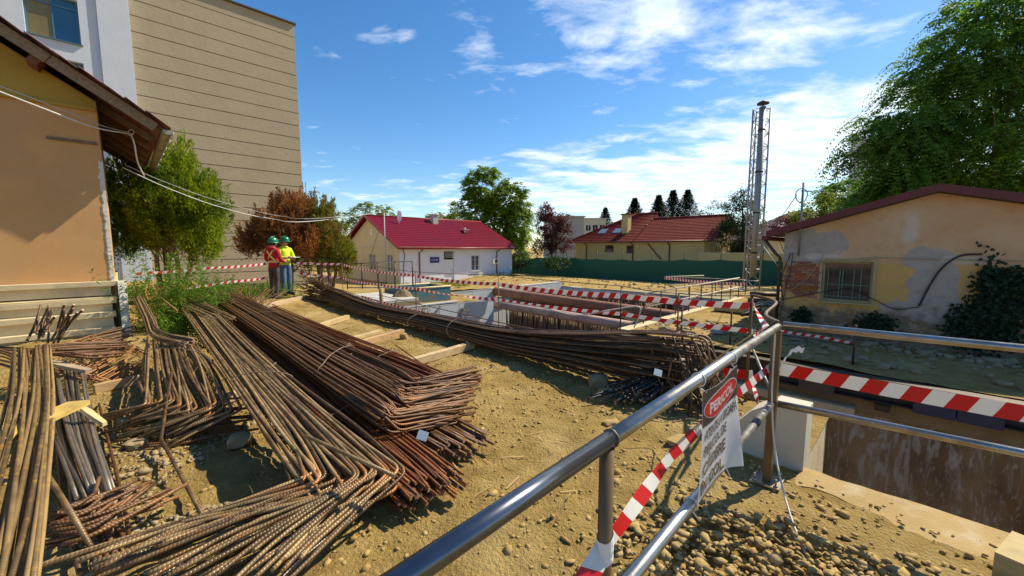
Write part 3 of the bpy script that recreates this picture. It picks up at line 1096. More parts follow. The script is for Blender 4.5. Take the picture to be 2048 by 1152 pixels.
# roof: deck, rafters, barge boards, tiles, gutter
VP = HP + .42                      # verge
mb = MB()
sl = Vector((0, 0, 0)) + (-B3 + Z3 * SL).normalized()
up = Vector((B3 * SL + Z3)).normalized()
RR = Matrix((A3, -sl, up)).transposed()
Ls = (EAVE_Q - ridge_q) * math.sqrt(1 + SL * SL)
ce = PQ(0, EAVE_Q, EAVE_Z)
mb.box(PQ((VP + HP - 5.9) / 2, EAVE_Q, EAVE_Z) + sl * Ls / 2 - up * .02, (VP - HP + 5.9, Ls, .03), RR)
roof = mb.build('roof', SOFFIT, t)
mb = MB()
sl2 = (B3 + Z3 * SL).normalized()
up2 = (-B3 * SL + Z3).normalized()
mb.box(PQ((VP + HP - 5.9) / 2, 2 * ridge_q - EAVE_Q, EAVE_Z) + sl2 * Ls / 2 + up2 * .03, (VP - HP + 5.9, Ls, .09), Matrix((A3, sl2, up2)).transposed())
mb.build('roof', TILE, t)
for k in range(7):                 # soffit boards running along the eave
    mb = MB()
    mb.box(PQ((VP + HP - 5.9) / 2 - .03, EAVE_Q, EAVE_Z) + sl * (.07 + k * .16) - up * .047, (VP - HP + 5.84, .145, .018), RR)
    mb.build('soffit_board', SOFFIT, roof)
for k in range(6):                 # rafter tails
    p = HP - .55 - k * .95
    mb = MB()
    mb.box(PQ(p, EAVE_Q, EAVE_Z) + sl * .75 - up * .115, (.09, 1.4, .11), RR)
    mb.build('rafter', OLD_WOOD, roof)
s0 = .06
for k, ln in enumerate((1.55, 2.1, 2.5)):
    mb = MB()
    mb.box(PQ(VP + .0 + (k % 2) * .012, EAVE_Q, EAVE_Z) + sl * (s0 + ln / 2) - up * (.075 + .01 * (k % 2)), (.04, ln - .01, .17), RR)
    mb.build('barge_board', mat('grey_barge', (0.30, 0.205, 0.125), (0.20, 0.13, 0.075), scale=8, rough=.85, bump=.4, stretch=(1, 4, 4), c3=(0.12, 0.075, 0.045), c3scale=4, c3amt=.5), roof)
    s0 += ln
# purlin stub under the verge
mb = MB()
mb.box(PQ(HP + .2, EAVE_Q, EAVE_Z) + sl * 1.72 - up * .20, (.42, .13, .16), RR)
mb.build('purlin_end', mat('brick_red_stub', (0.20, 0.06, 0.03), (0.13, 0.04, 0.025), rough=.9), roof)
tb = MB()                          # one tile: a curved pan, shared
nseg = 6
prof = [(-.11 + .22 * i / nseg, .028 * math.sin(math.pi * i / nseg)) for i in range(nseg + 1)]
vt = [RR @ Vector((x, y, z + (.03 if y < 0 else 0))) for y in (-.21, .21) for x, z in prof]
vb = [RR @ Vector((x, y, z + (.03 if y < 0 else 0) - .016)) for y in (-.21, .21) for x, z in prof]
m_ = nseg + 1
fs = [(i, i + 1, m_ + i + 1, m_ + i) for i in range(nseg)] + [(2 * m_ + m_ + i, 2 * m_ + m_ + i + 1, 2 * m_ + i + 1, 2 * m_ + i) for i in range(nseg)]
fs += [(i + 1, i, 2 * m_ + i, 2 * m_ + i + 1) for i in range(nseg)] + [(m_ + i, m_ + i + 1, 3 * m_ + i + 1, 3 * m_ + i) for i in range(nseg)]
tb.add(vt + vb, fs, smooth=False)
tme = tb.mesh('roof_tile', TILE, (0, 0, 0))
base = Vector(WORLD_LOC[t.name])
rnd = random.Random(2)
for c in range(13):
    for k in range(20):
        o = bpy.data.objects.new('roof_tile', tme)
        COL.objects.link(o)
        o.parent = roof
        o.location = PQ(VP + .03 - c * .215 + rnd.uniform(-.012, .012), EAVE_Q, EAVE_Z) + sl * (.10 + k * .33) + up * (.025 + rnd.uniform(0, .012)) - base
        o.rotation_euler = (rnd.uniform(-.03, .03), rnd.uniform(-.03, .03), rnd.uniform(-.03, .03))
ZINC = mat('old_zinc', (0.42, 0.40, 0.33), (0.30, 0.28, 0.22), scale=6, rough=.5, metal=.6, c3=(.20, .13, .07), c3scale=4, c3amt=.5)
mb = MB()
ga, gb = PQ(VP + .08, EAVE_Q + .075, EAVE_Z - .06), PQ(HP - 5.9, EAVE_Q + .075, EAVE_Z - .10)
rows = []
for k in range(9):
    a = math.pi + math.pi * k / 8
    rows.append([g + (B3 * math.cos(a) + Z3 * math.sin(a)) * .085 for g in (ga, gb)])
for k in range(8):
    mb.add([rows[k][0], rows[k + 1][0], rows[k + 1][1], rows[k][1]], [(0, 1, 2, 3)], smooth=True)
mb.add([r[0] for r in rows], [tuple(range(9))])
gut = mb.build('gutter', ZINC, t)
for k in range(8):
    mb = MB()
    c = ga.lerp(gb, .02 + .125 * k)
    mb.tube([c + (B3 * math.cos(a) + Z3 * math.sin(a)) * .092 for a in [math.pi * (1 + i / 8) for i in range(9)]], .009, 5)
    mb.build('bracket', ZINC, gut)
# plinth of precast steps in front of the wall
t2 = thing('precast_concrete_steps', 'stack of pale precast concrete steps against the tan house wall', 'concrete steps', PQ(HP + .35, HQ - 3, 0))
for k, (z, out) in enumerate(((.90, .22), (.64, .34), (.585, .36), (.35, .50), (.08, .62))):
    th = .085 if k != 1 else .03
    mb = MB()
    mb.box(PQ(HP + out / 2 + .01, HQ - 2.9 - .02 * k, z + .02), (out, 5.9, th), RS)
    mb.build('tread', CONC_WARM, t2)
for k, (z0, z1, out) in enumerate(((.70, .872, .15), (.41, .555, .30), (.14, .32, .44), (-.1, .05, .55))):
    mb = MB()
    mb.box(PQ(HP + out / 2 + .01, HQ - 2.95, (z0 + z1) / 2), (out, 5.8, z1 - z0), RS)
    mb.build('riser', CONC_WARM, t2)
mb = MB()
mb.prism([PQ(HP + .0, HQ + .05, -.1), PQ(HP + .0, HQ + .05, .96), PQ(HP + .24, HQ + .05, .96), PQ(HP + .45, HQ + .05, .62), PQ(HP + .66, HQ + .05, .1), PQ(HP + .66, HQ + .05, -.1)], B3 * .12)
mb.build('cheek', PLASTER_EDGE, t2)
mb = MB()
mb.box(PQ(HP - 2.8, HQ + .025, .45), (5.6, .045, .95), RS)
mb.build('plinth', CONC_WARM, t)

# ------------------------------------------------------------------ tall beige block behind
BP = -32.0
PANEL = mat('beige_render', (0.40, 0.325, 0.215), (0.36, 0.29, 0.19), scale=1.0, rough=0.95, bump=0.3, bscale=5, bdist=.05, c3=(0.33, 0.26, 0.165), c3scale=0.35, c3amt=.6)
GROOVE = mat('groove_dark', (0.10, 0.08, 0.06), rough=.9)
PALE_BLUE = mat('pale_blue_render', (0.56, 0.585, 0.63), (0.52, 0.545, 0.59), scale=1.5, rough=.95, bump=.3, bscale=14, bdist=.03)
t = thing('beige_apartment_block', 'tall beige block with horizontal grooves and a pale blue bay at its left', 'building', PQ(BP - 6, 2, -1))
q1 = pq(DP(588, 50, BP))[1]
ztop = DP(588, 50, BP).z
q0 = pq(DP(266, 120, BP))[1]
mb = MB(); mb.box(PQ(BP - 6.05, (q0 + q1) / 2, (ztop - 2) / 2), (12, q1 - q0 - .06, ztop + 2), RS); mb.build('core', GROOVE, t)
ph = 0.86
z = ztop
k = 0
while z > -1.0:
    mb = MB()
    h = ph - .045
    mb.box(PQ(BP - .06 + .004 * (k % 2), (q0 + q1) / 2, z - h / 2), (.12, q1 - q0, h), RS)
    mb.build('panel', PANEL, t)
    mb = MB()
    mb.box(PQ(BP - 6.05, q1 + .012, z - h / 2), (11.9, .05, h), RS)
    mb.build('side_panel', PANEL, t)
    z -= ph
    k += 1
mb = MB(); mb.box(PQ(BP - 6, (q0 + q1) / 2, ztop + .05), (12.3, q1 - q0 + .2, .09), RS); mb.build('parapet_coping', DARK_STEEL, t)
# pale blue bay, set slightly forward, with window
ob = PQ(BP + .35, q0 - 12.0, -1.0)
def zat(px, py): return DP(px, py, BP + .35)
wa, wb = zat(52, 70), zat(163, 90)
x0, x1 = pq(wa)[1] - (q0 - 12.0), pq(wb)[1] - (q0 - 12.0)
zw0 = (zat(60, 66).z + zat(160, 90).z) / 2 + 1.0
mb = MB()
ops = [(x0, x1, zw0 + s_ * 3.1, zw0 + 2.2 + s_ * 3.1) for s_ in (0, -1, -2)]
wall_face(mb, ob, B3, A3, 12.0, ztop + 4, ops, .35)
mb.add([ob + B3 * 12, ob + B3 * 12 - A3 * .5, ob + B3 * 12 - A3 * .5 + Z3 * (ztop + 4), ob + B3 * 12 + Z3 * (ztop + 4)], [(0, 1, 2, 3)])
mb.build('pale_blue_bay', PALE_BLUE, t)
mb = MB(); mb.box(ob + B3 * 11.35 + A3 * .06 + Z3 * (ztop + 4) / 2, (.10, 1.25, ztop + 3.9), RS); mb.build('pier', PALE_BLUE, t)
OCHRE_GLASS = mat('ochre_glass', (0.20, 0.15, 0.045), (0.16, 0.12, 0.04), rough=.15)  # brownish yellow glass for the first pane of each window
for a, b, c, d in ops:
    window(t, ob, B3, A3, a, b, c, d, .30, frame=mat('blue_frame', (0.06, 0.16, 0.24), rough=.4), glass=GLASS_BLUE, mull=1, fw=.07, sill=True, pane2=OCHRE_GLASS)
    mb = MB(); mb.box(ob + B3 * ((a + b) / 2) + Z3 * (d - .45) - A3 * .26, (.03, b - a - .1, .07), RS); mb.build('transom', MATS['blue_frame'], t)
# rooftop antenna of the next block, to the right of the corner
mb = MB()
w = DP(607, 395, -40.0)
for dx in (0, .25):
    mb.tube([w + B3 * dx - Z3 * 3, w + B3 * dx + Z3 * 1.4], .03, 5)
mb.tube([w + Z3 * 1.0, w + B3 * .25 + Z3 * 1.0], .02, 5)
mb.tube([w + Z3 * .5, w + B3 * .25 + Z3 * .5], .02, 5)
mb.build('antenna_mast', DARK_STEEL, label='thin antenna mast just right of the beige block', cat='antenna')

# ------------------------------------------------------------------ white house with crimson roof
CREAM = mat('cream_render', (0.60, 0.54, 0.41), (0.54, 0.48, 0.36), scale=1.2, rough=.92, c3=(.45, .39, .28), c3scale=.8, c3amt=.4)
WHITEWALL = mat('whitewash', (0.76, 0.77, 0.82), (0.70, 0.71, 0.77), scale=1.2, rough=.92, c3=(.58, .58, .60), c3scale=.9, c3amt=.3)
CRIMSON = mat('crimson_roof_sheet', (0.20, 0.002, 0.016), (0.15, 0.002, 0.013), scale=1.5, rough=.5, spec=.25, c3=(.13, .004, .03), c3scale=.5, c3amt=.7)
CRIMSON_TRIM = mat('crimson_trim', (0.22, 0.012, 0.015), rough=.45)
wp, wq, wq1, wp1, wz, we, wr = -30.0, 16.5, 29.4, -40.9, -1.5, 1.62, 4.45
t = thing('white_house', 'single storey white house with glossy crimson metal roof behind the pit', 'house', PQ((wp + wp1) / 2, (wq + wq1) / 2, wz))
o1 = PQ(wp, wq, wz)
ops = [(4.35, 5.45, 0.1, 2.75), (7.5, 8.5, .9, 2.35)]
mb = MB(); wall_face(mb, o1, B3, A3, wq1 - wq, we - wz, ops, .15); mb.build('front_wall', WHITEWALL, t)
o2 = PQ(wp1, wq, wz)
g_ops = [(5.2, 6.5, 1.0, 2.5), (8.6, 9.7, 1.0, 2.5)]
mb = MB(); wall_face(mb, o2, A3, -B3, wp - wp1, we - wz, g_ops, .15)
pm = (wp + wp1) / 2
mb.add([PQ(wp1, wq, we), PQ(wp, wq, we), PQ(pm, wq, wr - .12)], [(0, 1, 2)])
gw = mb.build('gable_wall', CREAM, t)
mb = MB(); mb.box(PQ(pm, wq - .03, we + .0), (wp - wp1 - .1, .05, .07), RS); mb.build('string_course', CREAM, t)
mb = MB(); mb.box(PQ(pm + .5, wq - .02, we + 1.35), (.3, .03, .55), RS); mb.build('attic_vent', WHITE, t)
mb = MB()
for a, b in (((wp1, wq1), (wp, wq1)), ((wp1, wq), (wp1, wq1))):
    mb.add([PQ(*a, wz), PQ(*b, wz), PQ(*b, we), PQ(*a, we)], [(0, 1, 2, 3)])
mb.add([PQ(wp1, wq1, we), PQ(wp, wq1, we), PQ(pm, wq1, wr - .12)], [(0, 1, 2)])
mb.build('back_wall', CREAM, t)
for a, b, c, d in g_ops:
    window(t, o2, A3, -B3, a, b, c, d, .12, mull=1, bars=5)
window(t, o1, B3, A3, *ops[1], .12, mull=1, bars=5)
mb = MB(); mb.box(o1 + B3 * 4.9 + Z3 * 1.05 - A3 * .10, (.05, 1.06, 1.9), RS); d_ = mb.build('door', WHITE, t)
mb = MB(); mb.box(o1 + B3 * 5.3 + Z3 * 1.0 - A3 * .06, (.03, .03, .12), RS); mb.build('handle', DARK_STEEL, d_)
mb = MB(); mb.box(o1 + B3 * 4.9 + Z3 * 2.42 - A3 * .11, (.02, 1.06, .6), RS); tr_ = mb.build('transom_light', GLASS, t)
for k in range(7):
    for s_ in (-1, 1):
        x = 4.4 + k * .165
        mb = MB(); mb.tube([o1 + B3 * x + Z3 * (2.14 if s_ > 0 else 2.70) - A3 * .05, o1 + B3 * min(5.42, x + .3) + Z3 * (2.70 if s_ > 0 else 2.14) - A3 * .05], .012, 4); mb.build('grille_bar', WHITE, tr_)
NAVY = mat('navy_enamel', (0.02, 0.02, 0.16), rough=.4)
mb = MB(); mb.box(o1 + B3 * 3.35 + Z3 * 2.0 + A3 * .03, (.03, .95, .5), RS); pl = mb.build('name_plate', NAVY, t)
rnd = random.Random(9)
mb = MB()
for k in range(11):
    mb.box(o1 + B3 * (3.03 + .064 * k) + Z3 * 2.0 + A3 * .047, (.004, rnd.uniform(.025, .045), rnd.uniform(.06, .085)), RS)
mb.build('plate_lettering', WHITE, pl)
mb = MB(); corr_roof(mb, PQ(wp + .45, wq - .45, we - .02), PQ(wp + .45, wq1 + .4, we - .02), PQ(pm, wq1 + .4, wr), PQ(pm, wq - .45, wr), 66, 17, .03, .03)
rf = mb.build('roof', CRIMSON, t)
mb = MB(); corr_roof(mb, PQ(wp1 - .45, wq1 + .4, we - .02), PQ(wp1 - .45, wq - .45, we - .02), PQ(pm, wq - .45, wr), PQ(pm, wq1 + .4, wr), 40, 12, .03, .03)
mb.build('roof', CRIMSON, t)
for sgn in (1, -1):
    pe = wp + .45 if sgn > 0 else wp1 - .45
    mb = MB(); mb.bar(PQ(pe, wq - .47, we - .02), PQ(pm, wq - .47, wr + .02), .05, .2); mb.build('verge_board', CRIMSON_TRIM, rf)
mb = MB(); mb.tube([PQ(pm, wq - .45, wr + .03), PQ(pm, wq1 + .4, wr + .03)], .09, 8); mb.build('ridge_cap', CRIMSON_TRIM, rf)
mb = MB(); mb.tube([PQ(wp + .52, wq - .45, we - .1), PQ(wp + .52, wq1 + .4, we - .1)], .09, 8); mb.build('gutter', CRIMSON_TRIM, t)
for qd in (wq + 2.0, wq1 - 2.0):
    mb = MB(); mb.tube([PQ(wp + .5, qd, we - .1), PQ(wp + .35, qd - .1, we - .3), PQ(wp + .08, qd - .2, we - .5), PQ(wp + .08, qd - .2, wz + .05)], .055, 8); mb.build('downpipe', CRIMSON_TRIM, t)


def on_roof(fq, s_, h=0):
    return PQ(lerp(wp + .45, pm, s_), lerp(wq, wq1, fq), lerp(we, wr, s_) + h)


c = on_roof(.50, .86)
mb = MB(); mb.box(c + Z3 * .25, (.6, .6, 1.1), RS); ch = mb.build('chimney', CONC, rf)
mb = MB(); mb.box(c + Z3 * .82, (.75, .75, .07), RS); mb.build('chimney_cap', CONC, ch)
c = on_roof(.68, .52)
mb = MB(); mb.box(c + Z3 * .28, (.75, .55, .05), RS); mb.bar(c, c + Z3 * .5, .18, .18); mb.build('roof_vent', CONC_LIGHT, rf)
c = on_roof(.17, .75)
mb = MB()
ring = [c + Z3 * .75 + (B3 * .2 + A3 * .9).normalized() * .0 + (Vector((1, 0, 0)) * math.cos(a) * .16 + Z3 * math.sin(a) * .5) for a in [i * math.pi / 8 for i in range(16)]]
mb.prism(ring, Vector((.1, .05, 0)))
mb.tube([c, c + Z3 * .7], .03, 5)
mb.build('satellite_dish', WHITE, rf)
mb = MB(); mb.box(o1 + B3 * 10.4 + Z3 * 1.75 + A3 * .17, (.3, .75, .55), RS)
ac = mb.build('air_conditioner', WHITE, label='white air conditioner unit on the front wall of the white house', cat='air conditioner')
mb = MB(); mb.tube([o1 + B3 * 10.4 + Z3 * 1.75 + A3 * .325, o1 + B3 * 10.4 + Z3 * 1.75 + A3 * .34], .2, 14); mb.build('fan_grille', DARK_STEEL, ac)
mb = MB()
mb.tube([PQ(wp + .06, wq + .25, we - .15), PQ(wp + .1, wq + .4, we - .6), PQ(wp + .06, wq + .3, 0), PQ(wp + .1, wq + .2, wz)], .03, 5)
mb.build('wall_cable', DARK_STEEL, label='dark cable hanging down the near corner of the white house', cat='cable')

# ------------------------------------------------------------------ yellow house with brown red tiles
YEL = mat('yellow_render', (0.62, 0.48, 0.22), (0.56, 0.43, 0.20), scale=1.2, rough=.92)
RTILE = mat('brown_red_tile', (0.22, 0.032, 0.022), (0.14, 0.022, 0.018), scale=1.8, rough=.85, spec=.15, c3=(.26, .06, .05), c3scale=3, c3amt=.4)
BROWN_PIPE = mat('brown_pipe', (0.16, 0.05, 0.03), rough=.5)
yq, yq1, ypr, ypl, yz, ye = 39.5, 48.0, -14.4, -29.4, -1.5, 2.25
t = thing('yellow_house', 'yellow house with stepped brown red tiled roof behind the green net', 'house', PQ((ypr + ypl) / 2, (yq + yq1) / 2, yz))
oy = PQ(ypl, yq, yz)
Wy = ypr - ypl
ops = [(4.2, 5.3, 2.55, 3.35), (6.9, 7.75, 2.45, 3.3)]
mb = MB(); wall_face(mb, oy, A3, -B3, Wy, ye - yz, ops, .15)
mb.build('front_wall', YEL, t)
for op in ops:
    window(t, oy, A3, -B3, *op, .12, frame=mat('brown_frame', (.09, .05, .03), rough=.5), mull=0, sill=False)
mb = MB()
rq, rz = 43.6, 4.75
mb.add([PQ(ypr, yq, yz), PQ(ypr, yq1, yz), PQ(ypr, yq1, ye), PQ(ypr, rq, rz - .15), PQ(ypr, yq, ye)], [(0, 1, 2, 3, 4)])
mb.add([PQ(ypl, yq, yz), PQ(ypl, yq1, yz), PQ(ypl, yq1, ye), PQ(ypl, yq, ye)], [(0, 1, 2, 3)])
mb.add([PQ(ypl, yq1, yz), PQ(ypr, yq1, yz), PQ(ypr, yq1, ye), PQ(ypl, yq1, ye)], [(0, 1, 2, 3)])
mb.build('side_wall', YEL, t)
pmid = -21.6
e = .5
mb = MB(); corr_roof(mb, PQ(pmid, yq - e, ye), PQ(ypr + .9, yq - e, ye), PQ(ypr + .9, rq, rz), PQ(pmid, rq, rz), 36, 15, .04, .05)
rf = mb.build('roof', RTILE, t)
mb = MB(); corr_roof(mb, PQ(ypr + .9, yq1 + e, ye), PQ(pmid, yq1 + e, ye), PQ(pmid, rq, rz), PQ(ypr + .9, rq, rz), 20, 8, .04, .05); mb.build('roof', RTILE, t)
r2q, r2z = 44.2, 5.45       # taller hipped part on the left
hl = ypl + 5.4
mb = MB(); corr_roof(mb, PQ(ypl - e, yq - e - .1, ye - .04), PQ(pmid + .15, yq - e - .1, ye - .04), PQ(pmid + .15, r2q, r2z), PQ(hl, r2q, r2z), 40, 18, .04, .05)
rf2 = mb.build('roof', RTILE, t)
mb = MB(); corr_roof(mb, PQ(ypl - e, yq1 + e, ye - .04), PQ(ypl - e, yq - e - .1, ye - .04), PQ(hl - .01, r2q, r2z), PQ(hl, r2q, r2z), 20, 12, .04, .05); mb.build('roof', RTILE, t)
mb = MB(); mb.add([PQ(pmid + .15, yq - e - .1, ye - .04), PQ(pmid + .15, yq1 + e, ye - .04), PQ(pmid + .15, r2q, r2z)], [(0, 1, 2)]); mb.build('gablet', RTILE, t)
mb = MB(); mb.tube([PQ(pmid, rq, rz + .06), PQ(ypr + .92, rq, rz + .06)], .12, 8); mb.build('ridge_cap', RTILE, rf)
mb = MB(); mb.tube([PQ(hl, r2q, r2z + .06), PQ(pmid + .2, r2q, r2z + .06)], .12, 8); mb.build('ridge_cap', RTILE, rf2)
mb = MB(); mb.tube([PQ(hl, r2q, r2z + .06), PQ(ypl - e, yq - e, ye + .06)], .12, 8); mb.build('hip_cap', RTILE, rf2)
mb = MB(); mb.tube([PQ(ypl - e, yq - e - .1, ye - .05), PQ(ypr + .9, yq - e - .1, ye - .05)], .08, 8); mb.build('gutter', BROWN_PIPE, t)
mb = MB(); mb.bar(PQ(ypr + .92, yq - e, ye - .05), PQ(ypr + .92, rq, rz), .05, .22); mb.build('verge_board', BROWN_PIPE, rf)
for pd in (ypl + 1.6, ypl + 7.6, ypr - 6.0 + 2.6):
    mb = MB(); mb.tube([PQ(pd, yq - e, ye - .1), PQ(pd + .1, yq - .08, ye - .45), PQ(pd + .1, yq - .08, yz)], .06, 8); mb.build('downpipe', BROWN_PIPE, t)
for pd in (ypr - 4.6,):
    mb = MB(); mb.tube([PQ(pd - 1.0, yq - .1, ye - .3), PQ(pd + .5, yq - .1, ye - 1.9)], .06, 8); mb.build('downpipe', BROWN_PIPE, t)
up_y = (Z3 * (yq - r2q) * -1 - B3 * (r2z - ye) * -1 * -1).normalized()
def yroof(p, s_, h=0): return PQ(p, lerp(yq - e, r2q, s_), lerp(ye, r2z, s_) + h)
for pk in (ypl + 2.6, ypl + 4.5):
    mb = MB()
    cs = [yroof(pk, .26, .12), yroof(pk + .95, .26, .12), yroof(pk + .95, .42, .12), yroof(pk, .42, .12)]
    mb.prism(cs, Z3 * .06)
    mb.build('skylight', mat('skylight_glass', (.16, .22, .28), rough=.3, spec=.4), rf2)
mb = MB(); c = yroof(ypl + 6.1, .33); mb.box(c + Z3 * .7, (.75, .75, 2.4), RS); ch = mb.build('chimney', YEL, rf2)
mb = MB(); mb.box(c + Z3 * 1.95, (.95, .95, .12), RS); mb.build('chimney_cap', RTILE, ch)
# garden wall to the right of the yellow house
mb = MB(); mb.box(PQ(-7.2, 38.5, -.25), (14.5, .25, 2.6), RS); gwl = mb.build('garden_wall', YEL, label='low cream garden wall right of the yellow house', cat='wall')
mb = MB(); mb.box(PQ(-7.2, 38.5, 1.09), (14.6, .34, .08), RS); mb.build('coping', CREAM, gwl)
# terrace railing at the right end of the yellow house
t = thing('terrace_railing', 'small dark railing beside the right end of the yellow house', 'railing', PQ(-12.5, 41, 1.1))
for k in range(9):
    mb = MB(); mb.tube([PQ(-13.6 + .4 * k, 40.5, 1.0), PQ(-13.6 + .4 * k, 40.5, 2.2)], .025, 4); mb.build('baluster', DARK_STEEL, t)
mb = MB(); mb.tube([PQ(-13.6, 40.5, 2.2), PQ(-10.4, 40.5, 2.2)], .03, 4); mb.build('handrail', DARK_STEEL, t)

# ------------------------------------------------------------------ distant buildings
FLAT = mat('grey_render_far', (0.40, 0.39, 0.37), (0.34, 0.33, 0.31), scale=.5, rough=.9)
def far_block(label, px0, px1, pytop, Y, deep, m_, rows=0, cols=0, zbot=-2):
    a, b = DY(px0, pytop, Y), DY(px1, pytop, Y)
    t = thing('far_building', label, 'building', ((a.x + b.x) / 2, Y + deep / 2, zbot))
    o_, W, Hh = Vector((a.x, Y, zbot)), b.x - a.x, a.z - zbot
    ops = []
    for r in range(rows):
        for c_ in range(cols):
            cx, cz = W * (c_ + .5) / cols, Hh - 1.9 - r * 2.9
            ops.append((cx - .6, cx + .6, cz - .7, cz + .7))
    mb = MB(); wall_face(mb, o_, (1, 0, 0), (0, -1, 0), W, Hh, ops, .2)
    for s_ in (0, W):
        mb.add([o_ + Vector((s_, 0, 0)), o_ + Vector((s_, deep, 0)), o_ + Vector((s_, deep, Hh)), o_ + Vector((s_, 0, Hh))], [(0, 1, 2, 3)])
    mb.add([o_ + Vector((0, deep, 0)), o_ + Vector((W, deep, 0)), o_ + Vector((W, deep, Hh)), o_ + Vector((0, deep, Hh))], [(0, 1, 2, 3)])
    mb.build('wall', m_, t)
    mb = MB(); mb.box(o_ + Vector((W / 2, deep / 2, Hh + .1)), (W + .5, deep + .5, .22)); mb.build('flat_roof', FLAT, t)
    for op in ops:
        window(t, o_, (1, 0, 0), (0, -1, 0), *op, .15, mull=1, sill=False)
    return t


far_block('grey flat roofed building behind the purple tree', 1098, 1168, 434, 75, 12, FLAT, 1, 0)
far_block('small pale block with windows left of the yellow house roof', 1170, 1212, 438, 88, 10, CREAM, 2, 3)
far_block('tall pale grey tower behind the big tree on the right', 1712, 1770, 280, 75, 1.0, mat('tower_grey', (.45, .47, .50), (.40, .42, .45), scale=.3, rough=.9), 0, 0)
# dark roofed house behind the lattice mast
t = thing('dark_roofed_house', 'house with dark tiled roof between the mast and the plastered building', 'house', DY(1600, 470, 34) * Vector((1, 1, 0)).length if False else (DY(1600, 470, 34).x, 37, -1.2))
a, b = DY(1535, 470, 34), DY(1690, 470, 34)
rA, rB = DY(1580, 424, 38), DY(1640, 420, 38)
mb = MB(); mb.box(((a.x + b.x) / 2, 37.5, .6), (b.x - a.x - .8, 6, 3.7)); mb.build('wall', CREAM, t)
DTILE = mat('dark_tile', (.09, .05, .05), (.06, .04, .045), scale=2, rough=.7)
mb = MB(); corr_roof(mb, Vector((a.x, 34, 2.3)), Vector((b.x, 34, 2.3)), Vector((rB.x + 2, 38, rB.z)), Vector((rA.x, 38, rA.z)), 22, 10, .04, .05)
mb.add([Vector((a.x, 34, 2.3)), Vector((a.x, 41.5, 2.3)), Vector((rA.x, 38, rA.z))], [(0, 1, 2)])
mb.build('roof', DTILE, t)

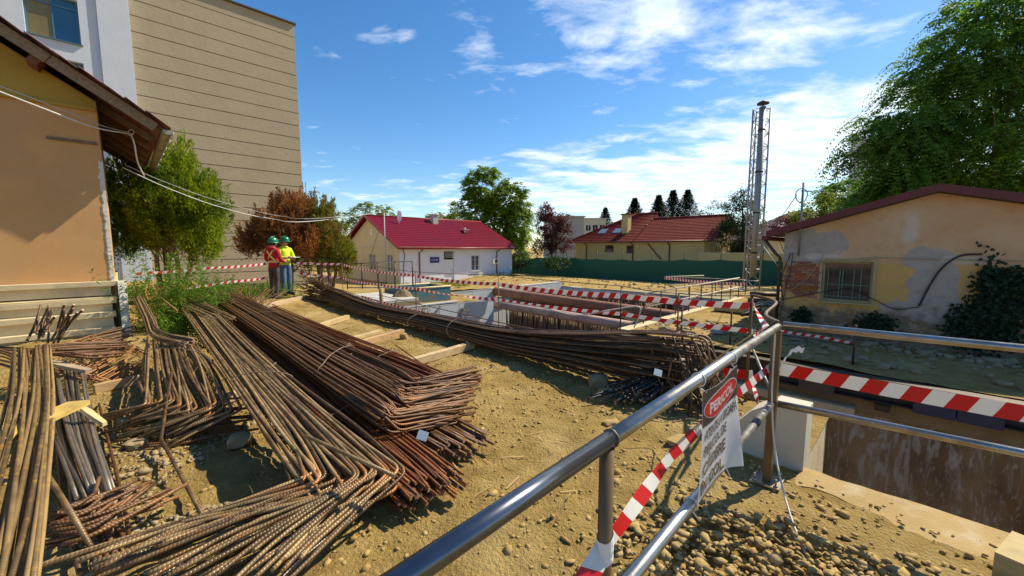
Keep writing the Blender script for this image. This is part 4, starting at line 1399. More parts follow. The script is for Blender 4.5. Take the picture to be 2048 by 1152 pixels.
# ------------------------------------------------------------------ old plastered building on the right
def old_plaster():
    m = bpy.data.materials.new('flaking_plaster')
    m.use_nodes = True
    t = m.node_tree
    L = t.links.new
    b = t.nodes['Principled BSDF']
    b.inputs['Roughness'].default_value = .95
    tc = N(t, 'ShaderNodeTexCoord')
    g = N(t, 'ShaderNodeNewGeometry')
    sep = N(t, 'ShaderNodeSeparateXYZ')
    L(tc.outputs['UV'], sep.inputs[0])
    X, Zc = sep.outputs[0], sep.outputs[1]      # metres along the wall, metres above its foot

    def noi(sc, det=7, off=(0, 0, 0)):
        mp = N(t, 'ShaderNodeMapping')
        mp.inputs['Location'].default_value = off
        L(tc.outputs['UV'], mp.inputs[0])
        n = N(t, 'ShaderNodeTexNoise')
        n.inputs['Scale'].default_value = sc
        n.inputs['Detail'].default_value = det
        n.inputs['Roughness'].default_value = .62
        L(mp.outputs[0], n.inputs['Vector'])
        return n.outputs[0]

    def mix(col, f, c):
        mx = N(t, 'ShaderNodeMix', data_type='RGBA')
        L(f, mx.inputs['Factor'])
        if isinstance(col, tuple): mx.inputs['A'].default_value = (*col, 1)
        else: L(col, mx.inputs['A'])
        if isinstance(c, tuple): mx.inputs['B'].default_value = (*c, 1)
        else: L(c, mx.inputs['B'])
        return mx.outputs['Result']

    def th(n, a, k): return mth(t, 'MULTIPLY', mth(t, 'SUBTRACT', n, a), k, clamp=True)
    n1, n2, n3 = noi(2.2, 8), noi(5.0, 8, (4, 2, 0)), noi(1.0, 6, (9, 1, 0))

    def patch(cx, cz, rx, rz, sharp=14.0, wob=.9):
        dx = mth(t, 'DIVIDE', mth(t, 'SUBTRACT', X, cx), rx)
        dz = mth(t, 'DIVIDE', mth(t, 'SUBTRACT', Zc, cz), rz)
        r = mth(t, 'SQRT', mth(t, 'ADD', mth(t, 'MULTIPLY', dx, dx), mth(t, 'MULTIPLY', dz, dz)))
        r = mth(t, 'ADD', r, mth(t, 'MULTIPLY', mth(t, 'SUBTRACT', n1, .5), wob * 2))
        return mth(t, 'MULTIPLY', mth(t, 'SUBTRACT', 1.0, r), sharp, clamp=True)
    # salmon field above, ochre below
    c = mix((0.60, 0.365, 0.185), th(n3, .42, 4), (0.64, 0.45, 0.27))
    c = mix(c, th(mth(t, 'ADD', n1, mth(t, 'MULTIPLY', Zc, .0)), .55, 5), (0.54, 0.31, 0.13))
    c = mix(c, th(mth(t, 'SUBTRACT', mth(t, 'ADD', 2.12, mth(t, 'MULTIPLY', n1, .06)), Zc), 0, 30), mix((0.62, 0.37, 0.11), th(n2, .5, 5), (0.52, 0.35, 0.16)))
    grey = mix((0.42, 0.365, 0.31), th(n2, .45, 4), (0.35, 0.305, 0.255))
    for a in ((.35, 2.55, .95, .52), (1.05, 2.72, .45, .30), (3.15, 1.55, .45, .75), (2.95, 2.25, .5, .28), (3.3, .95, .75, .28), (2.7, .95, .5, .25)):
        c = mix(c, patch(*a), grey)
    for a in ((2.65, 3.05, .18, .5), (.9, 2.3, .5, .1), (3.7, 2.25, .5, .12)):
        c = mix(c, mth(t, 'MULTIPLY', patch(*a, 3.0), .6), (.62, .56, .47))
    # bare brick and damp base
    c = mix(c, patch(.52, 1.62, .50, .50, 18, .6), (.32, .15, .085))
    damp = th(mth(t, 'ADD', mth(t, 'SUBTRACT', .98, Zc), mth(t, 'MULTIPLY', mth(t, 'SUBTRACT', n1, .5), 1.5)), 0, 4)
    c = mix(c, mth(t, 'MULTIPLY', damp, .9), mix((.17, .12, .075), th(n2, .48, 6), (.34, .27, .19)))
    c = mix(c, mth(t, 'MULTIPLY', th(noi(3.1, 8, (2, 7, 0)), .60, 8), mth(t, 'MULTIPLY', damp, .8)), (.28, .13, .08))
    c = mix(c, mth(t, 'MULTIPLY', th(n2, .58, 6), .35), (.30, .22, .14))
    L(c, b.inputs['Base Color'])
    bp = N(t, 'ShaderNodeBump')
    bp.inputs['Strength'].default_value = .5
    bp.inputs['Distance'].default_value = .02
    L(mth(t, 'ADD', n2, mth(t, 'MULTIPLY', noi(30, 4), .3)), bp.inputs['Height'])
    L(bp.outputs[0], b.inputs['Normal'])
    return m


OLDP = old_plaster()
RED_VERGE = mat('dull_red_verge', (0.15, 0.022, 0.022), (0.10, 0.018, 0.018), scale=4, rough=.6)
rp0, rq0, rz0 = -2.9, 14.3, -0.95
rW, r_e, r_r, rpk = 6.3, 2.98, 4.22, 3.08        # width, eave and ridge heights above foot, ridge position
t = thing('old_plastered_building', 'old low building with flaking salmon and ochre plaster and dull red roof edge', 'building', PQ(rp0 + rW / 2, rq0 + 4, rz0))
zpk = DQ(1875, 382, rq0 - .3).z - rz0
r_r = zpk
oR = PQ(rp0, rq0, rz0)
win = [(.96, 2.04, 1.05, 2.16), (4.15, 5.25, .95, 2.1)]
# front gable as a grid with uv in metres and real window holes
mb = MB()
xs = sorted({0, rpk, rW, *[x for w_ in win for x in w_[:2]], *[i * .45 for i in range(15) if i * .45 < rW]})
zs = sorted({0, r_e, *[z for w_ in win for z in w_[2:]]})
def topz(x): return r_e + (r_r - r_e) * (1 - abs(x - rpk) / (rpk if x < rpk else rW - rpk)) - .02
Pw = lambda x, z, d=0: oR + A3 * x + Z3 * z + B3 * d
for i in range(len(xs) - 1):
    for j in range(len(zs)):
        a, b = xs[i], xs[i + 1]
        if j == len(zs) - 1:
            quad = [(a, r_e), (b, r_e), (b, topz(b)), (a, topz(a))]
        else:
            quad = [(a, zs[j]), (b, zs[j]), (b, zs[j + 1]), (a, zs[j + 1])]
            if any(w_[0] < (a + b) / 2 < w_[1] and w_[2] < (zs[j] + zs[j + 1]) / 2 < w_[3] for w_ in win):
                continue
        mb.add([Pw(*q_) for q_ in quad], [(0, 1, 2, 3)], [tuple(quad)])
for a, b, c, d in win:
    for q_ in ([(a, c, 0), (b, c, 0), (b, c, .18), (a, c, .18)], [(a, d, .18), (b, d, .18), (b, d, 0), (a, d, 0)], [(a, c, 0), (a, c, .18), (a, d, .18), (a, d, 0)], [(b, c, .18), (b, c, 0), (b, d, 0), (b, d, .18)]):
        mb.add([Pw(*k_) for k_ in q_], [(0, 1, 2, 3)], [tuple((k_[0], k_[1]) for k_ in q_)])
for p_, dd in ((0, 0), (rW, 0)):
    mb.add([Pw(p_, 0), Pw(p_, 0, 9), Pw(p_, r_e, 9), Pw(p_, r_e)], [(0, 1, 2, 3)], [((0, 0), (9, 0), (9, r_e), (0, r_e))])
fw_ = mb.build('wall', OLDP, t)
FRM = mat('cream_wood_frame', (.46, .37, .21), (.36, .28, .15), scale=8, rough=.8)
GRIL = mat('green_grey_grille', (.14, .20, .15), rough=.6)
w1 = window(t, oR, A3, -B3, *win[0], .16, frame=FRM, mull=0, sill=True, fw=.05)
for k in range(5):
    x = lerp(win[0][0], win[0][1], [.12, .36, .42, .64, .78][k])
    g = MB(); g.bar(Pw(x, win[0][2] + .03, .07), Pw(x, win[0][3] - .2, .07), .02, .02, up=A3); g.build('grille_bar', GRIL, w1)
for zf in (.12, .42):
    z = lerp(win[0][2], win[0][3], zf)
    g = MB(); g.bar(Pw(win[0][0] + .05, z, .085), Pw(win[0][1] - .05, z, .085), .015, .02); g.build('grille_bar', GRIL, w1)
for s_, (xa, xb, za, zb_) in enumerate(((win[0][0] - .07, win[0][1] + .07, win[0][3] + .002, win[0][3] + .07), (win[0][0] - .07, win[0][0] - .002, win[0][2], win[0][3]), (win[0][1] + .002, win[0][1] + .07, win[0][2], win[0][3]))):
    g = MB(); g.box(Pw((xa + xb) / 2, (za + zb_) / 2, -.015), (xb - xa, .04, zb_ - za), RS); g.build('surround', FRM, w1)
window(t, oR, A3, -B3, *win[1], .16, frame=FRM, mull=0, sill=True, fw=.05, glass=mat('boarded', (.20, .17, .14), (.15, .12, .10), rough=.9))
# bare bricks
BRICK = mat('red_brick', (.36, .15, .08), (.27, .11, .06), scale=20, rough=.95, orand=.3)
bmb = MB(); bmb.box((0, 0, 0), (.225, .05, .058), RS)
bme = bmb.mesh('brick', BRICK, (0, 0, 0))
base = Vector(WORLD_LOC[t.name])
rnd = random.Random(12)
for r in range(15):
    for c_ in range(5):
        x = .10 + c_ * .24 + (.12 if r % 2 else 0)
        z = 1.12 + r * .071
        if ((x - .52) / .48) ** 2 + ((z - 1.62) / .56) ** 2 + rnd.uniform(-.2, .2) > 1 or x > .86:
            continue
        o = bpy.data.objects.new('brick', bme)
        COL.objects.link(o); o.parent = fw_
        o.location = Pw(x, z, -.006 + rnd.uniform(-.008, .012)) - base
# roof: two red sheets with deep verge, plus eave fascia
for s_ in (0, 1):
    mb = MB()
    xe = -.42 if s_ == 0 else rW + .42
    sl_ = (r_r - r_e) / (rpk if s_ == 0 else rW - rpk)
    ze = r_e - .42 * sl_ + .04
    a, b = Pw(xe, ze, -.32), Pw(rpk, r_r + .04, -.32)
    mb.prism([a, b, b + Z3 * .10, a + Z3 * .10], B3 * 9.5)
    rf = mb.build('roof', RED_VERGE, t)
    mb = MB(); mb.prism([a - B3 * .03 - Z3 * .05, b - B3 * .03 - Z3 * .05, b - B3 * .03 + Z3 * .14, a - B3 * .03 + Z3 * .14], B3 * .028); mb.build('verge_fascia', RED_VERGE, rf)
mb = MB(); mb.tube([Pw(-.47, r_e - .15, -.35), Pw(-.47, r_e - .18, 9)], .07, 8); mb.build('gutter', RED_VERGE, t)
mb = MB(); mb.tube([Pw(-.47, r_e - .2, -.2), Pw(-.2, r_e - .6, -.1), Pw(-.07, r_e - .75, -.06), Pw(-.07, .1, -.06)], .045, 8); mb.build('downpipe', DARK_STEEL, t)
mb = MB(); mb.tube([Pw(2.35, 1.98, -.05) + A3 * -2.3, Pw(2.0, 2.28, -.05), Pw(4.5, 2.24, -.05), Pw(6.2, 2.2, -.05)], .012, 5)
mb.build('wall_conduit', FRM, t)
# cables on the facade, each its own thing
CABLE = mat('black_cable', (.02, .022, .03), rough=.6)
CABLE_TAN = mat('tan_cable', (.42, .33, .22), rough=.7)
for lab, pts, r_, m_ in (
        ('thick dark cable curving over the grey patch on the plastered wall', [(1838, 612), (1860, 570), (1885, 535), (1920, 512), (1965, 508)], .022, CABLE),
        ('thin dark cable sagging under the window of the plastered building', [(1560, 600), (1640, 585), (1700, 580), (1750, 600), (1790, 618), (1838, 614)], .011, CABLE),
        ('dark cable hanging down the bare brick corner of the plastered building', [(1582, 505), (1572, 530), (1562, 560), (1566, 600)], .012, CABLE),
        ('second dark cable looping down beside the brick patch', [(1586, 505), (1580, 545), (1572, 570), (1564, 620)], .01, CABLE),
        ('tan cable slanting across the brick patch to the corner', [(1648, 507), (1620, 550), (1590, 575), (1556, 590)], .01, CABLE_TAN),
        ('pale cable sagging across the top of the barred window', [(1650, 518), (1680, 524), (1715, 524), (1748, 518)], .01, FRM)):
    mb = MB(); mb.tube(catmull([DQ(x, y, rq0 - .05) for x, y in pts], 5), r_, 6)
    mb.build('facade_cable', m_, label=lab, cat='cable')
mb = MB()
w = DQ(1602, 440, rq0 - .12)
mb.tube([Vector((w.x, w.y, rz0 + 2.3)), Vector((w.x, w.y, rz0 + 2.3 + 2.1))], .03, 8)
tq = mb.build('service_mast', mat('grey_mast', (.25, .25, .26), rough=.5, metal=.5), label='thin grey service mast with coiled cable on the plastered building', cat='mast')
top = Vector((w.x, w.y, rz0 + 4.05))
mb = MB()
mb.tube([top + Vector((math.cos(a) * (.17 + .02 * math.sin(3 * a)), .05 + .02 * math.sin(a * 2), math.sin(a) * .2)) for a in [i * 4 * math.pi / 40 for i in range(40)]], .012, 5)
mb.build('cable_coil', CABLE, tq)
mb = MB(); mb.bar(top + Vector((-.05, 0, .12)), top + Vector((.25, 0, .10)), .03, .03); mb.build('cross_arm', MATS['grey_mast'], tq)
mb = MB(); mb.tube(sag(top + Vector((-.17, 0, 0)), DY(1520, 470, 30), .3, 8), .012, 5)
mb.build('service_cable', CABLE, label='thin cable running down left from the service mast', cat='cable')
# ================================================================== reinforcing steel
def fillet(pts, sharp, rad=0.06):
    """round the flagged corners of a polyline, smooth the rest"""
    out = []
    runs, cur = [], [pts[0]]
    for i in range(1, len(pts)):
        cur.append(pts[i])
        if i in sharp and i < len(pts) - 1:
            runs.append(cur); cur = [pts[i]]
    runs.append(cur)
    for k, run in enumerate(runs):
        c = catmull(run, 5) if len(run) > 2 else [Vector(run[0]).lerp(Vector(run[1]), i / 4) for i in range(5)]
        if k > 0:
            corner = Vector(run[0])
            d_in = (out[-1] - out[-2]).normalized() if len(out) > 1 else Vector((1, 0, 0))
            prev = out[-2]
            nxt = c[1]
            a = corner + (prev - corner).normalized() * min(rad, (prev - corner).length * .6)
            b = corner + (nxt - corner).normalized() * min(rad, (nxt - corner).length * .6)
            out[-1] = a
            for q in (.25, .5, .75):
                out.append(a * (1 - q) ** 2 + corner * 2 * q * (1 - q) + b * q * q)
            out.append(b)
            out += c[1:]
        else:
            out += c
    return out


def bundle(label, left, right, n, layers, dz, r, m, sharp=(), jit=.3, lat=.02, zj=.01, seed=1, rad=.05, name='rebar_bundle', trim0=.3, sides=6, ties=(), cat='rebar', lift=None, cross=.10):
    """bars laid between a left and a right edge line, both given as (px, py, z) in the photograph"""
    rnd = random.Random(seed)
    Lp = [G(*a) if len(a) == 3 else Vector(a[0]) for a in left]
    Rp = [G(*a) if len(a) == 3 else Vector(a[0]) for a in right]
    mid = (Lp[len(Lp) // 2] + Rp[len(Rp) // 2]) / 2
    t = thing(name, label, cat, (mid.x, mid.y, 0))
    per = max(1, math.ceil(n / layers))
    for i in range(n):
        lay, k = divmod(i, per)
        s = (k + .5 + (.5 if lay % 2 else 0)) / (per + .5)
        s = min(1, max(0, s + rnd.uniform(-.5, .5) / per * .9))
        d0, d1 = rnd.gauss(0, cross), rnd.gauss(0, cross)
        drift = [lerp(d0, d1, j / (len(Lp) - 1)) * (.45 if j in sharp else 1) for j in range(len(Lp))]
        pts = []
        dl = [rnd.uniform(-lat, lat) for _ in Lp]
        e0, e1 = rnd.uniform(0, trim0), rnd.uniform(-jit, jit * .3)
        for j in range(len(Lp)):
            w = Lp[j].lerp(Rp[j], min(1.04, max(-.04, s + drift[j])))
            ac = (Rp[j] - Lp[j])
            ac = ac.normalized() if ac.length > 1e-6 else A3
            w = w + ac * dl[j] + Z3 * (lay * dz * (lift[j] if lift else 1.0) + rnd.uniform(-zj, zj))
            pts.append(w)
        d = (pts[1] - pts[0]).normalized()
        pts[0] = pts[0] + d * min(e0, (pts[1] - pts[0]).length * .6)
        d = (pts[-1] - pts[-2]).normalized()
        pts[-1] = pts[-1] + d * max(e1, -(pts[-1] - pts[-2]).length * .6)
        sh = set(sharp)
        for j in sh:
            pts[j] = pts[j] + (pts[j] - pts[j - 1]).normalized() * rnd.gauss(0, .055)
        path = fillet(pts, sh, rad * rnd.uniform(.8, 1.3))
        for k2, q_ in enumerate(path):
            p_, qq = pq(q_)
            g = ground_z(p_, qq) + r
            if q_.z < g and not in_pit(p_, qq):
                path[k2] = Vector((q_.x, q_.y, g + .004 * (k % 3)))
        mb = MB()
        flags = [0.0] * len(path)
        for j in sh:
            for k2, q_ in enumerate(path):
                flags[k2] = max(flags[k2], 1 - sstep(rad * .8, rad * 2.6, (q_ - pts[j]).length))
        mb.tube(path, r * rnd.uniform(.9, 1.08), sides, rust=flags, cap_mi=1)
        mb.build('bar', [m, CUT], t)
    for f in ties:                       # wire ties round the bundle
        j = min(len(Lp) - 2, int(f)); fr = f - j
        a, b = Lp[j].lerp(Lp[j + 1], fr), Rp[j].lerp(Rp[j + 1], fr)
        c = (a + b) / 2
        ax = (b - a).normalized()
        w, h = (b - a).length / 2 + r * 1.6, (layers * dz) / 2 + r * 2.2
        mb = MB()
        pts = [c + Z3 * (h - r) + ax * math.cos(q_) * w + Z3 * math.sin(q_) * h + Vector((rnd.uniform(-.01, .01), rnd.uniform(-.01, .01), rnd.uniform(-.006, .006))) for q_ in [i * 2 * math.pi / 20 for i in range(20)]]
        mb.tube(pts, .0045, 5, closed=True)
        e = c + Z3 * (2 * h)
        mb.tube([e, e + Vector((.05, -.03, .06)), e + Vector((.1, -.02, .03)), e + Vector((.13, .02, .07))], .004, 5)
        mb.build('tie_wire', WIRE_RUST, t)
    return t


def E(p, q, z):          # a point given in site coordinates, for bundle()
    return (PQ(p, q, z),)


# long dark bundle on the near rim, fanned at its far end, hooked at its near end
prof = [(-13.5, .66, .05), (-12.3, .50, .08), (-10.8, .30, .13), (-8.5, .20, .08), (-6.2, .20, .12), (-4.4, .26, .08), (-3.0, .40, .10), (-2.0, .56, .10), (-1.72, .60, .10)]
rnd = random.Random(21)
t = thing('rebar_bundle', 'long dark brown rebar bundle along the tape barrier, fanned far end, hooked near end', 'rebar', PQ(-7, 4.1, 0))
nb = 112
for i in range(nb):
    s, k = rnd.random(), (i % 8) / 7.0
    s = (s - .5) * (1 - .55 * k) + .5
    hooked = i % 3 != 0
    pe = rnd.uniform(-.25, .35)
    fan = rnd.uniform(-1, 1)
    pts = []
    for j, (p, h, b) in enumerate(prof):
        q = 3.80 + .62 * s + .04 * noise.noise(Vector((p * .5, i, 0)))
        if j == 0: q += fan * .35
        if j == 1: q += fan * .10
        z = b + .02 + h * k * (1 if j > 1 else rnd.uniform(.6, 1.15)) + .02 * noise.noise(Vector((p * .8, i, 5)))
        if j == len(prof) - 1: p += pe
        if j == 0: p += rnd.uniform(0, .9)
        pts.append(PQ(p, q, z))
    sh = set()
    if hooked:
        e = pts[-1]
        tip = e + A3 * rnd.uniform(.12, .34) - B3 * rnd.uniform(.0, .25) - Z3 * min(e.z - .02, rnd.uniform(.30, .52))
        pts.append(tip)
        sh = {len(pts) - 2}
    mb = MB(); mb.tube(fillet(pts, sh, .06), rnd.uniform(.009, .012), 6); mb.build('bar', RB_DARK, t)
for p, h in ((-11.3, .36), (-6.6, .22), (-5.35, .30)):
    mb = MB()
    c = PQ(p, 4.1, .1 + h / 2)
    mb.tube([c + B3 * math.cos(a) * .36 + Z3 * math.sin(a) * (h / 2 + .03) for a in [i * 2 * math.pi / 18 for i in range(18)]], .006, 5, closed=True)
    for k in range(5):
        e = c + Z3 * (h / 2 + .04) + B3 * rnd.uniform(-.1, .1)
        mb.tube(catmull([e + Vector((rnd.uniform(-.12, .12), rnd.uniform(-.08, .08), rnd.uniform(-.05, .14))) for _ in range(4)], 3), .005, 4)
    mb.build('tie_wire', WIRE_RUST, t)

bundle('short black dusty bars with cut ends at the near end of the long bundle', [(1330, 732, .30), (1270, 768, .14), (1185, 802, .05)], [(1398, 735, .34), (1372, 778, .16), (1345, 826, .05)], 34, 3, .045, .013, RB_BLACK, jit=.22, lat=.05, seed=3, trim0=.3)
bundle('rusty hooked bars propped beside the short black bars', [(1335, 725, .45), (1322, 790, .12), (1300, 820, .04)], [(1372, 715, .48), (1366, 770, .15), (1340, 822, .04)], 9, 1, .03, .012, RB_BROWN, jit=.15, lat=.04, seed=33)

# central stack
bundle('dark rusty straight bars lying under the central hooked bundle with cut ends showing', [(560, 735, .08), (700, 820, .08), (862, 925, .06)], [(700, 745, .10), (850, 815, .08), (996, 893, .06)], 56, 3, .036, 0.0118, RB_BROWN, jit=.15, seed=4, zj=.004)
bundle('red rusted straight bundle between the dusty bent bars and the central stack', [(392, 638, .10), (470, 705, .12), (600, 830, .12), (742, 958, .10), (812, 1022, .06)], [(492, 640, .14), (585, 705, .14), (690, 795, .14), (825, 900, .12), (926, 985, .07)], 92, 4, .030, 0.0098, RB_RED, jit=.12, seed=5, zj=.005, ties=(2.4,))
bundle('large brown bundle on top of the central stack with ends bent to the right', [(408, 590, .34), (500, 655, .34), (620, 745, .34), (740, 832, .32), (778, 862, .26), (940, 838, .10)], [(462, 590, .36), (585, 650, .36), (690, 702, .36), (790, 748, .34), (840, 772, .30), (962, 748, .26)], 92, 4, .034, 0.0098, RB_BROWN, sharp=(4,), jit=.14, seed=6, rad=.05, cross=.14, ties=(.9, 2.2), lift=(1.2, 1.0, .9, .9, .8, .8))
bundle('thin red brown bundle on the timbers to the right of the central stack', [(512, 628, .18), (610, 676, .16), (700, 712, .14), (790, 748, .12), (868, 778, .06)], [(545, 614, .20), (660, 662, .18), (760, 700, .16), (835, 730, .12), (905, 762, .06)], 44, 4, .026, 0.0085, RB_RED, jit=.12, seed=7, ties=(2.6,), zj=.004)

# dusty bent bars in the middle foreground
bundle('large bundle of dusty ribbed bars bent towards the lower left corner', [(352, 600, .40), (412, 690, .38), (470, 778, .36), (532, 880, .28), (592, 985, .16), (320, 1058, .13), (60, 1150, .11)], [(400, 592, .44), (498, 690, .42), (588, 772, .38), (700, 862, .30), (806, 950, .20), (660, 1085, .10), (540, 1200, .06)], 44, 2, .040, 0.0112, RB_GREY, sharp=(4,), jit=.35, lat=.02, seed=8, rad=.07, sides=8, ties=(1.95,), zj=.008, cross=.17)
bundle('dark bars under the near legs of the dusty bent bundle', [(640, 985, .04), (380, 1062, .04), (150, 1150, .04)], [(812, 958, .05), (690, 1075, .04), (560, 1190, .04)], 14, 1, .03, 0.0115, RB_BLUE, jit=.25, seed=9, sides=8)
# fan of L-shaped bars
bundle('dusty bars curving round beside the weeds with ends pointing right', [(268, 600, .62), (288, 645, .52), (304, 680, .42), (372, 700, .36)], [(282, 590, .66), (308, 640, .56), (330, 668, .48), (398, 684, .40)], 18, 3, .03, 0.0105, RB_GREY, jit=.15, seed=10)
bundle('fan of dusty L shaped bars with rusty bends left of the large bent bundle', [(300, 672, .30), (296, 740, .28), (295, 812, .22), (205, 842, .10)], [(392, 690, .34), (432, 745, .32), (486, 832, .20), (330, 902, .04)], 36, 2, .05, 0.0105, RB_GREY, sharp=(2,), jit=.3, lat=.05, seed=11, rad=.05, sides=7, ties=(.7,))
bundle('rusty crossing bar legs under the fan of L shaped bars', [(225, 830, .06), (330, 815, .08), (480, 800, .12)], [(215, 905, .04), (350, 885, .05), (500, 862, .06)], 15, 1, .03, .012, RB_BROWN, jit=.3, lat=.08, seed=12)
# left foreground
bundle('thick long dusty bars running down the left edge of the picture', [(28, 700, .52), (20, 800, .50), (-40, 1000, .46), (-120, 1250, .40)], [(104, 692, .54), (112, 800, .50), (96, 1000, .44), (60, 1250, .36)], 22, 2, .028, 0.0098, RB_OCHRE, jit=.1, lat=.012, seed=13, trim0=.08, sides=8)
bundle('right pointing legs of the thick bars in front of the concrete steps', [(22, 712, .50), (120, 690, .44), (245, 684, .34)], [(104, 706, .46), (180, 716, .42), (262, 712, .30)], 14, 2, .03, .0135, RB_BROWN, jit=.25, seed=14, lat=.03)
bundle('row of upright lying grey blue bars beside the thick dusty bars', [(92, 738, .24), (100, 860, .22), (150, 1012, .16)], [(160, 722, .22), (185, 850, .20), (228, 1000, .14)], 20, 2, .028, 0.0105, RB_BLUE, jit=.12, lat=.02, seed=15, trim0=.06, sides=8)
bundle('lower bars showing under the row of grey blue bars', [(110, 800, .05), (130, 1000, .04), (150, 1160, .03)], [(200, 800, .05), (240, 980, .04), (270, 1100, .03)], 12, 1, .03, .011, RB_BROWN, jit=.2, lat=.03, seed=16, sides=7)
bundle('rusty bars with cut ends pointing right at the bottom left', [(70, 1055, .20), (150, 1022, .20), (225, 968, .20)], [(60, 1105, .10), (200, 1075, .10), (388, 998, .08)], 20, 2, .05, .0108, RB_BROWN, jit=.28, lat=.07, seed=17, sides=8, trim0=.15)
bundle('ribbed bars sticking up to the right before the concrete steps', [(52, 700, .46), (70, 655, .66), (84, 618, .86)], [(122, 690, .46), (145, 655, .66), (172, 626, .86)], 16, 2, .05, .0115, RB_DARK, jit=.2, lat=.04, seed=18, sides=7)
bundle('dark bars lying right of the sticking up bars below the steps', [(100, 700, .34), (190, 668, .36), (262, 652, .36)], [(100, 716, .28), (190, 700, .28), (268, 680, .28)], 18, 2, .03, .0125, RB_DARK, jit=.22, lat=.04, seed=19)
bundle('spread of thin bars pointing up right behind the central stack', [(478, 632, .10), (455, 590, .45), (440, 556, .72)], [(512, 628, .10), (540, 605, .28), (575, 582, .40)], 24, 2, .03, .0095, RB_BROWN, jit=.35, lat=.05, seed=20)
bundle('jumble of dark bars behind the dusty bundles near the weeds', [(300, 585, .50), (380, 600, .42), (470, 620, .34)], [(330, 556, .66), (400, 575, .55), (500, 600, .40)], 26, 3, .04, .010, RB_DARK, jit=.4, lat=.09, seed=22)
bundle('dusty short bars pointing right behind the dusty bundle', [(352, 606, .50), (400, 632, .46), (440, 652, .42)], [(372, 592, .52), (420, 612, .50), (470, 634, .46)], 9, 1, .03, .0115, RB_GREY, jit=.15, seed=23)
bundle('bunch of orange rusted bars standing by the weeds', [(282, 562, .80), (280, 580, .62), (284, 604, .42)], [(300, 560, .82), (306, 580, .62), (318, 600, .44)], 12, 2, .02, .009, RB_ORANGE, jit=.1, lat=.03, seed=24)
bundle('pale timber dust covered bars at the far left edge', [(-60, 690, .50), (10, 690, .46), (60, 700, .42)], [(-60, 720, .40), (0, 740, .36), (40, 760, .30)], 8, 1, .02, .013, RB_DARK, jit=.2, seed=25)

# orange stirrups, closed loops lying in a leaning pile
t = thing('stirrup_pile', 'pile of thin orange rusted stirrups beside the grey blue bars', 'rebar', tuple(G(205, 745, 0)))
rnd = random.Random(31)
e0, e1 = G(165, 770, .04), G(252, 722, .04)
ax = (e1 - e0).normalized()
ay = Vector((-ax.y, ax.x, 0))
for k in range(20):
    c = (e0 + e1) / 2 + ay * (-.22 + .025 * k) + Z3 * (.05 + .012 * k) + ax * rnd.uniform(-.05, .05)
    l, w = .62 * rnd.uniform(.92, 1.05), .20
    tl = Vector((0, 0, .25)) + ay * .97
    rot = rnd.uniform(-.12, .12)
    ux = (ax * math.cos(rot) + ay * math.sin(rot))
    uy = (tl * .6 + Z3 * rnd.uniform(.1, .4)).normalized()
    P4 = [c - ux * l - uy * w, c + ux * l - uy * w, c + ux * l + uy * w, c - ux * l + uy * w]
    pts = []
    for i in range(4):
        a, b = P4[i], P4[(i + 1) % 4]
        for f in (.06, .5, .94):
            pts.append(a.lerp(b, f))
    mb = MB(); mb.tube(pts, .0055, 5, closed=True); mb.build('stirrup', RB_ORANGE, t)

# single bars
def single(label, pts, r, m, name='loose_bar', sharp=()):
    mb = MB(); mb.tube(fillet([G(*p) for p in pts], set(sharp), .03), r, 8)
    mb.build(name, m, label=label, cat='rebar')


single('long bent single bar standing out between the bundles in the left foreground', [(344, 742, .38), (322, 878, .14), (406, 1034, .05)], .0115, RB_GREY, sharp=(1,))
single('thin rusty bar lying askew on the timber right of the central stack', [(791, 690, .22), (862, 740, .08)], .008, RB_RED)
single('short rusty bar end sticking up left of the fan of L shaped bars', [(277, 764, .34), (292, 800, .22)], .014, RB_BROWN)
single('thick crooked bar lying over the cut ends at the bottom left', [(95, 950, .34), (140, 1022, .28), (184, 1098, .12)], .0125, RB_GREY)
single('short ribbed bar lying on the dusty bent bundle', [(612, 872, .42), (790, 952, .34)], .0115, RB_GREY)
single('bright orange bent hook bar among the jumble near the weeds', [(296, 560, .80), (318, 590, .66), (355, 622, .50)], .008, RB_ORANGE)
single('orange hook bar end in front of the fan of bars', [(264, 838, .16), (300, 862, .06)], .0125, RB_ORANGE)

# ------------------------------------------------------------------ timbers under the bundles
def timber(label, a, b, w, h, m=WOOD, name='timber'):
    a, b = Vector(a), Vector(b)
    mb = MB()
    x = (b - a).normalized()
    y = Z3.cross(x).normalized()
    z = x.cross(y)
    n = 6
    R_ = Matrix((x, y, z)).transposed()
    vs = []
    rn = random.Random(hash(label) % 1000 if False else len(label))
    for i in range(n + 1):
        c = a.lerp(b, i / n) + y * rn.uniform(-.006, .006)
        for sy, sz in ((-1, -1), (1, -1), (1, 1), (-1, 1)):
            vs.append(c + y * sy * w / 2 + z * sz * h / 2)
    fs = [(3, 2, 1, 0), tuple(4 * n + k for k in range(4))]
    for i in range(n):
        for k in range(4):
            fs.append((4 * i + k, 4 * i + (k + 1) % 4, 4 * (i + 1) + (k + 1) % 4, 4 * (i + 1) + k))
    mb.add(vs, fs)
    return mb.build(name, m, label=label, cat='timber')


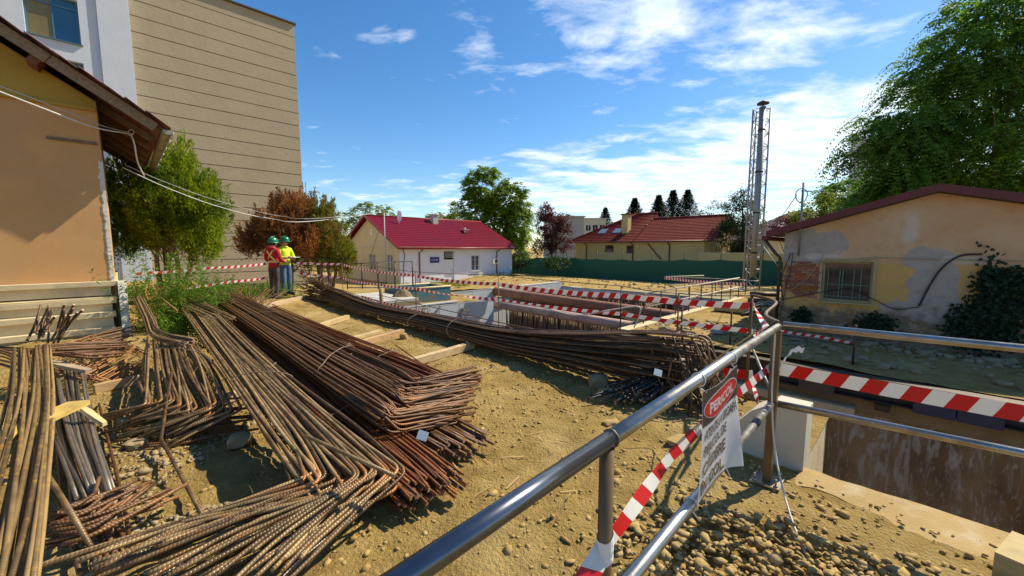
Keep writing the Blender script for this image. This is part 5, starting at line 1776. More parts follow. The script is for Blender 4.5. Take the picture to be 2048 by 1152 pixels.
for lab, a, b, w, h in (
        ('pale timber bearer under the long bundle, nearest to the camera', (742, 748, .05), (945, 690, .05), .10, .10),
        ('pair timber bearer behind the nearest one, with a flat board beside it', (655, 705, .045), (805, 663, .045), .10, .09),
        ('thin flat board lying beside the second timber bearer', (640, 695, .03), (762, 662, .03), .12, .05),
        ('third timber bearer from the camera between the bundles', (590, 668, .045), (695, 634, .045), .10, .09),
        ('short timber offcut in front of the third bearer', (600, 668, .03), (655, 656, .03), .11, .06),
        ('timber bearer right in front of the two men', (486, 622, .16), (612, 594, .16), .10, .11),
        ('thin timber behind the men under the far end of the long bundle', (430, 606, .06), (560, 590, .06), .10, .10),
        ('timber bearer half hidden under the dusty bent bundle', (188, 778, .05), (440, 724, .05), .09, .09),
        ('timber bearer half hidden beneath the red rusted bundle', (440, 800, .04), (760, 705, .04), .10, .08)):
    timber(lab, G(*a), G(*b), w, h)
mb = MB(); mb.bar(G(-60, 905, .50), G(158, 806, .46), .13, .035); mb.build('plank', WOOD, label='sawn plank end lying across the thick bars at the left edge', cat='plank')
def wedge(label, pts, w):
    """splintered offcut: wide and flat, tapering to its ends"""
    P = catmull([G(*p) for p in pts], 4)
    mb = MB()
    n = len(P)
    vs = []
    for i, c in enumerate(P):
        d = (P[min(i + 1, n - 1)] - P[max(i - 1, 0)]).normalized()
        y = Z3.cross(d).normalized()
        ww = w * (.55 + .6 * math.sin(math.pi * (i + .8) / (n + .6))) * (1 + .15 * noise.noise(Vector((i * .9, w, 0))))
        for sy, sz in ((-1, -.014), (1, -.014), (.8, .016), (-.8, .016)):
            vs.append(c + y * sy * ww / 2 + Z3 * sz)
    fs = [(3, 2, 1, 0), tuple(4 * (n - 1) + k for k in range(4))] + [(4 * i + k, 4 * i + (k + 1) % 4, 4 * (i + 1) + (k + 1) % 4, 4 * (i + 1) + k) for i in range(n - 1) for k in range(4)]
    mb.add(vs, fs)
    mb.build('splintered_offcut', WOOD, label=label, cat='timber')


wedge('splintered pale offcut lying across the row of grey blue bars', [(86, 718, .36), (125, 730, .36), (178, 742, .34)], .085)
wedge('splintered offcut wedged under the sawn plank', [(85, 830, .40), (150, 812, .38), (210, 848, .22)], .06)
mb = MB(); mb.box(G(2035, 1125, .06), (.30, .10, .16), Matrix.Rotation(.5, 3, 'Z')); mb.build('wood_block', WOOD, label='sawn wooden block at the bottom right corner', cat='timber')
for lab, x, y, z in (('small white paper tag hanging on the central bundle', 845, 871, .24), ('small white paper tag on the short black bars', 1316, 745, .40), ('pink paper scrap on the soil right of the thin red bundle', 913, 742, .02)):
    c = G(x, y, z)
    mb = MB()
    mb.box(c, (.075, .004, .065), Matrix.Rotation(-.5, 3, 'X') @ Matrix.Rotation(.3, 3, 'Y') if z > .1 else Matrix.Rotation(1.45, 3, 'X'))
    mb.build('paper_tag', mat('paper', (.75, .78, .76), rough=.6) if z > .1 else mat('pink_paper', (.62, .42, .36), rough=.8), label=lab, cat='tag')

# ================================================================== guard railing in the foreground
CORNER = Vector((1.745, 2.59, 0))
DL = Vector((-.692, -.722, 0)).normalized()      # leg towards the camera
DR = Vector((.78, -.62, 0)).normalized()         # leg to the right
RT, RM = 1.078, .565
t = thing('guard_railing', 'welded steel pipe guard railing turning a corner in the right foreground', 'railing', tuple(CORNER))
Rr = 0.0225
jl = (CORNER - Vector((.287, 1.04, 0))).length
mb = MB(); mb.tube([CORNER + DL * (-.02) + Z3 * RT, CORNER + DL * (jl * .5) + Z3 * (RT + .004), CORNER + DL * jl + Z3 * RT], Rr, 20); top_l = mb.build('top_rail', GALV, t)
mb = MB(); mb.tube([CORNER + DL * (jl + .004) + Z3 * RT, CORNER + DL * 2.9 + Z3 * (RT - .004)], Rr, 20); mb.build('top_rail', mat('blue_grey_pipe', (.17, .19, .22), (.11, .125, .15), scale=10, rough=.26, metal=.9, c3=(.30, .27, .22), c3scale=6, c3amt=.3), t)
mb = MB(); mb.tube([CORNER + DL * .05 + Z3 * RM, CORNER + DL * 1.45 + Z3 * (RM + .0), CORNER + DL * 2.9 + Z3 * RM], Rr * .95, 20); mb.build('mid_rail', GALV, t)
mb = MB(); mb.tube([CORNER + DR * .03 + Z3 * (RT + .02), CORNER + DR * 3.2 + Z3 * (RT + .02)], Rr, 20); mb.build('top_rail', GALV, t)
mb = MB(); mb.tube([CORNER + DR * .03 + Z3 * RM, CORNER + DR * 3.2 + Z3 * RM], Rr, 20); mb.build('mid_rail', GALV, t)
RL = Matrix((DL, Vector((-DL.y, DL.x, 0)), Z3)).transposed()
mb = MB(); mb.box(CORNER + Z3 * (RT / 2 - .01), (.05, .05, RT - .02), RL); cp = mb.build('corner_post', STEEL_BROWN, t)
post = CORNER + DL * (jl + .02)
mb = MB(); mb.tube([Vector((post.x, post.y, 0)), Vector((post.x, post.y, RT - .02))], .0205, 18); mb.build('post', STEEL_BROWN, t)
mb = MB(); mb.box(Vector((post.x, post.y, .006)), (.13, .13, .012), RL); mb.build('base_plate', STEEL_BROWN, t)
# weld bead at the joint
mb = MB()
c = CORNER + DL * jl + Z3 * RT
rnd = random.Random(1)
yv = Vector((-DL.y, DL.x, 0))
mb.tube([c + (yv * math.cos(a) + Z3 * math.sin(a)) * (Rr - .001 + rnd.uniform(0, .002)) + DL * rnd.uniform(-.002, .002) for a in [i * 2 * math.pi / 22 for i in range(22)]], [.0032 + rnd.uniform(0, .0016) for _ in range(22)], 6, closed=True)
mb.build('weld_bead', mat('weld', (.10, .08, .06), (.2, .18, .15), scale=40, rough=.6, metal=.5), t)
mb = MB(); mb.box(CORNER + Z3 * .016, (.17, .17, .012), RL); bpz = mb.build('base_plate', GALV, t)
for sx in (-1, 1):
    for sy in (-1, 1):
        c = CORNER + RL @ Vector((sx * .062, sy * .062, .02))
        mb = MB(); mb.tube([c, c + Z3 * .012], .014, 6); mb.tube([c + Z3 * .008, c + Z3 * .052], .006, 8); mb.build('anchor_bolt', GALV, bpz)
p2 = CORNER + DR * 2.6
mb = MB(); mb.tube([p2, p2 + Z3 * RT], .0205, 16); mb.build('post', STEEL_BROWN, t)
mb = MB(); c = CORNER + DL * .40 + Z3 * RM; mb.tube([c, c + DL * .09], Rr * 1.03, 20); mb.build('dark_sleeve', mat('blue_black', (.03, .035, .05), rough=.4, metal=.3), t)

# ------------------------------------------------------------------ warning banner
def banner():
    SW, SHh = .49, .462
    off_t = CORNER + DL * 1.485 + Z3 * (RT - .034)
    nrm = Vector((DL.y, -DL.x, 0))        # towards the camera side
    if nrm.dot(-CORNER) < 0: nrm = -nrm
    xd = -DL                              # reading direction: from the near end towards the corner

    def S(x, y, d=0.0):
        """x across 0..SW, y down 0..SHh; the lower right of the banner is blown and curled"""
        f = max(0, (x / SW - .70) / .30)
        g = max(0, (y / SHh - .30) / .7)
        w = .012 * math.sin(x / SW * 5 + y * 6) * .6
        curl = .05 * f * f * g
        back = .05 * f * g
        sagy = .012 * math.sin(math.pi * x / SW)
        return off_t + xd * (x - back) - Z3 * (y + sagy * (1 - y / SHh)) + nrm * (.028 + w + curl + d)
    t = thing('warning_banner', 'white, black and red PERICOL warning banner tied to the guard railing', 'sign', tuple(S(SW / 2, SHh)))
    WB = mat('banner_white', (.80, .80, .80), (.74, .74, .75), scale=4, rough=.42)
    tr = WB.node_tree           # thin printed plastic: daylight comes through from behind
    tl = N(tr, 'ShaderNodeBsdfTranslucent'); tl.inputs['Color'].default_value = (.8, .8, .78, 1)
    ms = N(tr, 'ShaderNodeMixShader'); ms.inputs[0].default_value = .45
    tr.links.new(tr.nodes['Principled BSDF'].outputs[0], ms.inputs[1]); tr.links.new(tl.outputs[0], ms.inputs[2])
    tr.links.new(ms.outputs[0], tr.nodes['Material Output'].inputs['Surface'])
    BK = mat('banner_black', (.035, .028, .022), (.06, .05, .04), scale=5, rough=.32)
    RD = mat('banner_red', (.52, .02, .02), (.42, .02, .018), scale=4, rough=.35)
    nx, ny = 20, 24
    mb = MB()
    for side in (1, -1):
        V = [S(SW * i / nx, SHh * j / ny, 0 if side > 0 else -.0015) for j in range(ny + 1) for i in range(nx + 1)]
        fs, mis = [], []
        for j in range(ny):
            for i in range(nx):
                a = j * (nx + 1) + i
                q = (a, a + 1, a + nx + 2, a + nx + 1)
                fs.append(q if side < 0 else q[::-1])
        o0 = len(mb.v)
        mb.add(V, fs, smooth=True)
    sheet = mb.build('sheet', WB, t)
    mb = MB()       # black header
    jn = 10
    hy = SHh * .315
    V = [S(SW * i / nx, hy * j / jn, .0012) for j in range(jn + 1) for i in range(nx + 1)]
    mb.add(V, [(j * (nx + 1) + i, (j + 1) * (nx + 1) + i, (j + 1) * (nx + 1) + i + 1, j * (nx + 1) + i + 1) for j in range(jn) for i in range(nx)], smooth=True)
    mb.build('black_header', BK, t)

    def ellipse(cx, cy, rx, ry, d, m_, nm):
        mb = MB()
        V, fs = [S(cx, cy, d)], []
        rings = 5
        n = 36
        for r in range(1, rings + 1):
            for k in range(n):
                a = 2 * math.pi * k / n
                V.append(S(cx + rx * r / rings * math.cos(a), cy + ry * r / rings * math.sin(a), d))
        for k in range(n):
            fs.append((0, 1 + k, 1 + (k + 1) % n))
        for r in range(rings - 1):
            for k in range(n):
                a, b = 1 + r * n + k, 1 + r * n + (k + 1) % n
                fs.append((a, a + n, b + n, b))
        mb.add(V, fs, smooth=True)
        mb.build(nm, m_, t)
    cx, cy = SW * .5, SHh * .175
    ellipse(cx, cy, SW * .49, SHh * .128, .0020, WB, 'oval_border')
    ellipse(cx, cy, SW * .475, SHh * .118, .0027, RD, 'red_oval')

    def text(body, x, y, h, width, m_, nm, d=.0034, bold=.0):
        cu = bpy.data.curves.new('lettering', 'FONT')
        cu.body = body
        cu.size = 1.0
        cu.offset = bold
        cu.resolution_u = 3
        ob = bpy.data.objects.new('lettering_tmp', cu)
        COL.objects.link(ob)
        dg = bpy.context.evaluated_depsgraph_get()
        me = bpy.data.meshes.new_from_object(ob.evaluated_get(dg))
        bpy.data.objects.remove(ob)
        bm = bmesh.new(); bm.from_mesh(me)
        bmesh.ops.triangulate(bm, faces=bm.faces[:])
        bmesh.ops.subdivide_edges(bm, edges=[e for e in bm.edges if e.calc_length() > .25], cuts=1)
        bm.to_mesh(me); bm.free()
        co = np.array([v.co[:] for v in me.vertices])
        lo, hi = co.min(0), co.max(0)
        capH = .72
        k = width / (hi[0] - lo[0])
        mb = MB()
        V = [S(x + (c[0] - lo[0]) * k, y - c[1] * h / capH, d) for c in co]
        mb.add(V, [tuple(p.vertices)[::-1] for p in me.polygons])
        bpy.data.meshes.remove(me)
        mb.build(nm, m_, t)
    text('PERICOL', SW * .13, SHh * .222, SHh * .098, SW * .74, WB, 'headline', bold=.035, d=.0042)
    text('ATENȚIE LA GROAPĂ', SW * .05, SHh * .445, SHh * .098, SW * .92, BK, 'lettering', bold=.022)
    text('PERICOL DE', SW * .05, SHh * .595, SHh * .100, SW * .68, BK, 'lettering', bold=.022)
    text('CĂDERE', SW * .05, SHh * .775, SHh * .118, SW * .66, BK, 'lettering', bold=.03)
    text('ÎN GOL.', SW * .03, SHh * .955, SHh * .118, SW * .66, BK, 'lettering', bold=.03)
    TIEM = mat('white_zip_tie', (.72, .72, .70), rough=.4)
    for x, y, rail in ((.03, .0, RT), (SW - .03, .0, RT), (.012, SHh, RM), (SW - .03, SHh, RM)):
        c = CORNER + DL * (1.485 - x) + Z3 * rail
        mb = MB()
        yv = Vector((-DL.y, DL.x, 0))
        mb.tube([c + (yv * math.cos(a) + Z3 * math.sin(a)) * (Rr + .004) for a in [i * 2 * math.pi / 18 for i in range(18)]], .003, 5, closed=True)
        if rail == RM:
            mb.tube([c - Z3 * .02, c - Z3 * .07 - DL * .05, c - Z3 * .13 - DL * .11], .0025, 5)
        else:
            mb.tube([c - Z3 * (Rr + .004), S(x, .008, .002)], .0025, 5)
        mb.build('zip_tie', TIEM, t)


banner()

# ================================================================== barrier posts and tapes
def barrier_post(label, px, q, top, z0=0.0, lean=(0, 0), m=None, r=.0085):
    w = DQ(px, 560, q)
    b = Vector((w.x, w.y, z0))
    mb = MB(); mb.tube([b - Z3 * .1, b + Z3 * (top - z0) * .5 + Vector((lean[0] * .4, lean[1] * .4, 0)), Vector((b.x + lean[0], b.y + lean[1], top))], r, 7)
    mb.build('barrier_post', m or RB_BROWN, label=label, cat='post', group='rebar posts of the tape barrier along the pit')
    return Vector((b.x + lean[0], b.y + lean[1], top))


FQ = 4.62
tops = []
for lab, px, py in (('rusty barrier post farthest left, beside the olive juniper', 685, 524), ('rusty barrier post second from the far left', 758, 533), ('rusty barrier post third from the far left, in front of the white house', 831, 543),
                    ('rusty barrier post in front of the white house right end', 997, 549), ('rusty barrier post in the middle of the pit view', 1243, 571), ('rusty barrier post left of the sandy path', 1359, 586), ('last barrier post near the corner of the guard railing', 1506, 590)):
    w = DQ(px, py, FQ)
    last = px == 1506
    tops.append(barrier_post(lab, px, FQ, w.z, 0, m=STEEL_BROWN if last else None, r=.016 if last else .0085))
# thin rod rails strung along the post tops
for k in range(len(tops) - 1):
    mb = MB(); mb.tube(sag(tops[k] + A3 * .0 - Z3 * .005, tops[k + 1] - Z3 * .005, .015, 6), .006, 5)
    mb.build('barrier_rod', RB_DARK, label='thin rod strung between %s barrier posts' % ('first and second', 'second and third', 'third and fourth', 'fourth and fifth', 'fifth and sixth', 'sixth and seventh')[k], cat='rod')
mb = MB(); mb.tube([DQ(757, 590, FQ + .05), DQ(1000, 645, FQ + .05), DQ(1180, 680, FQ + .05)], .009, 6)
mb.build('barrier_rod', RB_BROWN, label='long rusty rod slung low behind the barrier posts above the pit', cat='rod')


def tape(label, pts, w=.072, twist=0.0, sagd=.03, seed=0, per=10, tilt=0.0, fold=None, w_end=None, vec=None):
    """plastic tape between points; a thin solid strip, waving and partly twisted"""
    P = []
    for a, b in zip(pts[:-1], pts[1:]):
        s_ = sag(a, b, sagd * (Vector(b) - Vector(a)).length / 2.5, per)
        P += s_ if not P else s_[1:]
    n = len(P)
    la, lb, lc, ld = [], [], [], []
    for i, c in enumerate(P):
        d = (P[min(i + 1, n - 1)] - P[max(i - 1, 0)]).normalized()
        side = d.cross(Z3).normalized()
        f = i / (n - 1)
        ang = tilt + twist * 2 * math.pi * f + .35 * noise.noise(Vector((f * 5 + seed * 3.1, seed, 0)))
        up = (Z3 - d * d.z).normalized()
        v = up * math.cos(ang) + side * math.sin(ang)
        nn = d.cross(v).normalized()
        ww = w * (1 + .06 * noise.noise(Vector((f * 8, seed, 2))))
        if w_end: ww *= lerp(1, w_end, f)
        if fold: ww *= lerp(1, fold, math.exp(-((f - .5) / .3) ** 2) if fold < 0 else 1 - abs(2 * f - 1)) if False else 1
        la.append(c + v * ww / 2 + nn * .0004); lb.append(c - v * ww / 2 + nn * .0004)
        lc.append(c + v * ww / 2 - nn * .0004); ld.append(c - v * ww / 2 - nn * .0004)
    mb = MB()
    mb.strip(la, lb); mb.strip(lc, ld)
    return mb.build('barrier_tape', TAPE, label=label, cat='tape')


def TQ(px, py, q=FQ + .0): return DQ(px, py, q)


tape('upper tape strand crossing in front of the white house, between the left posts', [TQ(688, 530), TQ(830, 551)], seed=1, per=14, w=.058)
tape('upper tape strand from the third post to the post before the pit', [TQ(832, 552), TQ(996, 568)], seed=2, per=14, w=.06)
tape('broad upper tape strand across the middle of the pit view', [TQ(998, 569), TQ(1243, 592), TQ(1506, 612)], seed=3, w=.068)
tape('middle tape strand between the left posts', [TQ(686, 557), TQ(757, 569), TQ(830, 577)], seed=4, w=.06)
tape('middle tape strand sloping from the third post to the fourth', [TQ(831, 577), TQ(935, 593), TQ(996, 599)], seed=5, w=.07, twist=.5)
tape('middle tape strand across the pit view towards the corner', [TQ(998, 600), TQ(1243, 628), TQ(1506, 663)], seed=6, w=.05, sagd=.02)
tape('low tape strand slung behind the long rebar bundle', [TQ(722, 592), TQ(800, 614), TQ(900, 637), TQ(992, 656)], seed=7, w=.05, sagd=.01)
tape('crumpled low tape end behind the tied knot of the bundle', [TQ(1005, 652), TQ(1045, 662), TQ(1074, 665)], seed=8, w=.06, twist=.5)
tape('tape strand behind the bent bars running to the corner post', [TQ(1362, 728), TQ(1430, 742), TQ(1506, 750)], seed=9, w=.10)
e = tops[-1]
cpw = CORNER + Z3 * .6
tape('limp tape falling from the last barrier post to the guard railing corner', [e - Z3 * .05, lerp(e, CORNER + Z3 * 1.0, .55) + Vector((.03, 0, -.10)), CORNER + Vector((-.08, .10, .98))], seed=10, w=.05, twist=.6)
tape('thin bunched tape hanging behind the corner post down to the slab', [TQ(1502, 752), TQ(1515, 800, 4.0), TQ(1524, 870, 3.6), TQ(1530, 880, 3.4)], seed=11, w=.035, twist=1.2)
# tape of the railing itself
tape('wide bright tape stretched along the right leg of the guard railing', [CORNER + DR * .03 + Z3 * .80, CORNER + DR * 1.3 + Z3 * .765, CORNER + DR * 2.6 + Z3 * .77], seed=12, w=.085, sagd=.01)
pw = Vector((post.x, post.y, 0))
tape('folded tape running from the corner post down to the near post behind the banner', [CORNER + Vector((-.02, .02, .80)), CORNER + DL * .85 + Vector((-.04, .04, .79)), CORNER + DL * 1.55 + Vector((-.04, .04, .78)), pw + Z3 * .765], seed=13, w=.052, tilt=.25, twist=.0, sagd=.004)
tape('folded tape running on from the near post towards the bottom of the picture', [pw + Z3 * .765, pw + DL * .35 + Z3 * .63, pw + DL * 1.0 + Z3 * .42], seed=14, w=.062, tilt=.5, twist=.2)
mb = MB()     # wrap round the near post
rn = random.Random(4)
rows = []
for k in range(9):
    rows.append([pw + Vector((math.cos(a) * (.0225 + .0035 * rn.random()), math.sin(a) * (.0225 + .0035 * rn.random()), .735 + .009 * k + .014 * math.sin(a + .6))) for a in [i * 2 * math.pi / 18 for i in range(19)]])
for k in range(8):
    mb.strip(rows[k], rows[k + 1], smooth=False)
mb.build('tape_wrap', mat('tape_white', (.76, .75, .72), rough=.4), label='white tape wound round the near post of the guard railing', cat='tape')
mb = MB()     # torn white tail at the corner
tail = [CORNER + DR * .03 + Z3 * .80, CORNER + Vector((.05, -.02, .86)), CORNER + Vector((.10, -.03, .93)), CORNER + Vector((.16, -.04, .935))]
P = catmull(tail, 5)
mb.strip([p + Vector((0, 0, .018 * (1 + .4 * math.sin(i * 1.7)))) for i, p in enumerate(P)], [p - Vector((.01, 0, .016 * (1 + .5 * math.sin(i * 2.3)))) for i, p in enumerate(P)])
mb.build('tape_tail', mat('tape_white', (.76, .75, .72)), label='torn white tape tail fluttering at the corner post', cat='tape')
# tape by the weeds and the men
z_, = (0,)
tape('upper tape strand at the far left between the weeds and the men', [DY(264, 548, 8.6), DY(420, 536, 9.6), DY(535, 527, 11.2)], seed=15, w=.06)
tape('lower tape strand behind the men from the jumble of bars', [DY(360, 577, 9.2), DY(460, 564, 10.2), DY(535, 555, 11.2)], seed=16, w=.06)
tape('upper tape strand right of the men to the first barrier post', [DY(594, 526, 11.3), TQ(684, 528)], seed=17, w=.06)
tape('lower tape strand right of the men to the first barrier post', [DY(594, 545, 11.3), TQ(684, 556)], seed=18, w=.06)
# cords
CORD = mat('white_cord', (.66, .60, .50), rough=.7)
def cord(label, pts, r=.006, m=CORD, name='cord'):
    mb = MB(); mb.tube(catmull([Vector(p) for p in pts], 6), r, 6); mb.build(name, m, label=label, cat='cord')


cord('white cord hanging down from the corner of the guard railing to the gravel', [CORNER + Vector((-.03, -.03, 1.09)), CORNER + Vector((-.045, -.05, 1.0)), CORNER + Vector((-.05, -.07, .6)), CORNER + Vector((-.09, -.22, .25)), CORNER + Vector((-.22, -.62, .05)), CORNER + Vector((-.30, -1.0, .03))], .006)
cord('pale rope slung in a loop across the pit between the barrier posts', [TQ(997, 603), TQ(1080, 614), TQ(1150, 630), TQ(1220, 620), TQ(1275, 613), TQ(1279, 630), TQ(1268, 655)], .009)
cord('thick brown cable drooping from the last barrier post to the railing corner', [tops[-1] + Z3 * .0, tops[-1] + Vector((.05, -.3, -.03)), lerp(tops[-1], CORNER + Z3 * 1.12, .65) - Z3 * .04, CORNER + Vector((.03, .03, 1.10))], .014, STEEL_BROWN, 'drooping_cable')
cord('yellowish cord looping behind the corner post', [CORNER + Vector((-.02, .2, 1.0)), CORNER + Vector((-.15, .5, .7)), CORNER + Vector((-.35, .6, .35)), CORNER + Vector((-.65, .55, .28))], .005, mat('yellow_cord', (.46, .36, .14), rough=.7))
mb = MB(); mb.tube([DQ(1506, 700, FQ - .1), G(1545, 790, .35)], .012, 8); mb.build('leaning_rod', GALV, label='pale thin rod leaning behind the railing corner', cat='rod')
mb = MB(); mb.tube([DQ(1358, 700, FQ - .1), PQ(pq(DQ(1358, 700, FQ - .1))[0], FQ - .1, .0)], .011, 7); mb.build('upright_rod', RB_DARK, label='upright ribbed rod at the hooked end of the long bundle', cat='rod')

# ================================================================== railings and things across the pit
def tube_railing(label, pts, h, levels, m, r=.022, every=1.2, toptape=False):
    pts = [Vector(p) for p in pts]
    t = thing('tube_railing', label, 'railing', tuple(pts[0]))
    for a, b in zip(pts[:-1], pts[1:]):
        n = max(1, int(round((b - a).length / every)))
        for k in range(n + 1):
            c = a.lerp(b, k / n)
            mb = MB(); mb.tube([c, c + Z3 * h], r, 6); mb.build('post', DARK_STEEL, t)
        for l in levels:
            mb = MB(); mb.tube([a + Z3 * h * l, b + Z3 * h * l], r, 6); mb.build('rail', m, t)
    return t


PALE = mat('pale_rail', (.62, .56, .44), (.48, .42, .32), scale=6, rough=.6)
kz = -.88
tube_railing('long pale railing along the sandy path at the right of the pit', [PQ(PIT_R + .15, 12.0, kz), PQ(PIT_R + .15, 21.6, kz)], 1.0, (1.0, .55), PALE, .024, 1.2)
tube_railing('low railing with tape at the far end of the sandy path', [PQ(PIT_R + .2, 22.5, kz - .1), PQ(-10.6, 23.2, kz - .2), PQ(-9.6, 26.5, kz - .25)], .95, (1.0, .5), PALE, .022, 1.5)
tape('far tape strand along the low railing at the end of the sandy path', [PQ(PIT_R + .2, 22.4, -.25), PQ(-10.6, 23.1, -.2)], seed=30, w=.16)
tape('pink white tape twisted along the path railing', [PQ(PIT_R + .1, 12.2, -.25), PQ(PIT_R + .1, 16.5, -.35), PQ(PIT_R + .1, 20.5, -.3)], seed=31, w=.10, twist=2)
tape('thin tape strand along the far rim in front of the plastered building', [DQ(1560, 662, FAR_Q + .5), DQ(1640, 673, FAR_Q + .5), DQ(1708, 687, FAR_Q + .5)], seed=32, w=.06)
tape('tape strand on the far side of the sandy path towards the beam', [DQ(1440, 652, FAR_Q + .9), DQ(1500, 660, FAR_Q + .7), DQ(1560, 664, FAR_Q + .5)], seed=33, w=.07)
for lab, px in (('dark upright on the far trench rim in front of the plastered building', 1706), ('dark upright on the far rim below the sandy path', 1458), ('dark upright on the far rim left of the guard railing corner', 1360)):
    w = DQ(px, 720, FAR_Q + .45)
    mb = MB(); mb.tube([Vector((w.x, w.y, -.95)), Vector((w.x, w.y, -.05))], .024, 6); mb.build('rim_post', DARK_STEEL, label=lab, cat='post')
mb = MB(); mb.tube([DQ(1360, 648, FAR_Q + .45), DQ(1458, 655, FAR_Q + .45), DQ(1706, 690, FAR_Q + .45)], .015, 6); mb.build('rim_rail', DARK_STEEL, label='thin dark rail joining the uprights on the far trench rim', cat='rail')
# galvanised railing on the left, in front of the white house
tube_railing('galvanised railing on the concrete platform left of the pit', [DY(695, 578, 16.0) * 1.0, DY(826, 578, 14.2)], 1.0, (1.0, .05), GALV, .025, .8)
t = thing('concrete_platform', 'low concrete platform with pale slabs behind the far end of the long bundle', 'platform', tuple(PQ(-14.3, 6.2, -.8)))
mb = MB(); mb.box(PQ(-14.4, 6.6, -.75), (2.9, 2.6, .8), RS); mb.build('body', CAPM, t)
for k in range(3):
    mb = MB(); mb.box(PQ(-15.4 + k * .98, 6.5, -.31), (.94, 2.7, .08), RS); mb.build('slab', CONC, t)
# blue skip with a heap of earth
t = thing('blue_skip', 'rusty blue steel skip left of the panelled concrete walls', 'skip', tuple(PQ(-14.8, 9.0, -.9)))
TEAL = mat('teal_skip_paint', (.02, .13, .18), (.03, .17, .22), scale=3, rough=.6, c3=(.17, .12, .06), c3scale=1.3, c3amt=1.0)
base = PQ(-14.9, 9.0, -.9)
for sx, sy, ln in ((1, 0, 2.2), (-1, 0, 2.2), (0, 1, 1.6), (0, -1, 1.6)):
    mb = MB()
    if sx: mb.box(base + A3 * sx * .8 + Z3 * .42, (.05, 2.2, .85), RS)
    else: mb.box(base + B3 * sy * 1.1 + Z3 * .42, (1.54, .05, .85), RS)
    mb.build('side_plate', TEAL, t)
for sx in (-1, 1):
    mb = MB(); mb.tube([base + A3 * sx * .82 - B3 * 1.12 + Z3 * .86, base + A3 * sx * .82 + B3 * 1.12 + Z3 * .86], .04, 6); mb.build('rim', CONC_WARM, t)


def heap(name, label, c, rx, ry, h, m, seed, rot=0.0, cat='heap', kind=None, n=28):
    V, fs = [], []
    for i in range(n + 1):
        for j in range(n + 1):
            x, y = -1.15 + 2.3 * i / n, -1.15 + 2.3 * j / n
            r = math.hypot(x, y)
            z = h * max(-.12, (1 - sstep(0, 1.05, r)) * 1.05) * (1 + .35 * noise.noise(Vector((x * 2 + seed, y * 2, 0)))) + h * .18 * noise.noise(Vector((x * 6, y * 6, seed))) * (1 if r < 1 else 0)
            if r >= 1.0: z = -.10 * h - .05
            w = Matrix.Rotation(rot, 3, 'Z') @ Vector((x * rx, y * ry, z))
            V.append(Vector(c) + w)
    for i in range(n):
        for j in range(n):
            a = i * (n + 1) + j
            fs.append((a, a + n + 1, a + n + 2, a + 1))
    mb = MB(); mb.add(V, fs, smooth=True)
    return mb.build(name, m, label=label, cat=cat, kind=kind)


heap('earth_heap', 'clumpy brown earth heap in front of the blue skip', PQ(-13.9, 7.7, -.62), .85, .75, .55, mat('clay', (.27, .18, .095), (.18, .12, .065), scale=6, rough=.95, bump=.8, bscale=14, bdist=.05), 3)
heap('earth_heap', 'grassy sandy mound between the pit wall and the white house', PQ(-19.5, 12.5, -.95), 1.8, 3.4, .45, SOIL, 5, rot=-.75)
heap('earth_heap', 'low sandy mound at the far left corner of the pit', PQ(-19.2, 19.5, -1.2), 1.6, 3.4, .5, SOIL, 7, rot=-.75)
heap('earth_heap', 'small soil bank beside the cast concrete block', PQ(-1.95, 4.1, -.05), 1.0, .5, .16, SOIL, 9, rot=-.75)
# tied stump post by the heap
mb = MB(); w = DQ(763, 598, FQ + .12); mb.tube([Vector((w.x, w.y, -.15)), Vector((w.x, w.y, .56))], .05, 9); mb.build('timber_stake', mat('mossy_stake', (.28, .24, .10), (.36, .27, .14), scale=8, rough=.9), label='short mossy timber stake tied to the second barrier post', cat='stake')

# ------------------------------------------------------------------ lattice mast with flue
t = thing('lattice_flue_mast', 'tall steel lattice mast carrying a shiny flue pipe beside the sandy path', 'mast', tuple(DY(1500, 585, 22.3) * 1.0))
mbase = DY(1503, 588, 22.3); mbase.z = -.95
mtop = 9.05
FLUE = mat('flue_steel', (.40, .38, .34), (.30, .28, .25), scale=3, rough=.5, metal=.5)
MAST_G = mat('mast_galv', (.42, .41, .40), (.32, .31, .30), scale=6, rough=.5, metal=.5)
legs = [mbase + Vector((-.36, .25, 0)), mbase + Vector((.42, .0, 0)), mbase + Vector((.10, .7, 0))]
for l in legs:
    mb = MB(); mb.tube([l, l + Z3 * (mtop - l.z)], .045, 7); mb.build('leg', MAST_G, t)
nbay = 15
for k in range(nbay):
    z0, z1 = lerp(0, mtop + .95, k / nbay), lerp(0, mtop + .95, (k + 1) / nbay)
    for i in range(3):
        a, b = legs[i], legs[(i + 1) % 3]
        if k % 2: a, b = b, a
        mb = MB(); mb.tube([a + Z3 * z0, b + Z3 * z1], .02, 5); mb.build('brace', MAST_G, t)
        mb = MB(); mb.tube([a + Z3 * z1, b + Z3 * z1], .018, 5); mb.build('strut', MAST_G, t)
fl = mbase + Vector((.03, .05, 0))
mb = MB(); mb.tube([fl + Z3 * .9, fl + Z3 * 4.0, fl + Z3 * (mtop + 1.0)], .165, 14); fp = mb.build('flue_pipe', FLUE, t)
for z in (2.2, 4.4, 6.6, 8.8):
    mb = MB(); mb.tube([fl + Z3 * z, fl + Z3 * (z + .09)], .185, 14); mb.build('clamp', DARK_STEEL, fp)
mb = MB(); mb.tube([fl + Z3 * (mtop + 1.15), fl + Z3 * (mtop + 1.22), fl + Z3 * (mtop + 1.34)], [.30, .28, .05], 14); mb.tube([fl + Z3 * (mtop + .9), fl + Z3 * (mtop + 1.2)], .04, 5); mb.build('rain_cap', DARK_STEEL, fp)
mb = MB(); mb.box(mbase + Z3 * .0, (1.5, 1.5, .3)); mb.build('footing', CONC, t)
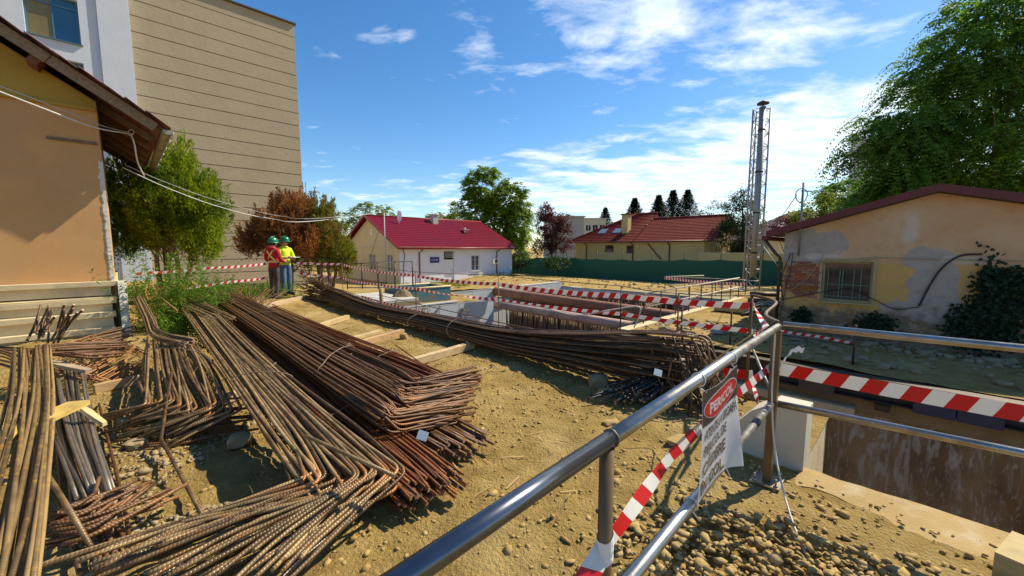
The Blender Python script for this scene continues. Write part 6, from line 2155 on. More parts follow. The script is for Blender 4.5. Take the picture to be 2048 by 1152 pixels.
mb = MB(); mb.tube([mbase + Vector((.5, 0, 2.6)), mbase + Vector((2.3, -.3, .1))], .02, 5); mb.build('guy', MAST_G, t)
# pile of pipes and boards by the mast foot
for lab, a, b, r in (('dark pipe lying uppermost beside the mast foot', (1500, 588), (1552, 590), .12), ('dark pipe lying second on the pile beside the mast foot', (1496, 600), (1556, 604), .10), ('thin grey pipe at the front of the pile below the mast', (1484, 630), (1512, 622), .06), ('thin grey pipe behind the front one below the mast', (1492, 626), (1520, 618), .06)):
    A_, B_ = G(a[0], a[1], -.7), G(b[0], b[1], -.7)
    mb = MB(); mb.tube([A_, B_], r, 10); mb.build('stored_pipe', DARK_STEEL, label=lab, cat='pipe')
mb = MB(); mb.box(G(1475, 615, -.75) , (1.4, 1.0, .25), RS); mb.build('board_stack', WOOD, label='stack of wooden boards below the lattice mast', cat='timber')
for k in range(5):
    c = G(1500 + 12 * k, 612, -.6)
    mb = MB(); mb.bar(c, c + B3 * 1.0 + A3 * .2 + Z3 * .1, .1, .05); mb.build('slat', DARK_STEEL, label='dark slat stacked on the pile in front of the mast', cat='slat', group='dark slats stacked before the mast')
mb = MB(); c = G(1421, 665, -.88); mb.tube([c, c + Vector((.35, -.05, 0))], .07, 10); mb.build('steel_can', FLUE, label='shiny metal can lying on the far rim', cat='can')
# ================================================================== green net fence
NET = mat('green_net', (.005, .085, .055), (.008, .11, .07), scale=1.2, rough=.8, c3=(.004, .06, .045), c3scale=.6, c3amt=.6)
t = thing('green_net_fence', 'dark green shade net fence on thin posts behind the pit', 'fence', tuple(PQ(-20, 33, -1.4)))
fp_ = [(-38.5, .1), (-35.5, .0), (-32.5, .05), (-29.8, .5), (-27.2, .62), (-24.6, .55), (-22.0, .5), (-19.2, .5), (-16.4, .52), (-13.6, .62), (-10.8, .66), (-8.0, .7), (-5.0, .7)]
nx = 8
for k in range(len(fp_) - 1):
    mb = MB()
    nz = 8
    V = []
    for i in range(nx + 1):
        f = i / nx
        p = lerp(fp_[k][0], fp_[k + 1][0], f)
        tz = lerp(fp_[k][1], fp_[k + 1][1], f) - .10 * math.sin(math.pi * f)
        for j in range(nz + 1):
            g = j / nz
            d = .05 * noise.noise(Vector((p * 1.3, g * 2, 3))) + .03 * noise.noise(Vector((p * 5, g * 4, 3)))
            V.append(PQ(p, 33 + d, lerp(-1.6, tz, g)))
    for off in (0, .006):
        mb.add([v + B3 * off for v in V], [(i * (nz + 1) + j, (i + 1) * (nz + 1) + j, (i + 1) * (nz + 1) + j + 1, i * (nz + 1) + j + 1) for i in range(nx) for j in range(nz)], smooth=True)
    mb.build('net_panel', NET, t)
for p, z in fp_:
    mb = MB(); mb.tube([PQ(p, 33.06, -1.5), PQ(p + .05, 33.06, z + .75)], .035, 6); mb.build('post', DARK_STEEL, t)

# ================================================================== vegetation
rng = np.random.default_rng(7)


def leaf_quads(C, D, Nn, Ln, Wd):
    """diamond leaves: C base points, D directions, Nn rough normals"""
    D = D / np.linalg.norm(D, axis=1, keepdims=True)
    S = np.cross(D, Nn)
    S /= np.maximum(np.linalg.norm(S, axis=1, keepdims=True), 1e-6)
    Ln, Wd = Ln[:, None], Wd[:, None]
    Nv = np.cross(S, D)
    V = np.stack([C, C + D * Ln * .45 + S * Wd * .5, C + D * Ln - Nv * Ln * .12, C + D * Ln * .45 - S * Wd * .5], 1).reshape(-1, 3)
    Fq = np.arange(len(V)).reshape(-1, 4)
    return V, Fq


def rnd_dir(n):
    v = rng.normal(size=(n, 3))
    return v / np.linalg.norm(v, axis=1, keepdims=True)


def limbs(root, tips, r0, mid_lift=.35, seed=0, n_main=7, top=None):
    """tapered trunk with limbs reaching into the crown"""
    rn = random.Random(seed)
    mb = MB()
    root = Vector(root)
    top = Vector(top) if top is not None else root + Z3 * 3
    tr = [root - Z3 * .15, root.lerp(top, .3) + Vector((rn.uniform(-.1, .1), rn.uniform(-.1, .1), 0)), root.lerp(top, .65) + Vector((rn.uniform(-.15, .15), rn.uniform(-.15, .15), 0)), top]
    P = catmull(tr, 4)
    mb.tube(P, [r0 * lerp(1.15, .35, i / (len(P) - 1)) for i in range(len(P))], 8)
    for tip in tips[:n_main]:
        tip = Vector(tip)
        f = rn.uniform(.35, .9)
        a = P[int(f * (len(P) - 1))]
        m_ = a.lerp(tip, .5) + Z3 * mid_lift * rn.uniform(-.1, .6) + Vector((rn.uniform(-.2, .2), rn.uniform(-.2, .2), 0))
        Q = catmull([a, m_, tip], 4)
        rr = r0 * lerp(.55, .3, f)
        mb.tube(Q, [rr * lerp(1, .15, i / (len(Q) - 1)) for i in range(len(Q))], 6)
        for _ in range(2):
            b = Q[rn.randint(3, len(Q) - 3)]
            e = b + (tip - a) * rn.uniform(.2, .4) + Vector((rn.uniform(-.5, .5), rn.uniform(-.5, .5), rn.uniform(-.1, .6)))
            mb.tube([b, b.lerp(e, .5) + Z3 * .08, e], [rr * .35, rr * .22, rr * .06], 5)
    return mb


def clusters_in(blobs, n, shell=.55):
    """cluster centres spread through a set of ellipsoids (c, r), denser towards the surface"""
    w = np.array([(b[1][0] * b[1][1] * b[1][2]) ** .72 for b in blobs]); w = w / w.sum()
    idx = rng.choice(len(blobs), n, p=w)
    d = rnd_dir(n)
    r = (shell + (1 - shell) * rng.random(n)) ** .8
    c = np.array([blobs[i][0] for i in idx]); s = np.array([blobs[i][1] for i in idx])
    return c + d * s * r[:, None], d


def tree(name, label, blobs, root, lm, bark, n_cl, per, cl_r, ln, wd, r0, trunk_top, shell=.5, droop=0.0, up=0.0, group=None, cat='tree', squash=.75, n_main=8, seed=1, gap=0.0):
    t = thing(name, label, cat, tuple(root), group)
    C, d = clusters_in(blobs, n_cl, shell)
    if gap:
        keep = np.array([noise.noise(Vector(c) * (1.1 / max(.4, cl_r * 2.2)) + Vector((seed, 0, 0))) > -gap for c in C])
        C, d = C[keep], d[keep]
    tips = [tuple(c) for c in C[:max(n_main, 1)]]
    limbs(root, tips, r0, seed=seed, n_main=n_main, top=trunk_top).build('trunk', bark, t)
    n = len(C) * per
    base = np.repeat(C, per, 0)
    out = np.repeat(d, per, 0)
    sc = np.repeat(rng.uniform(.6, 1.25, len(C)), per)[:, None]
    off = rng.normal(size=(n, 3)) * cl_r * .5 * sc
    off[:, 2] *= squash
    pos = base + off
    D = rnd_dir(n) + out * .5
    D[:, 2] += up - droop
    Nn = rnd_dir(n) * .6 + np.array([0, 0, 1.0])
    V, Fq = leaf_quads(pos, D, Nn, ln * rng.uniform(.6, 1.3, n), wd * rng.uniform(.7, 1.2, n))
    np_mesh('crown', V, Fq, lm, parent=t)
    return t


def fronds(C, d, per, rach, leaflet, lw, pairs, droop=.6):
    """pinnate fronds springing from cluster centres and bending down under their weight"""
    n = len(C) * per
    base = np.repeat(C, per, 0) + rng.normal(size=(n, 3)) * .12
    D = rnd_dir(n); D[:, 2] = np.abs(D[:, 2]) * .5 - .05
    D += np.repeat(d, per, 0) * .8
    D /= np.linalg.norm(D, axis=1, keepdims=True)
    Lr = rach * rng.uniform(.65, 1.25, n)
    up = np.array([0, 0, 1.0])
    S = np.cross(D, np.broadcast_to(up, D.shape)); S /= np.maximum(np.linalg.norm(S, axis=1, keepdims=True), 1e-6)
    Vs, Ns = [], 0
    outV = []
    for k in range(pairs):
        f = (k + 1) / pairs
        pos = base + D * (Lr * f)[:, None] - up * (droop * Lr * f * f)[:, None]
        tang = D - up * (2 * droop * f)
        tang /= np.linalg.norm(tang, axis=1, keepdims=True)
        for s_ in (-1, 1):
            dd = S * s_ * .9 + tang * .55 - up * .25 + rng.normal(size=(n, 3)) * .12
            nn = np.cross(S, tang) + rng.normal(size=(n, 3)) * .25
            V, _ = leaf_quads(pos, dd, nn, leaflet * (1.05 - .45 * f) * rng.uniform(.8, 1.15, n), lw * rng.uniform(.8, 1.2, n))
            outV.append(V)
    V = np.concatenate(outV)
    return V, np.arange(len(V)).reshape(-1, 4)


BARK = mat('bark', (.10, .075, .05), (.15, .115, .08), scale=6, rough=.95, bump=.6, bscale=20, stretch=(1, 1, .3))
BARK_R = mat('red_bark', (.17, .10, .06), (.23, .15, .10), scale=6, rough=.95, bump=.5, bscale=20, stretch=(1, 1, .25))
L_THUJA = leaf_mat('thuja_leaf', (.14, .23, .008), (.37, .41, .015), .5, c3=(.06, .13, .012))
L_OLIVE = leaf_mat('olive_juniper_leaf', (.12, .15, .010), (.28, .27, .02), .4, c3=(.24, .15, .035))
L_DEAD = leaf_mat('dead_brown_leaf', (.30, .10, .022), (.50, .22, .055), .35, c3=(.14, .06, .03))
L_AIL = leaf_mat('ailanthus_leaf', (.10, .20, .008), (.26, .36, .02), .5)
L_PLUM = leaf_mat('purple_plum_leaf', (.07, .018, .022), (.17, .05, .045), .3)
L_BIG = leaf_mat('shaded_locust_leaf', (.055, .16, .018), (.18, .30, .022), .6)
L_LIGHT = leaf_mat('light_leaf', (.14, .20, .015), (.24, .30, .03), .5)
L_SPRUCE = leaf_mat('spruce_needle', (.007, .022, .010), (.016, .038, .014), .08)
L_BIRCH = leaf_mat('birch_leaf', (.025, .06, .015), (.06, .11, .02), .35)
L_WEED = leaf_mat('weed_leaf', (.08, .18, .010), (.19, .32, .025), .45)
L_IVY = leaf_mat('ivy_leaf', (.010, .030, .014), (.022, .055, .02), .2)


def blob_px(px, py, Y, rx, ry, rz):
    c = DY(px, py, Y)
    return ((c.x, c.y, c.z), (rx, ry, rz))


# -- big green thuja left of centre: several stems, foliage in upright sprays
def thuja(label, px, ybase, Y, blobs, lm, root_z, n_cl, per, cl_r, ln, wd, stems, seed, name='juniper_tree', bark=BARK_R):
    g = DY(px, 560, Y)
    root = Vector((g.x, g.y, root_z))
    t = thing(name, label, 'tree', tuple(root))
    C, d = clusters_in(blobs, n_cl, .35)
    mb = MB()
    rn = random.Random(seed)
    for k in range(stems):
        a = k * 2.4
        tip = Vector(C[rn.randrange(len(C))]) * .5 + Vector(blobs[0][0]) * .5
        tip.z = max(tip.z, blobs[0][0][2] + blobs[0][1][2] * .55)
        b = root + Vector((math.cos(a) * .16, math.sin(a) * .16, -.1))
        P = catmull([b, b.lerp(tip, .35) + Vector((math.cos(a) * .25, math.sin(a) * .25, 0)), b.lerp(tip, .7), tip], 5)
        mb.tube(P, [.075 * lerp(1.1, .15, i / (len(P) - 1)) for i in range(len(P))], 7)
        for _ in range(5):
            q = P[rn.randint(4, len(P) - 4)]
            e = Vector(C[rn.randrange(len(C))])
            e = q.lerp(e, .6)
            mb.tube([q, q.lerp(e, .5) - Z3 * .05, e], [.022, .014, .004], 5)
    mb.build('trunk', bark, t)
    n = len(C) * per
    base = np.repeat(C, per, 0); out = np.repeat(d, per, 0)
    sc = np.repeat(rng.uniform(.55, 1.3, len(C)), per)[:, None]
    h = rng.random((n, 1))
    off = rng.normal(size=(n, 3)) * cl_r * .42 * sc * (1.15 - h)
    off[:, 2] = (h[:, 0] - .5) * cl_r * 2.4 * sc[:, 0]
    pos = base + off + out * (h * cl_r * .5)
    D = rnd_dir(n) * .7 + out * .6
    D[:, 2] += .75
    V, Fq = leaf_quads(pos, D, rnd_dir(n), ln * rng.uniform(.6, 1.35, n), wd * rng.uniform(.7, 1.2, n))
    np_mesh('crown', V, Fq, lm, parent=t)
    return t


Yt = 12.4
thuja('tall bright green thuja with several bare stems beside the tan house', 340, 560, Yt,
      [blob_px(330, 400, Yt, 1.45, 1.2, 1.5), blob_px(335, 340, Yt, .85, .8, 1.0), blob_px(270, 400, Yt, .85, .8, 1.0), blob_px(395, 425, Yt, .85, .8, 1.1), blob_px(310, 460, Yt, 1.3, 1.0, .55), blob_px(400, 490, Yt, .6, .7, .5), blob_px(255, 470, Yt, .6, .7, .6)],
      L_THUJA, -.1, 800, 80, .26, .11, .034, 5, 1, 'thuja_tree')
Yd = 15.0
thuja('dead brown rust coloured juniper behind the two men', 570, 540, Yd,
      [blob_px(575, 450, Yd, 1.05, .9, 1.0), blob_px(585, 420, Yd, .6, .6, .62), blob_px(530, 470, Yd, .75, .7, .75), blob_px(620, 480, Yd, .7, .7, .7), blob_px(500, 490, Yd, .4, .4, .4)],
      L_DEAD, -.2, 400, 70, .22, .11, .036, 3, 2)
Yo = 15.6
thuja('olive green juniper right of the men in front of the white house', 650, 560, Yo,
      [blob_px(645, 470, Yo, .75, .8, 1.3), blob_px(640, 425, Yo, .4, .4, .65), blob_px(668, 500, Yo, .75, .7, .75), blob_px(610, 500, Yo, .7, .7, .9), blob_px(618, 430, Yo, .3, .3, .55), blob_px(685, 530, Yo, .4, .5, .4)],
      L_OLIVE, -.3, 420, 70, .22, .11, .034, 4, 3)

# -- bright ailanthus behind the white house
Ya = 50.0
t = thing('ailanthus_tree', 'large bright green tree rising behind the right end of the white house', 'tree', tuple(Vector((DY(1000, 540, Ya).x, Ya, -1.6))))
bl = [blob_px(970, 375, Ya, 2.6, 2.4, 2.4), blob_px(950, 420, Ya, 2.2, 2.2, 2.0), blob_px(1020, 400, Ya, 2.4, 2.4, 2.4), blob_px(1035, 450, Ya, 1.9, 2.2, 2.4), blob_px(985, 460, Ya, 2.4, 2.2, 2.0), blob_px(1025, 505, Ya, 2.0, 2.0, 1.6)]
C, d = clusters_in(bl, 620, .4)
V1, _ = fronds(C, d, 8, .85, .34, .15, 5, .5)
r_ = Vector(WORLD_LOC[t.name])
limbs(r_, [tuple(c) for c in C[:14]], .24, seed=5, n_main=14, top=r_ + Z3 * 6.5 + Vector((-.8, 0, 0))).build('trunk', BARK, t)
np_mesh('crown', V1, np.arange(len(V1)).reshape(-1, 4), L_AIL, parent=t)
tree('light_tree', 'pale yellow green sapling left of the large bright tree', [blob_px(905, 425, 56, 1.0, 1.0, 1.6), blob_px(890, 445, 56, 1.3, 1.0, 1.0)], Vector((DY(905, 560, 56).x, 56, -1.6)), L_LIGHT, BARK, 40, 40, .5, .32, .18, .1, Vector((DY(905, 430, 56).x, 56, 5)), seed=3)
Yp = 43.0
tree('purple_plum_tree', 'dark purple leaved plum tree right of the large bright tree', [blob_px(1100, 455, Yp, 1.7, 1.6, 1.9), blob_px(1120, 480, Yp, 1.5, 1.5, 1.4), blob_px(1090, 425, Yp, 1.1, 1.1, 1.0), blob_px(1085, 495, Yp, 1.2, 1.3, 1.0), blob_px(1128, 445, Yp, .9, .9, .9)], Vector((DY(1105, 540, Yp).x, Yp, -1.5)), L_PLUM, BARK, 230, 46, .45, .22, .12, .16, Vector((DY(1102, 430, Yp).x, Yp, 3.4)), shell=.4, gap=.25, n_main=14)
# -- small trees above the white house roof
def frond_tree(name, label, bl, root, top, lm, ncl, per, rach, leaflet, lw, pairs, r0, n_main=8, shell=.45, droop=.5, seed=1, gap=0.0):
    t = thing(name, label, 'tree', tuple(root))
    C, d = clusters_in(bl, ncl, shell)
    if gap:
        keep = np.array([noise.noise(Vector(c) * .55 + Vector((seed, 0, 0))) > -gap for c in C])
        C, d = C[keep], d[keep]
    V, Fq = fronds(C, d, per, rach, leaflet, lw, pairs, droop)
    limbs(root, [tuple(c) for c in C[:n_main]], r0, seed=seed, n_main=n_main, top=top).build('trunk', BARK, t)
    np_mesh('crown', V, Fq, lm, parent=t)
    return t


Yk = 58
frond_tree('ailanthus_tree', 'sparse yellow green tree showing above the left gable of the white house', [blob_px(735, 418, Yk, 2.2, 1.6, .7), blob_px(690, 440, Yk, 2.0, 1.6, .9), blob_px(775, 425, Yk, 1.0, 1.0, .6), blob_px(720, 450, Yk, 2.5, 1.5, 1.2)], Vector((DY(725, 540, Yk).x, Yk, -1.5)), Vector((DY(730, 430, Yk).x, Yk, 5.2)), L_LIGHT, 70, 6, 1.0, .38, .17, 5, .15, 10)
frond_tree('ailanthus_tree', 'low yellow green tree top above the white house chimney', [blob_px(880, 437, 60, 1.9, 1.2, .6)], Vector((DY(880, 540, 60).x, 60, -1.5)), Vector((DY(880, 440, 60).x, 60, 5)), L_LIGHT, 30, 6, .9, .36, .16, 5, .12, 6)
tree('hedge_shrub', 'dark leafy shrubs under the bright tree by the green net', [blob_px(1035, 520, 46, 2.4, 1.2, .9), blob_px(1110, 525, 40, 1.6, 1.0, .6)], Vector((DY(1040, 545, 46).x, 46, -1.5)), L_BIRCH, BARK, 90, 40, .45, .2, .12, .06, Vector((DY(1040, 520, 46).x, 46, 0)), cat='shrub')


# -- spruces
def spruce(label, px, pytop, Y, width, seed):
    top = DY(px, pytop, Y)
    root = Vector((top.x, Y, -1.5))
    t = thing('spruce_tree', label, 'tree', tuple(root), 'spruces behind the yellow house')
    h = top.z - root.z
    mb = MB(); mb.tube([root, root.lerp(top, .5), top], [.22, .14, .02], 7); mb.build('trunk', BARK, t)
    Cs, Ds = [], []
    rn = random.Random(seed)
    for k in range(46):
        f = k / 46
        z = lerp(.25 * h, h * .985, f)
        rad = width * 2.7 * (1 - f) * rn.uniform(.75, 1.12) + .03
        nb_ = 12
        for b in range(nb_):
            a = b * 2 * math.pi / nb_ + k * .7 + rn.uniform(-.2, .2)
            for s_ in range(15):
                g = (s_ + rn.random()) / 15
                x = rad * g
                Cs.append((root.x + math.cos(a) * x, root.y + math.sin(a) * x, root.z + z - x * .38 + x * x * .12 / max(width, .1)))
                Ds.append((math.cos(a) * .8 + rn.uniform(-.6, .6), math.sin(a) * .8 + rn.uniform(-.6, .6), rn.uniform(-.45, .2)))
    Cs, Ds = np.array(Cs), np.array(Ds)
    n = len(Cs)
    V, Fq = leaf_quads(Cs, Ds, np.array([0, 0, 1.0]) + rng.normal(size=(n, 3)) * .4, rng.uniform(.28, .52, n), rng.uniform(.12, .2, n))
    np_mesh('crown', V, Fq, L_SPRUCE, parent=t)


for lab, px, py, Y, w in (('lone dark spruce rising above the left part of the yellow house roof', 1270, 392, 72, 2.2), ('dark spruce second from the left behind the yellow house', 1318, 386, 70, 2.0), ('dark spruce third from the left, close to the tallest', 1347, 376, 74, 2.2), ('tall dark spruce at the right of the group behind the yellow house', 1376, 375, 72, 2.4), ('small faint spruce tip far left above the yellow house', 1211, 412, 100, 2.2), ('tiny spruce tip far behind the purple tree', 1138, 427, 110, 1.2)):
    spruce(lab, px, py, Y, w, px)
tree('birch_tree', 'dark green birch like tree behind the lattice mast', [blob_px(1480, 430, 38, 1.7, 1.6, 2.0), blob_px(1465, 470, 38, 1.5, 1.5, 2.0), blob_px(1510, 460, 38, 1.3, 1.3, 1.6), blob_px(1490, 395, 38, .9, .9, 1.2), blob_px(1500, 500, 38, 1.8, 1.4, 1.0)], Vector((DY(1485, 545, 38).x, 38, -1.2)), L_BIRCH, BARK, 260, 44, .5, .2, .10, .16, Vector((DY(1485, 390, 38).x, 38, 5.5)), shell=.35, droop=.5, gap=.3, n_main=12)
tree('birch_tree', 'thin airy tree tops between the spruces and the mast', [blob_px(1430, 425, 60, 2.2, 1.5, 1.6), blob_px(1410, 440, 60, 1.6, 1.2, 1.0)], Vector((DY(1430, 545, 60).x, 60, -1.2)), L_BIRCH, BARK, 60, 30, .6, .25, .13, .12, Vector((DY(1430, 420, 60).x, 60, 5)), gap=.1)
tree('light_tree', 'bright yellow green bush between the mast and the plastered building', [blob_px(1635, 425, 24, 1.0, .9, .75), blob_px(1660, 405, 24, .7, .7, .6), blob_px(1620, 440, 24, 1.1, .9, .6)], Vector((DY(1640, 545, 24).x, 24, -1)), L_LIGHT, BARK, 90, 44, .3, .16, .09, .08, Vector((DY(1640, 420, 24).x, 24, 3)), cat='shrub', gap=.25)
tree('plum_shrub', 'dull purple bush in front of the dark tiled roof', [blob_px(1570, 455, 29, 1.0, .8, .8), blob_px(1590, 440, 29, .8, .7, .5)], Vector((DY(1575, 545, 29).x, 29, -1)), L_PLUM, BARK, 60, 40, .35, .16, .09, .08, Vector((DY(1575, 450, 29).x, 29, 2.6)), cat='shrub', gap=.25)

# -- the big tree on the right, overhanging the plastered building
Yb = 19.5
br = Vector((DY(1960, 500, Yb + 2).x, Yb + 2, -1.0))
bl = [blob_px(1960, 300, Yb, 4.6, 3.4, 3.0), blob_px(2010, 160, Yb, 4.2, 3.4, 3.2), blob_px(1870, 330, Yb, 3.0, 2.4, 1.9), blob_px(2100, 60, Yb, 4.5, 3.4, 3.0), blob_px(1830, 260, Yb, 2.6, 2.0, 1.1), blob_px(1790, 375, Yb, 2.0, 1.8, 1.0), blob_px(1900, 160, Yb, 2.4, 2.0, 1.2),
      blob_px(1715, 275, Yb, 2.0, 1.2, .5), blob_px(1790, 330, Yb, 2.2, 1.6, 1.3), blob_px(1850, 400, Yb, 2.4, 1.8, 1.0), blob_px(1720, 385, Yb, 1.6, 1.2, .7), blob_px(1800, 300, Yb, 2.2, 1.8, 1.4), blob_px(1850, 210, Yb, 2.0, 1.8, 1.2), blob_px(1780, 400, Yb, 2.2, 1.6, 1.0), blob_px(1960, 80, Yb, 2.6, 2.2, 1.8), blob_px(2150, 260, Yb, 4, 3.5, 4), blob_px(1990, 15, Yb, 2.0, 2.0, .8), blob_px(1930, 380, Yb, 3.0, 2.0, 1.2)]
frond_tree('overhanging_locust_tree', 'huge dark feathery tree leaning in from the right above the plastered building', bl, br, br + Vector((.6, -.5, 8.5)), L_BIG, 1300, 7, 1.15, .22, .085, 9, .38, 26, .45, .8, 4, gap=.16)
frond_tree('locust_tree', 'small feathery tree beside the grey tower at the left of the big tree', [blob_px(1690, 385, 26, 1.4, 1.2, .7), blob_px(1665, 395, 26, 1.0, 1.0, .5)], Vector((DY(1690, 500, 26).x, 26, -1)), Vector((DY(1690, 395, 26).x, 26, 4)), L_BIG, 60, 7, .7, .18, .08, 7, .1, 8, droop=.7)

# ------------------------------------------------------------------ weeds, grass, ivy
def weeds(name, label, pts, lm, n_st, h, ln, wd, per, seed, kind='stuff', spread=.25, cat=None):
    rn = np.random.default_rng(seed)
    allV = []
    for (x, y, z) in pts:
        for _ in range(n_st):
            b = np.array([x, y, z]) + np.append(rn.normal(size=2) * spread, 0)
            hh = h * rn.uniform(.45, 1.15)
            lean = np.append(rn.normal(size=2) * .22, 1.0)
            f = rn.random(per) ** .8
            pos = b + lean * (f * hh)[:, None] + rn.normal(size=(per, 3)) * .02
            D = rn.normal(size=(per, 3)); D[:, 2] = np.abs(D[:, 2]) * .6 + .15
            V, _ = leaf_quads(pos, D, rn.normal(size=(per, 3)) * .6 + np.array([0, 0, 1.]), ln * rn.uniform(.6, 1.3, per) * (1.2 - .6 * f), wd * rn.uniform(.7, 1.2, per))
            allV.append(V)
    V = np.concatenate(allV)
    o = V.mean(0)
    return np_mesh(name, V, np.arange(len(V)).reshape(-1, 4), lm, org=(float(o[0]), float(o[1]), float(V[:, 2].min())), kind=kind, label=label)


wp_ = [tuple(PQ(HP + .35 + random.Random(i).uniform(-.3, .6), HQ + .45 + random.Random(i + 50).uniform(-.1, 1.0), .0)) for i in range(15)]
weeds('weeds', 'tall bright green weeds growing at the corner of the tan house', wp_, L_WEED, 8, 1.35, .10, .022, 60, 4, spread=.14)
weeds('weeds', 'low green weeds under the dusty curving bars', [tuple(PQ(-9.9 + .3 * i, .6 + .1 * (i % 3), 0)) for i in range(5)], L_WEED, 8, .5, .08, .02, 40, 5, spread=.16)
g_pts = []
rn = random.Random(8)
for _ in range(70):
    w = DY(rn.uniform(400, 560), 560, rn.uniform(11.5, 14.5))
    g_pts.append((w.x, w.y, ground_z(*pq(w)) - .02))
weeds('grass', 'bright green grass and weeds under the trees behind the men', g_pts, L_WEED, 7, .45, .12, .02, 22, 6, spread=.3)
g_pts = []
for _ in range(40):
    w = DY(rn.uniform(230, 420), 560, rn.uniform(10.5, 14.0))
    g_pts.append((w.x, w.y, ground_z(*pq(w)) - .02))
weeds('undergrowth', 'dark undergrowth at the foot of the thuja', g_pts, L_THUJA, 6, .5, .12, .025, 20, 7, spread=.3)
g_pts = [tuple(PQ(-19.6 + rn.uniform(-.8, .8), 12.6 + rn.uniform(-2.3, 2.3), -.72)) for _ in range(30)]
weeds('grass', 'yellowish green grass on the mound behind the pit wall', g_pts, L_LIGHT, 6, .35, .16, .03, 16, 9, spread=.25)
g_pts = [tuple(PQ(-29.4 + rn.uniform(-.3, .5), rn.uniform(24, 29), -1.5)) for _ in range(8)]
weeds('weeds', 'weeds growing at the foot of the white house wall', g_pts, L_WEED, 6, .7, .2, .05, 20, 10, spread=.2)


def wall_plant(label, patches, n, seed, name='ivy'):
    rn_ = np.random.default_rng(seed)
    P_ = []
    for (px, py, rx, ry, w) in patches:
        k = int(n * w)
        a = rn_.normal(size=(k, 2)) * .5
        for i in range(k):
            v = DQ(px + a[i, 0] * rx, py + a[i, 1] * ry, rq0 - .06 - abs(rn_.normal()) * .06)
            P_.append(tuple(v))
    P_ = np.array(P_)
    k = len(P_)
    D = rn_.normal(size=(k, 3)) * .5 + np.array([-.4 * B3.x, -.4 * B3.y, -.6])
    V, Fq = leaf_quads(P_, D, np.tile(np.array(-B3), (k, 1)) + rn_.normal(size=(k, 3)) * .5, rn_.uniform(.07, .13, k), rn_.uniform(.06, .1, k))
    t = thing(name, label, 'plant', tuple(P_.min(0)))
    np_mesh('foliage', V, Fq, L_IVY, parent=t)
    mb = MB()
    rr = random.Random(seed)
    for (px, py, rx, ry, w) in patches:
        a, b = DQ(px, py + ry * .9, rq0 - .03), DQ(px + rr.uniform(-.3, .3) * rx, py - ry * .7, rq0 - .03)
        mb.tube(catmull([a, a.lerp(b, .4) + A3 * .06, a.lerp(b, .7) - A3 * .05, b], 4), .012, 5)
    mb.build('stem', BARK, t)


wall_plant('dark ivy climbing over the right window of the plastered building', [(1985, 585, 28, 62, 1.0), (2010, 560, 50, 22, .6), (1965, 640, 40, 55, .9), (1925, 650, 35, 40, .5), (2040, 600, 25, 40, .4), (2010, 655, 45, 40, .5)], 900, 3)
wall_plant('dark bush at the foot of the plastered wall below the grey patch', [(1752, 650, 36, 16, 1.0), (1745, 640, 20, 14, .5)], 420, 4, 'wall_bush')
wall_plant('small dark creeper low on the left of the plastered wall', [(1603, 630, 18, 14, 1.0)], 260, 5, 'creeper')

# ================================================================== stones and gravel
STONE = mat('river_stone', (.44, .305, .12), (.29, .19, .07), scale=9, rough=.95, bump=.3, bscale=60, c3=(.46, .36, .21), c3scale=6, c3amt=.6, spec=.15)
RUBBLE = mat('broken_concrete', (.38, .29, .16), (.26, .19, .095), scale=5, rough=.95, bump=.5, bscale=25, c3=(.44, .38, .27), c3scale=3, c3amt=.5, spec=.15)
bm = bmesh.new(); bmesh.ops.create_icosphere(bm, subdivisions=1, radius=1)
ICO_V = np.array([v.co[:] for v in bm.verts]); ICO_F = np.array([[v.index for v in f.verts] for f in bm.faces]); bm.free()


def stones(name, label, P, size, material, flat=.6, seed=1, ang=.22, mins=.5, maxs=1.5):
    rn_ = np.random.default_rng(seed)
    n = len(P)
    sc = size * np.exp(rn_.normal(size=n) * .38)
    sc = np.clip(sc, size * mins, size * maxs)
    ax = np.stack([rn_.uniform(.8, 1.5, n), rn_.uniform(.7, 1.1, n), rn_.uniform(.45, .8, n) * flat / .6], 1) * sc[:, None]
    V = ICO_V[None] * (1 + ang * rn_.normal(size=(n, len(ICO_V), 1)).clip(-1.2, 1.2))
    V = V * ax[:, None, :]
    a = rn_.uniform(0, 6.28, n); tl = rn_.normal(size=n) * .35
    ca, sa, ct, st_ = np.cos(a), np.sin(a), np.cos(tl), np.sin(tl)
    x, y, z = V[..., 0], V[..., 1], V[..., 2]
    y2, z2 = y * ct[:, None] - z * st_[:, None], y * st_[:, None] + z * ct[:, None]
    x3, y3 = x * ca[:, None] - y2 * sa[:, None], x * sa[:, None] + y2 * ca[:, None]
    W = np.stack([x3, y3, z2], -1) + P[:, None, :]
    Fq = (ICO_F[None] + (np.arange(n) * len(ICO_V))[:, None, None]).reshape(-1, 3)
    o = P.mean(0)
    return np_mesh(name, W.reshape(-1, 3), Fq, material, org=(float(o[0]), float(o[1]), float(P[:, 2].min())), smooth=True, kind='stuff', label=label)


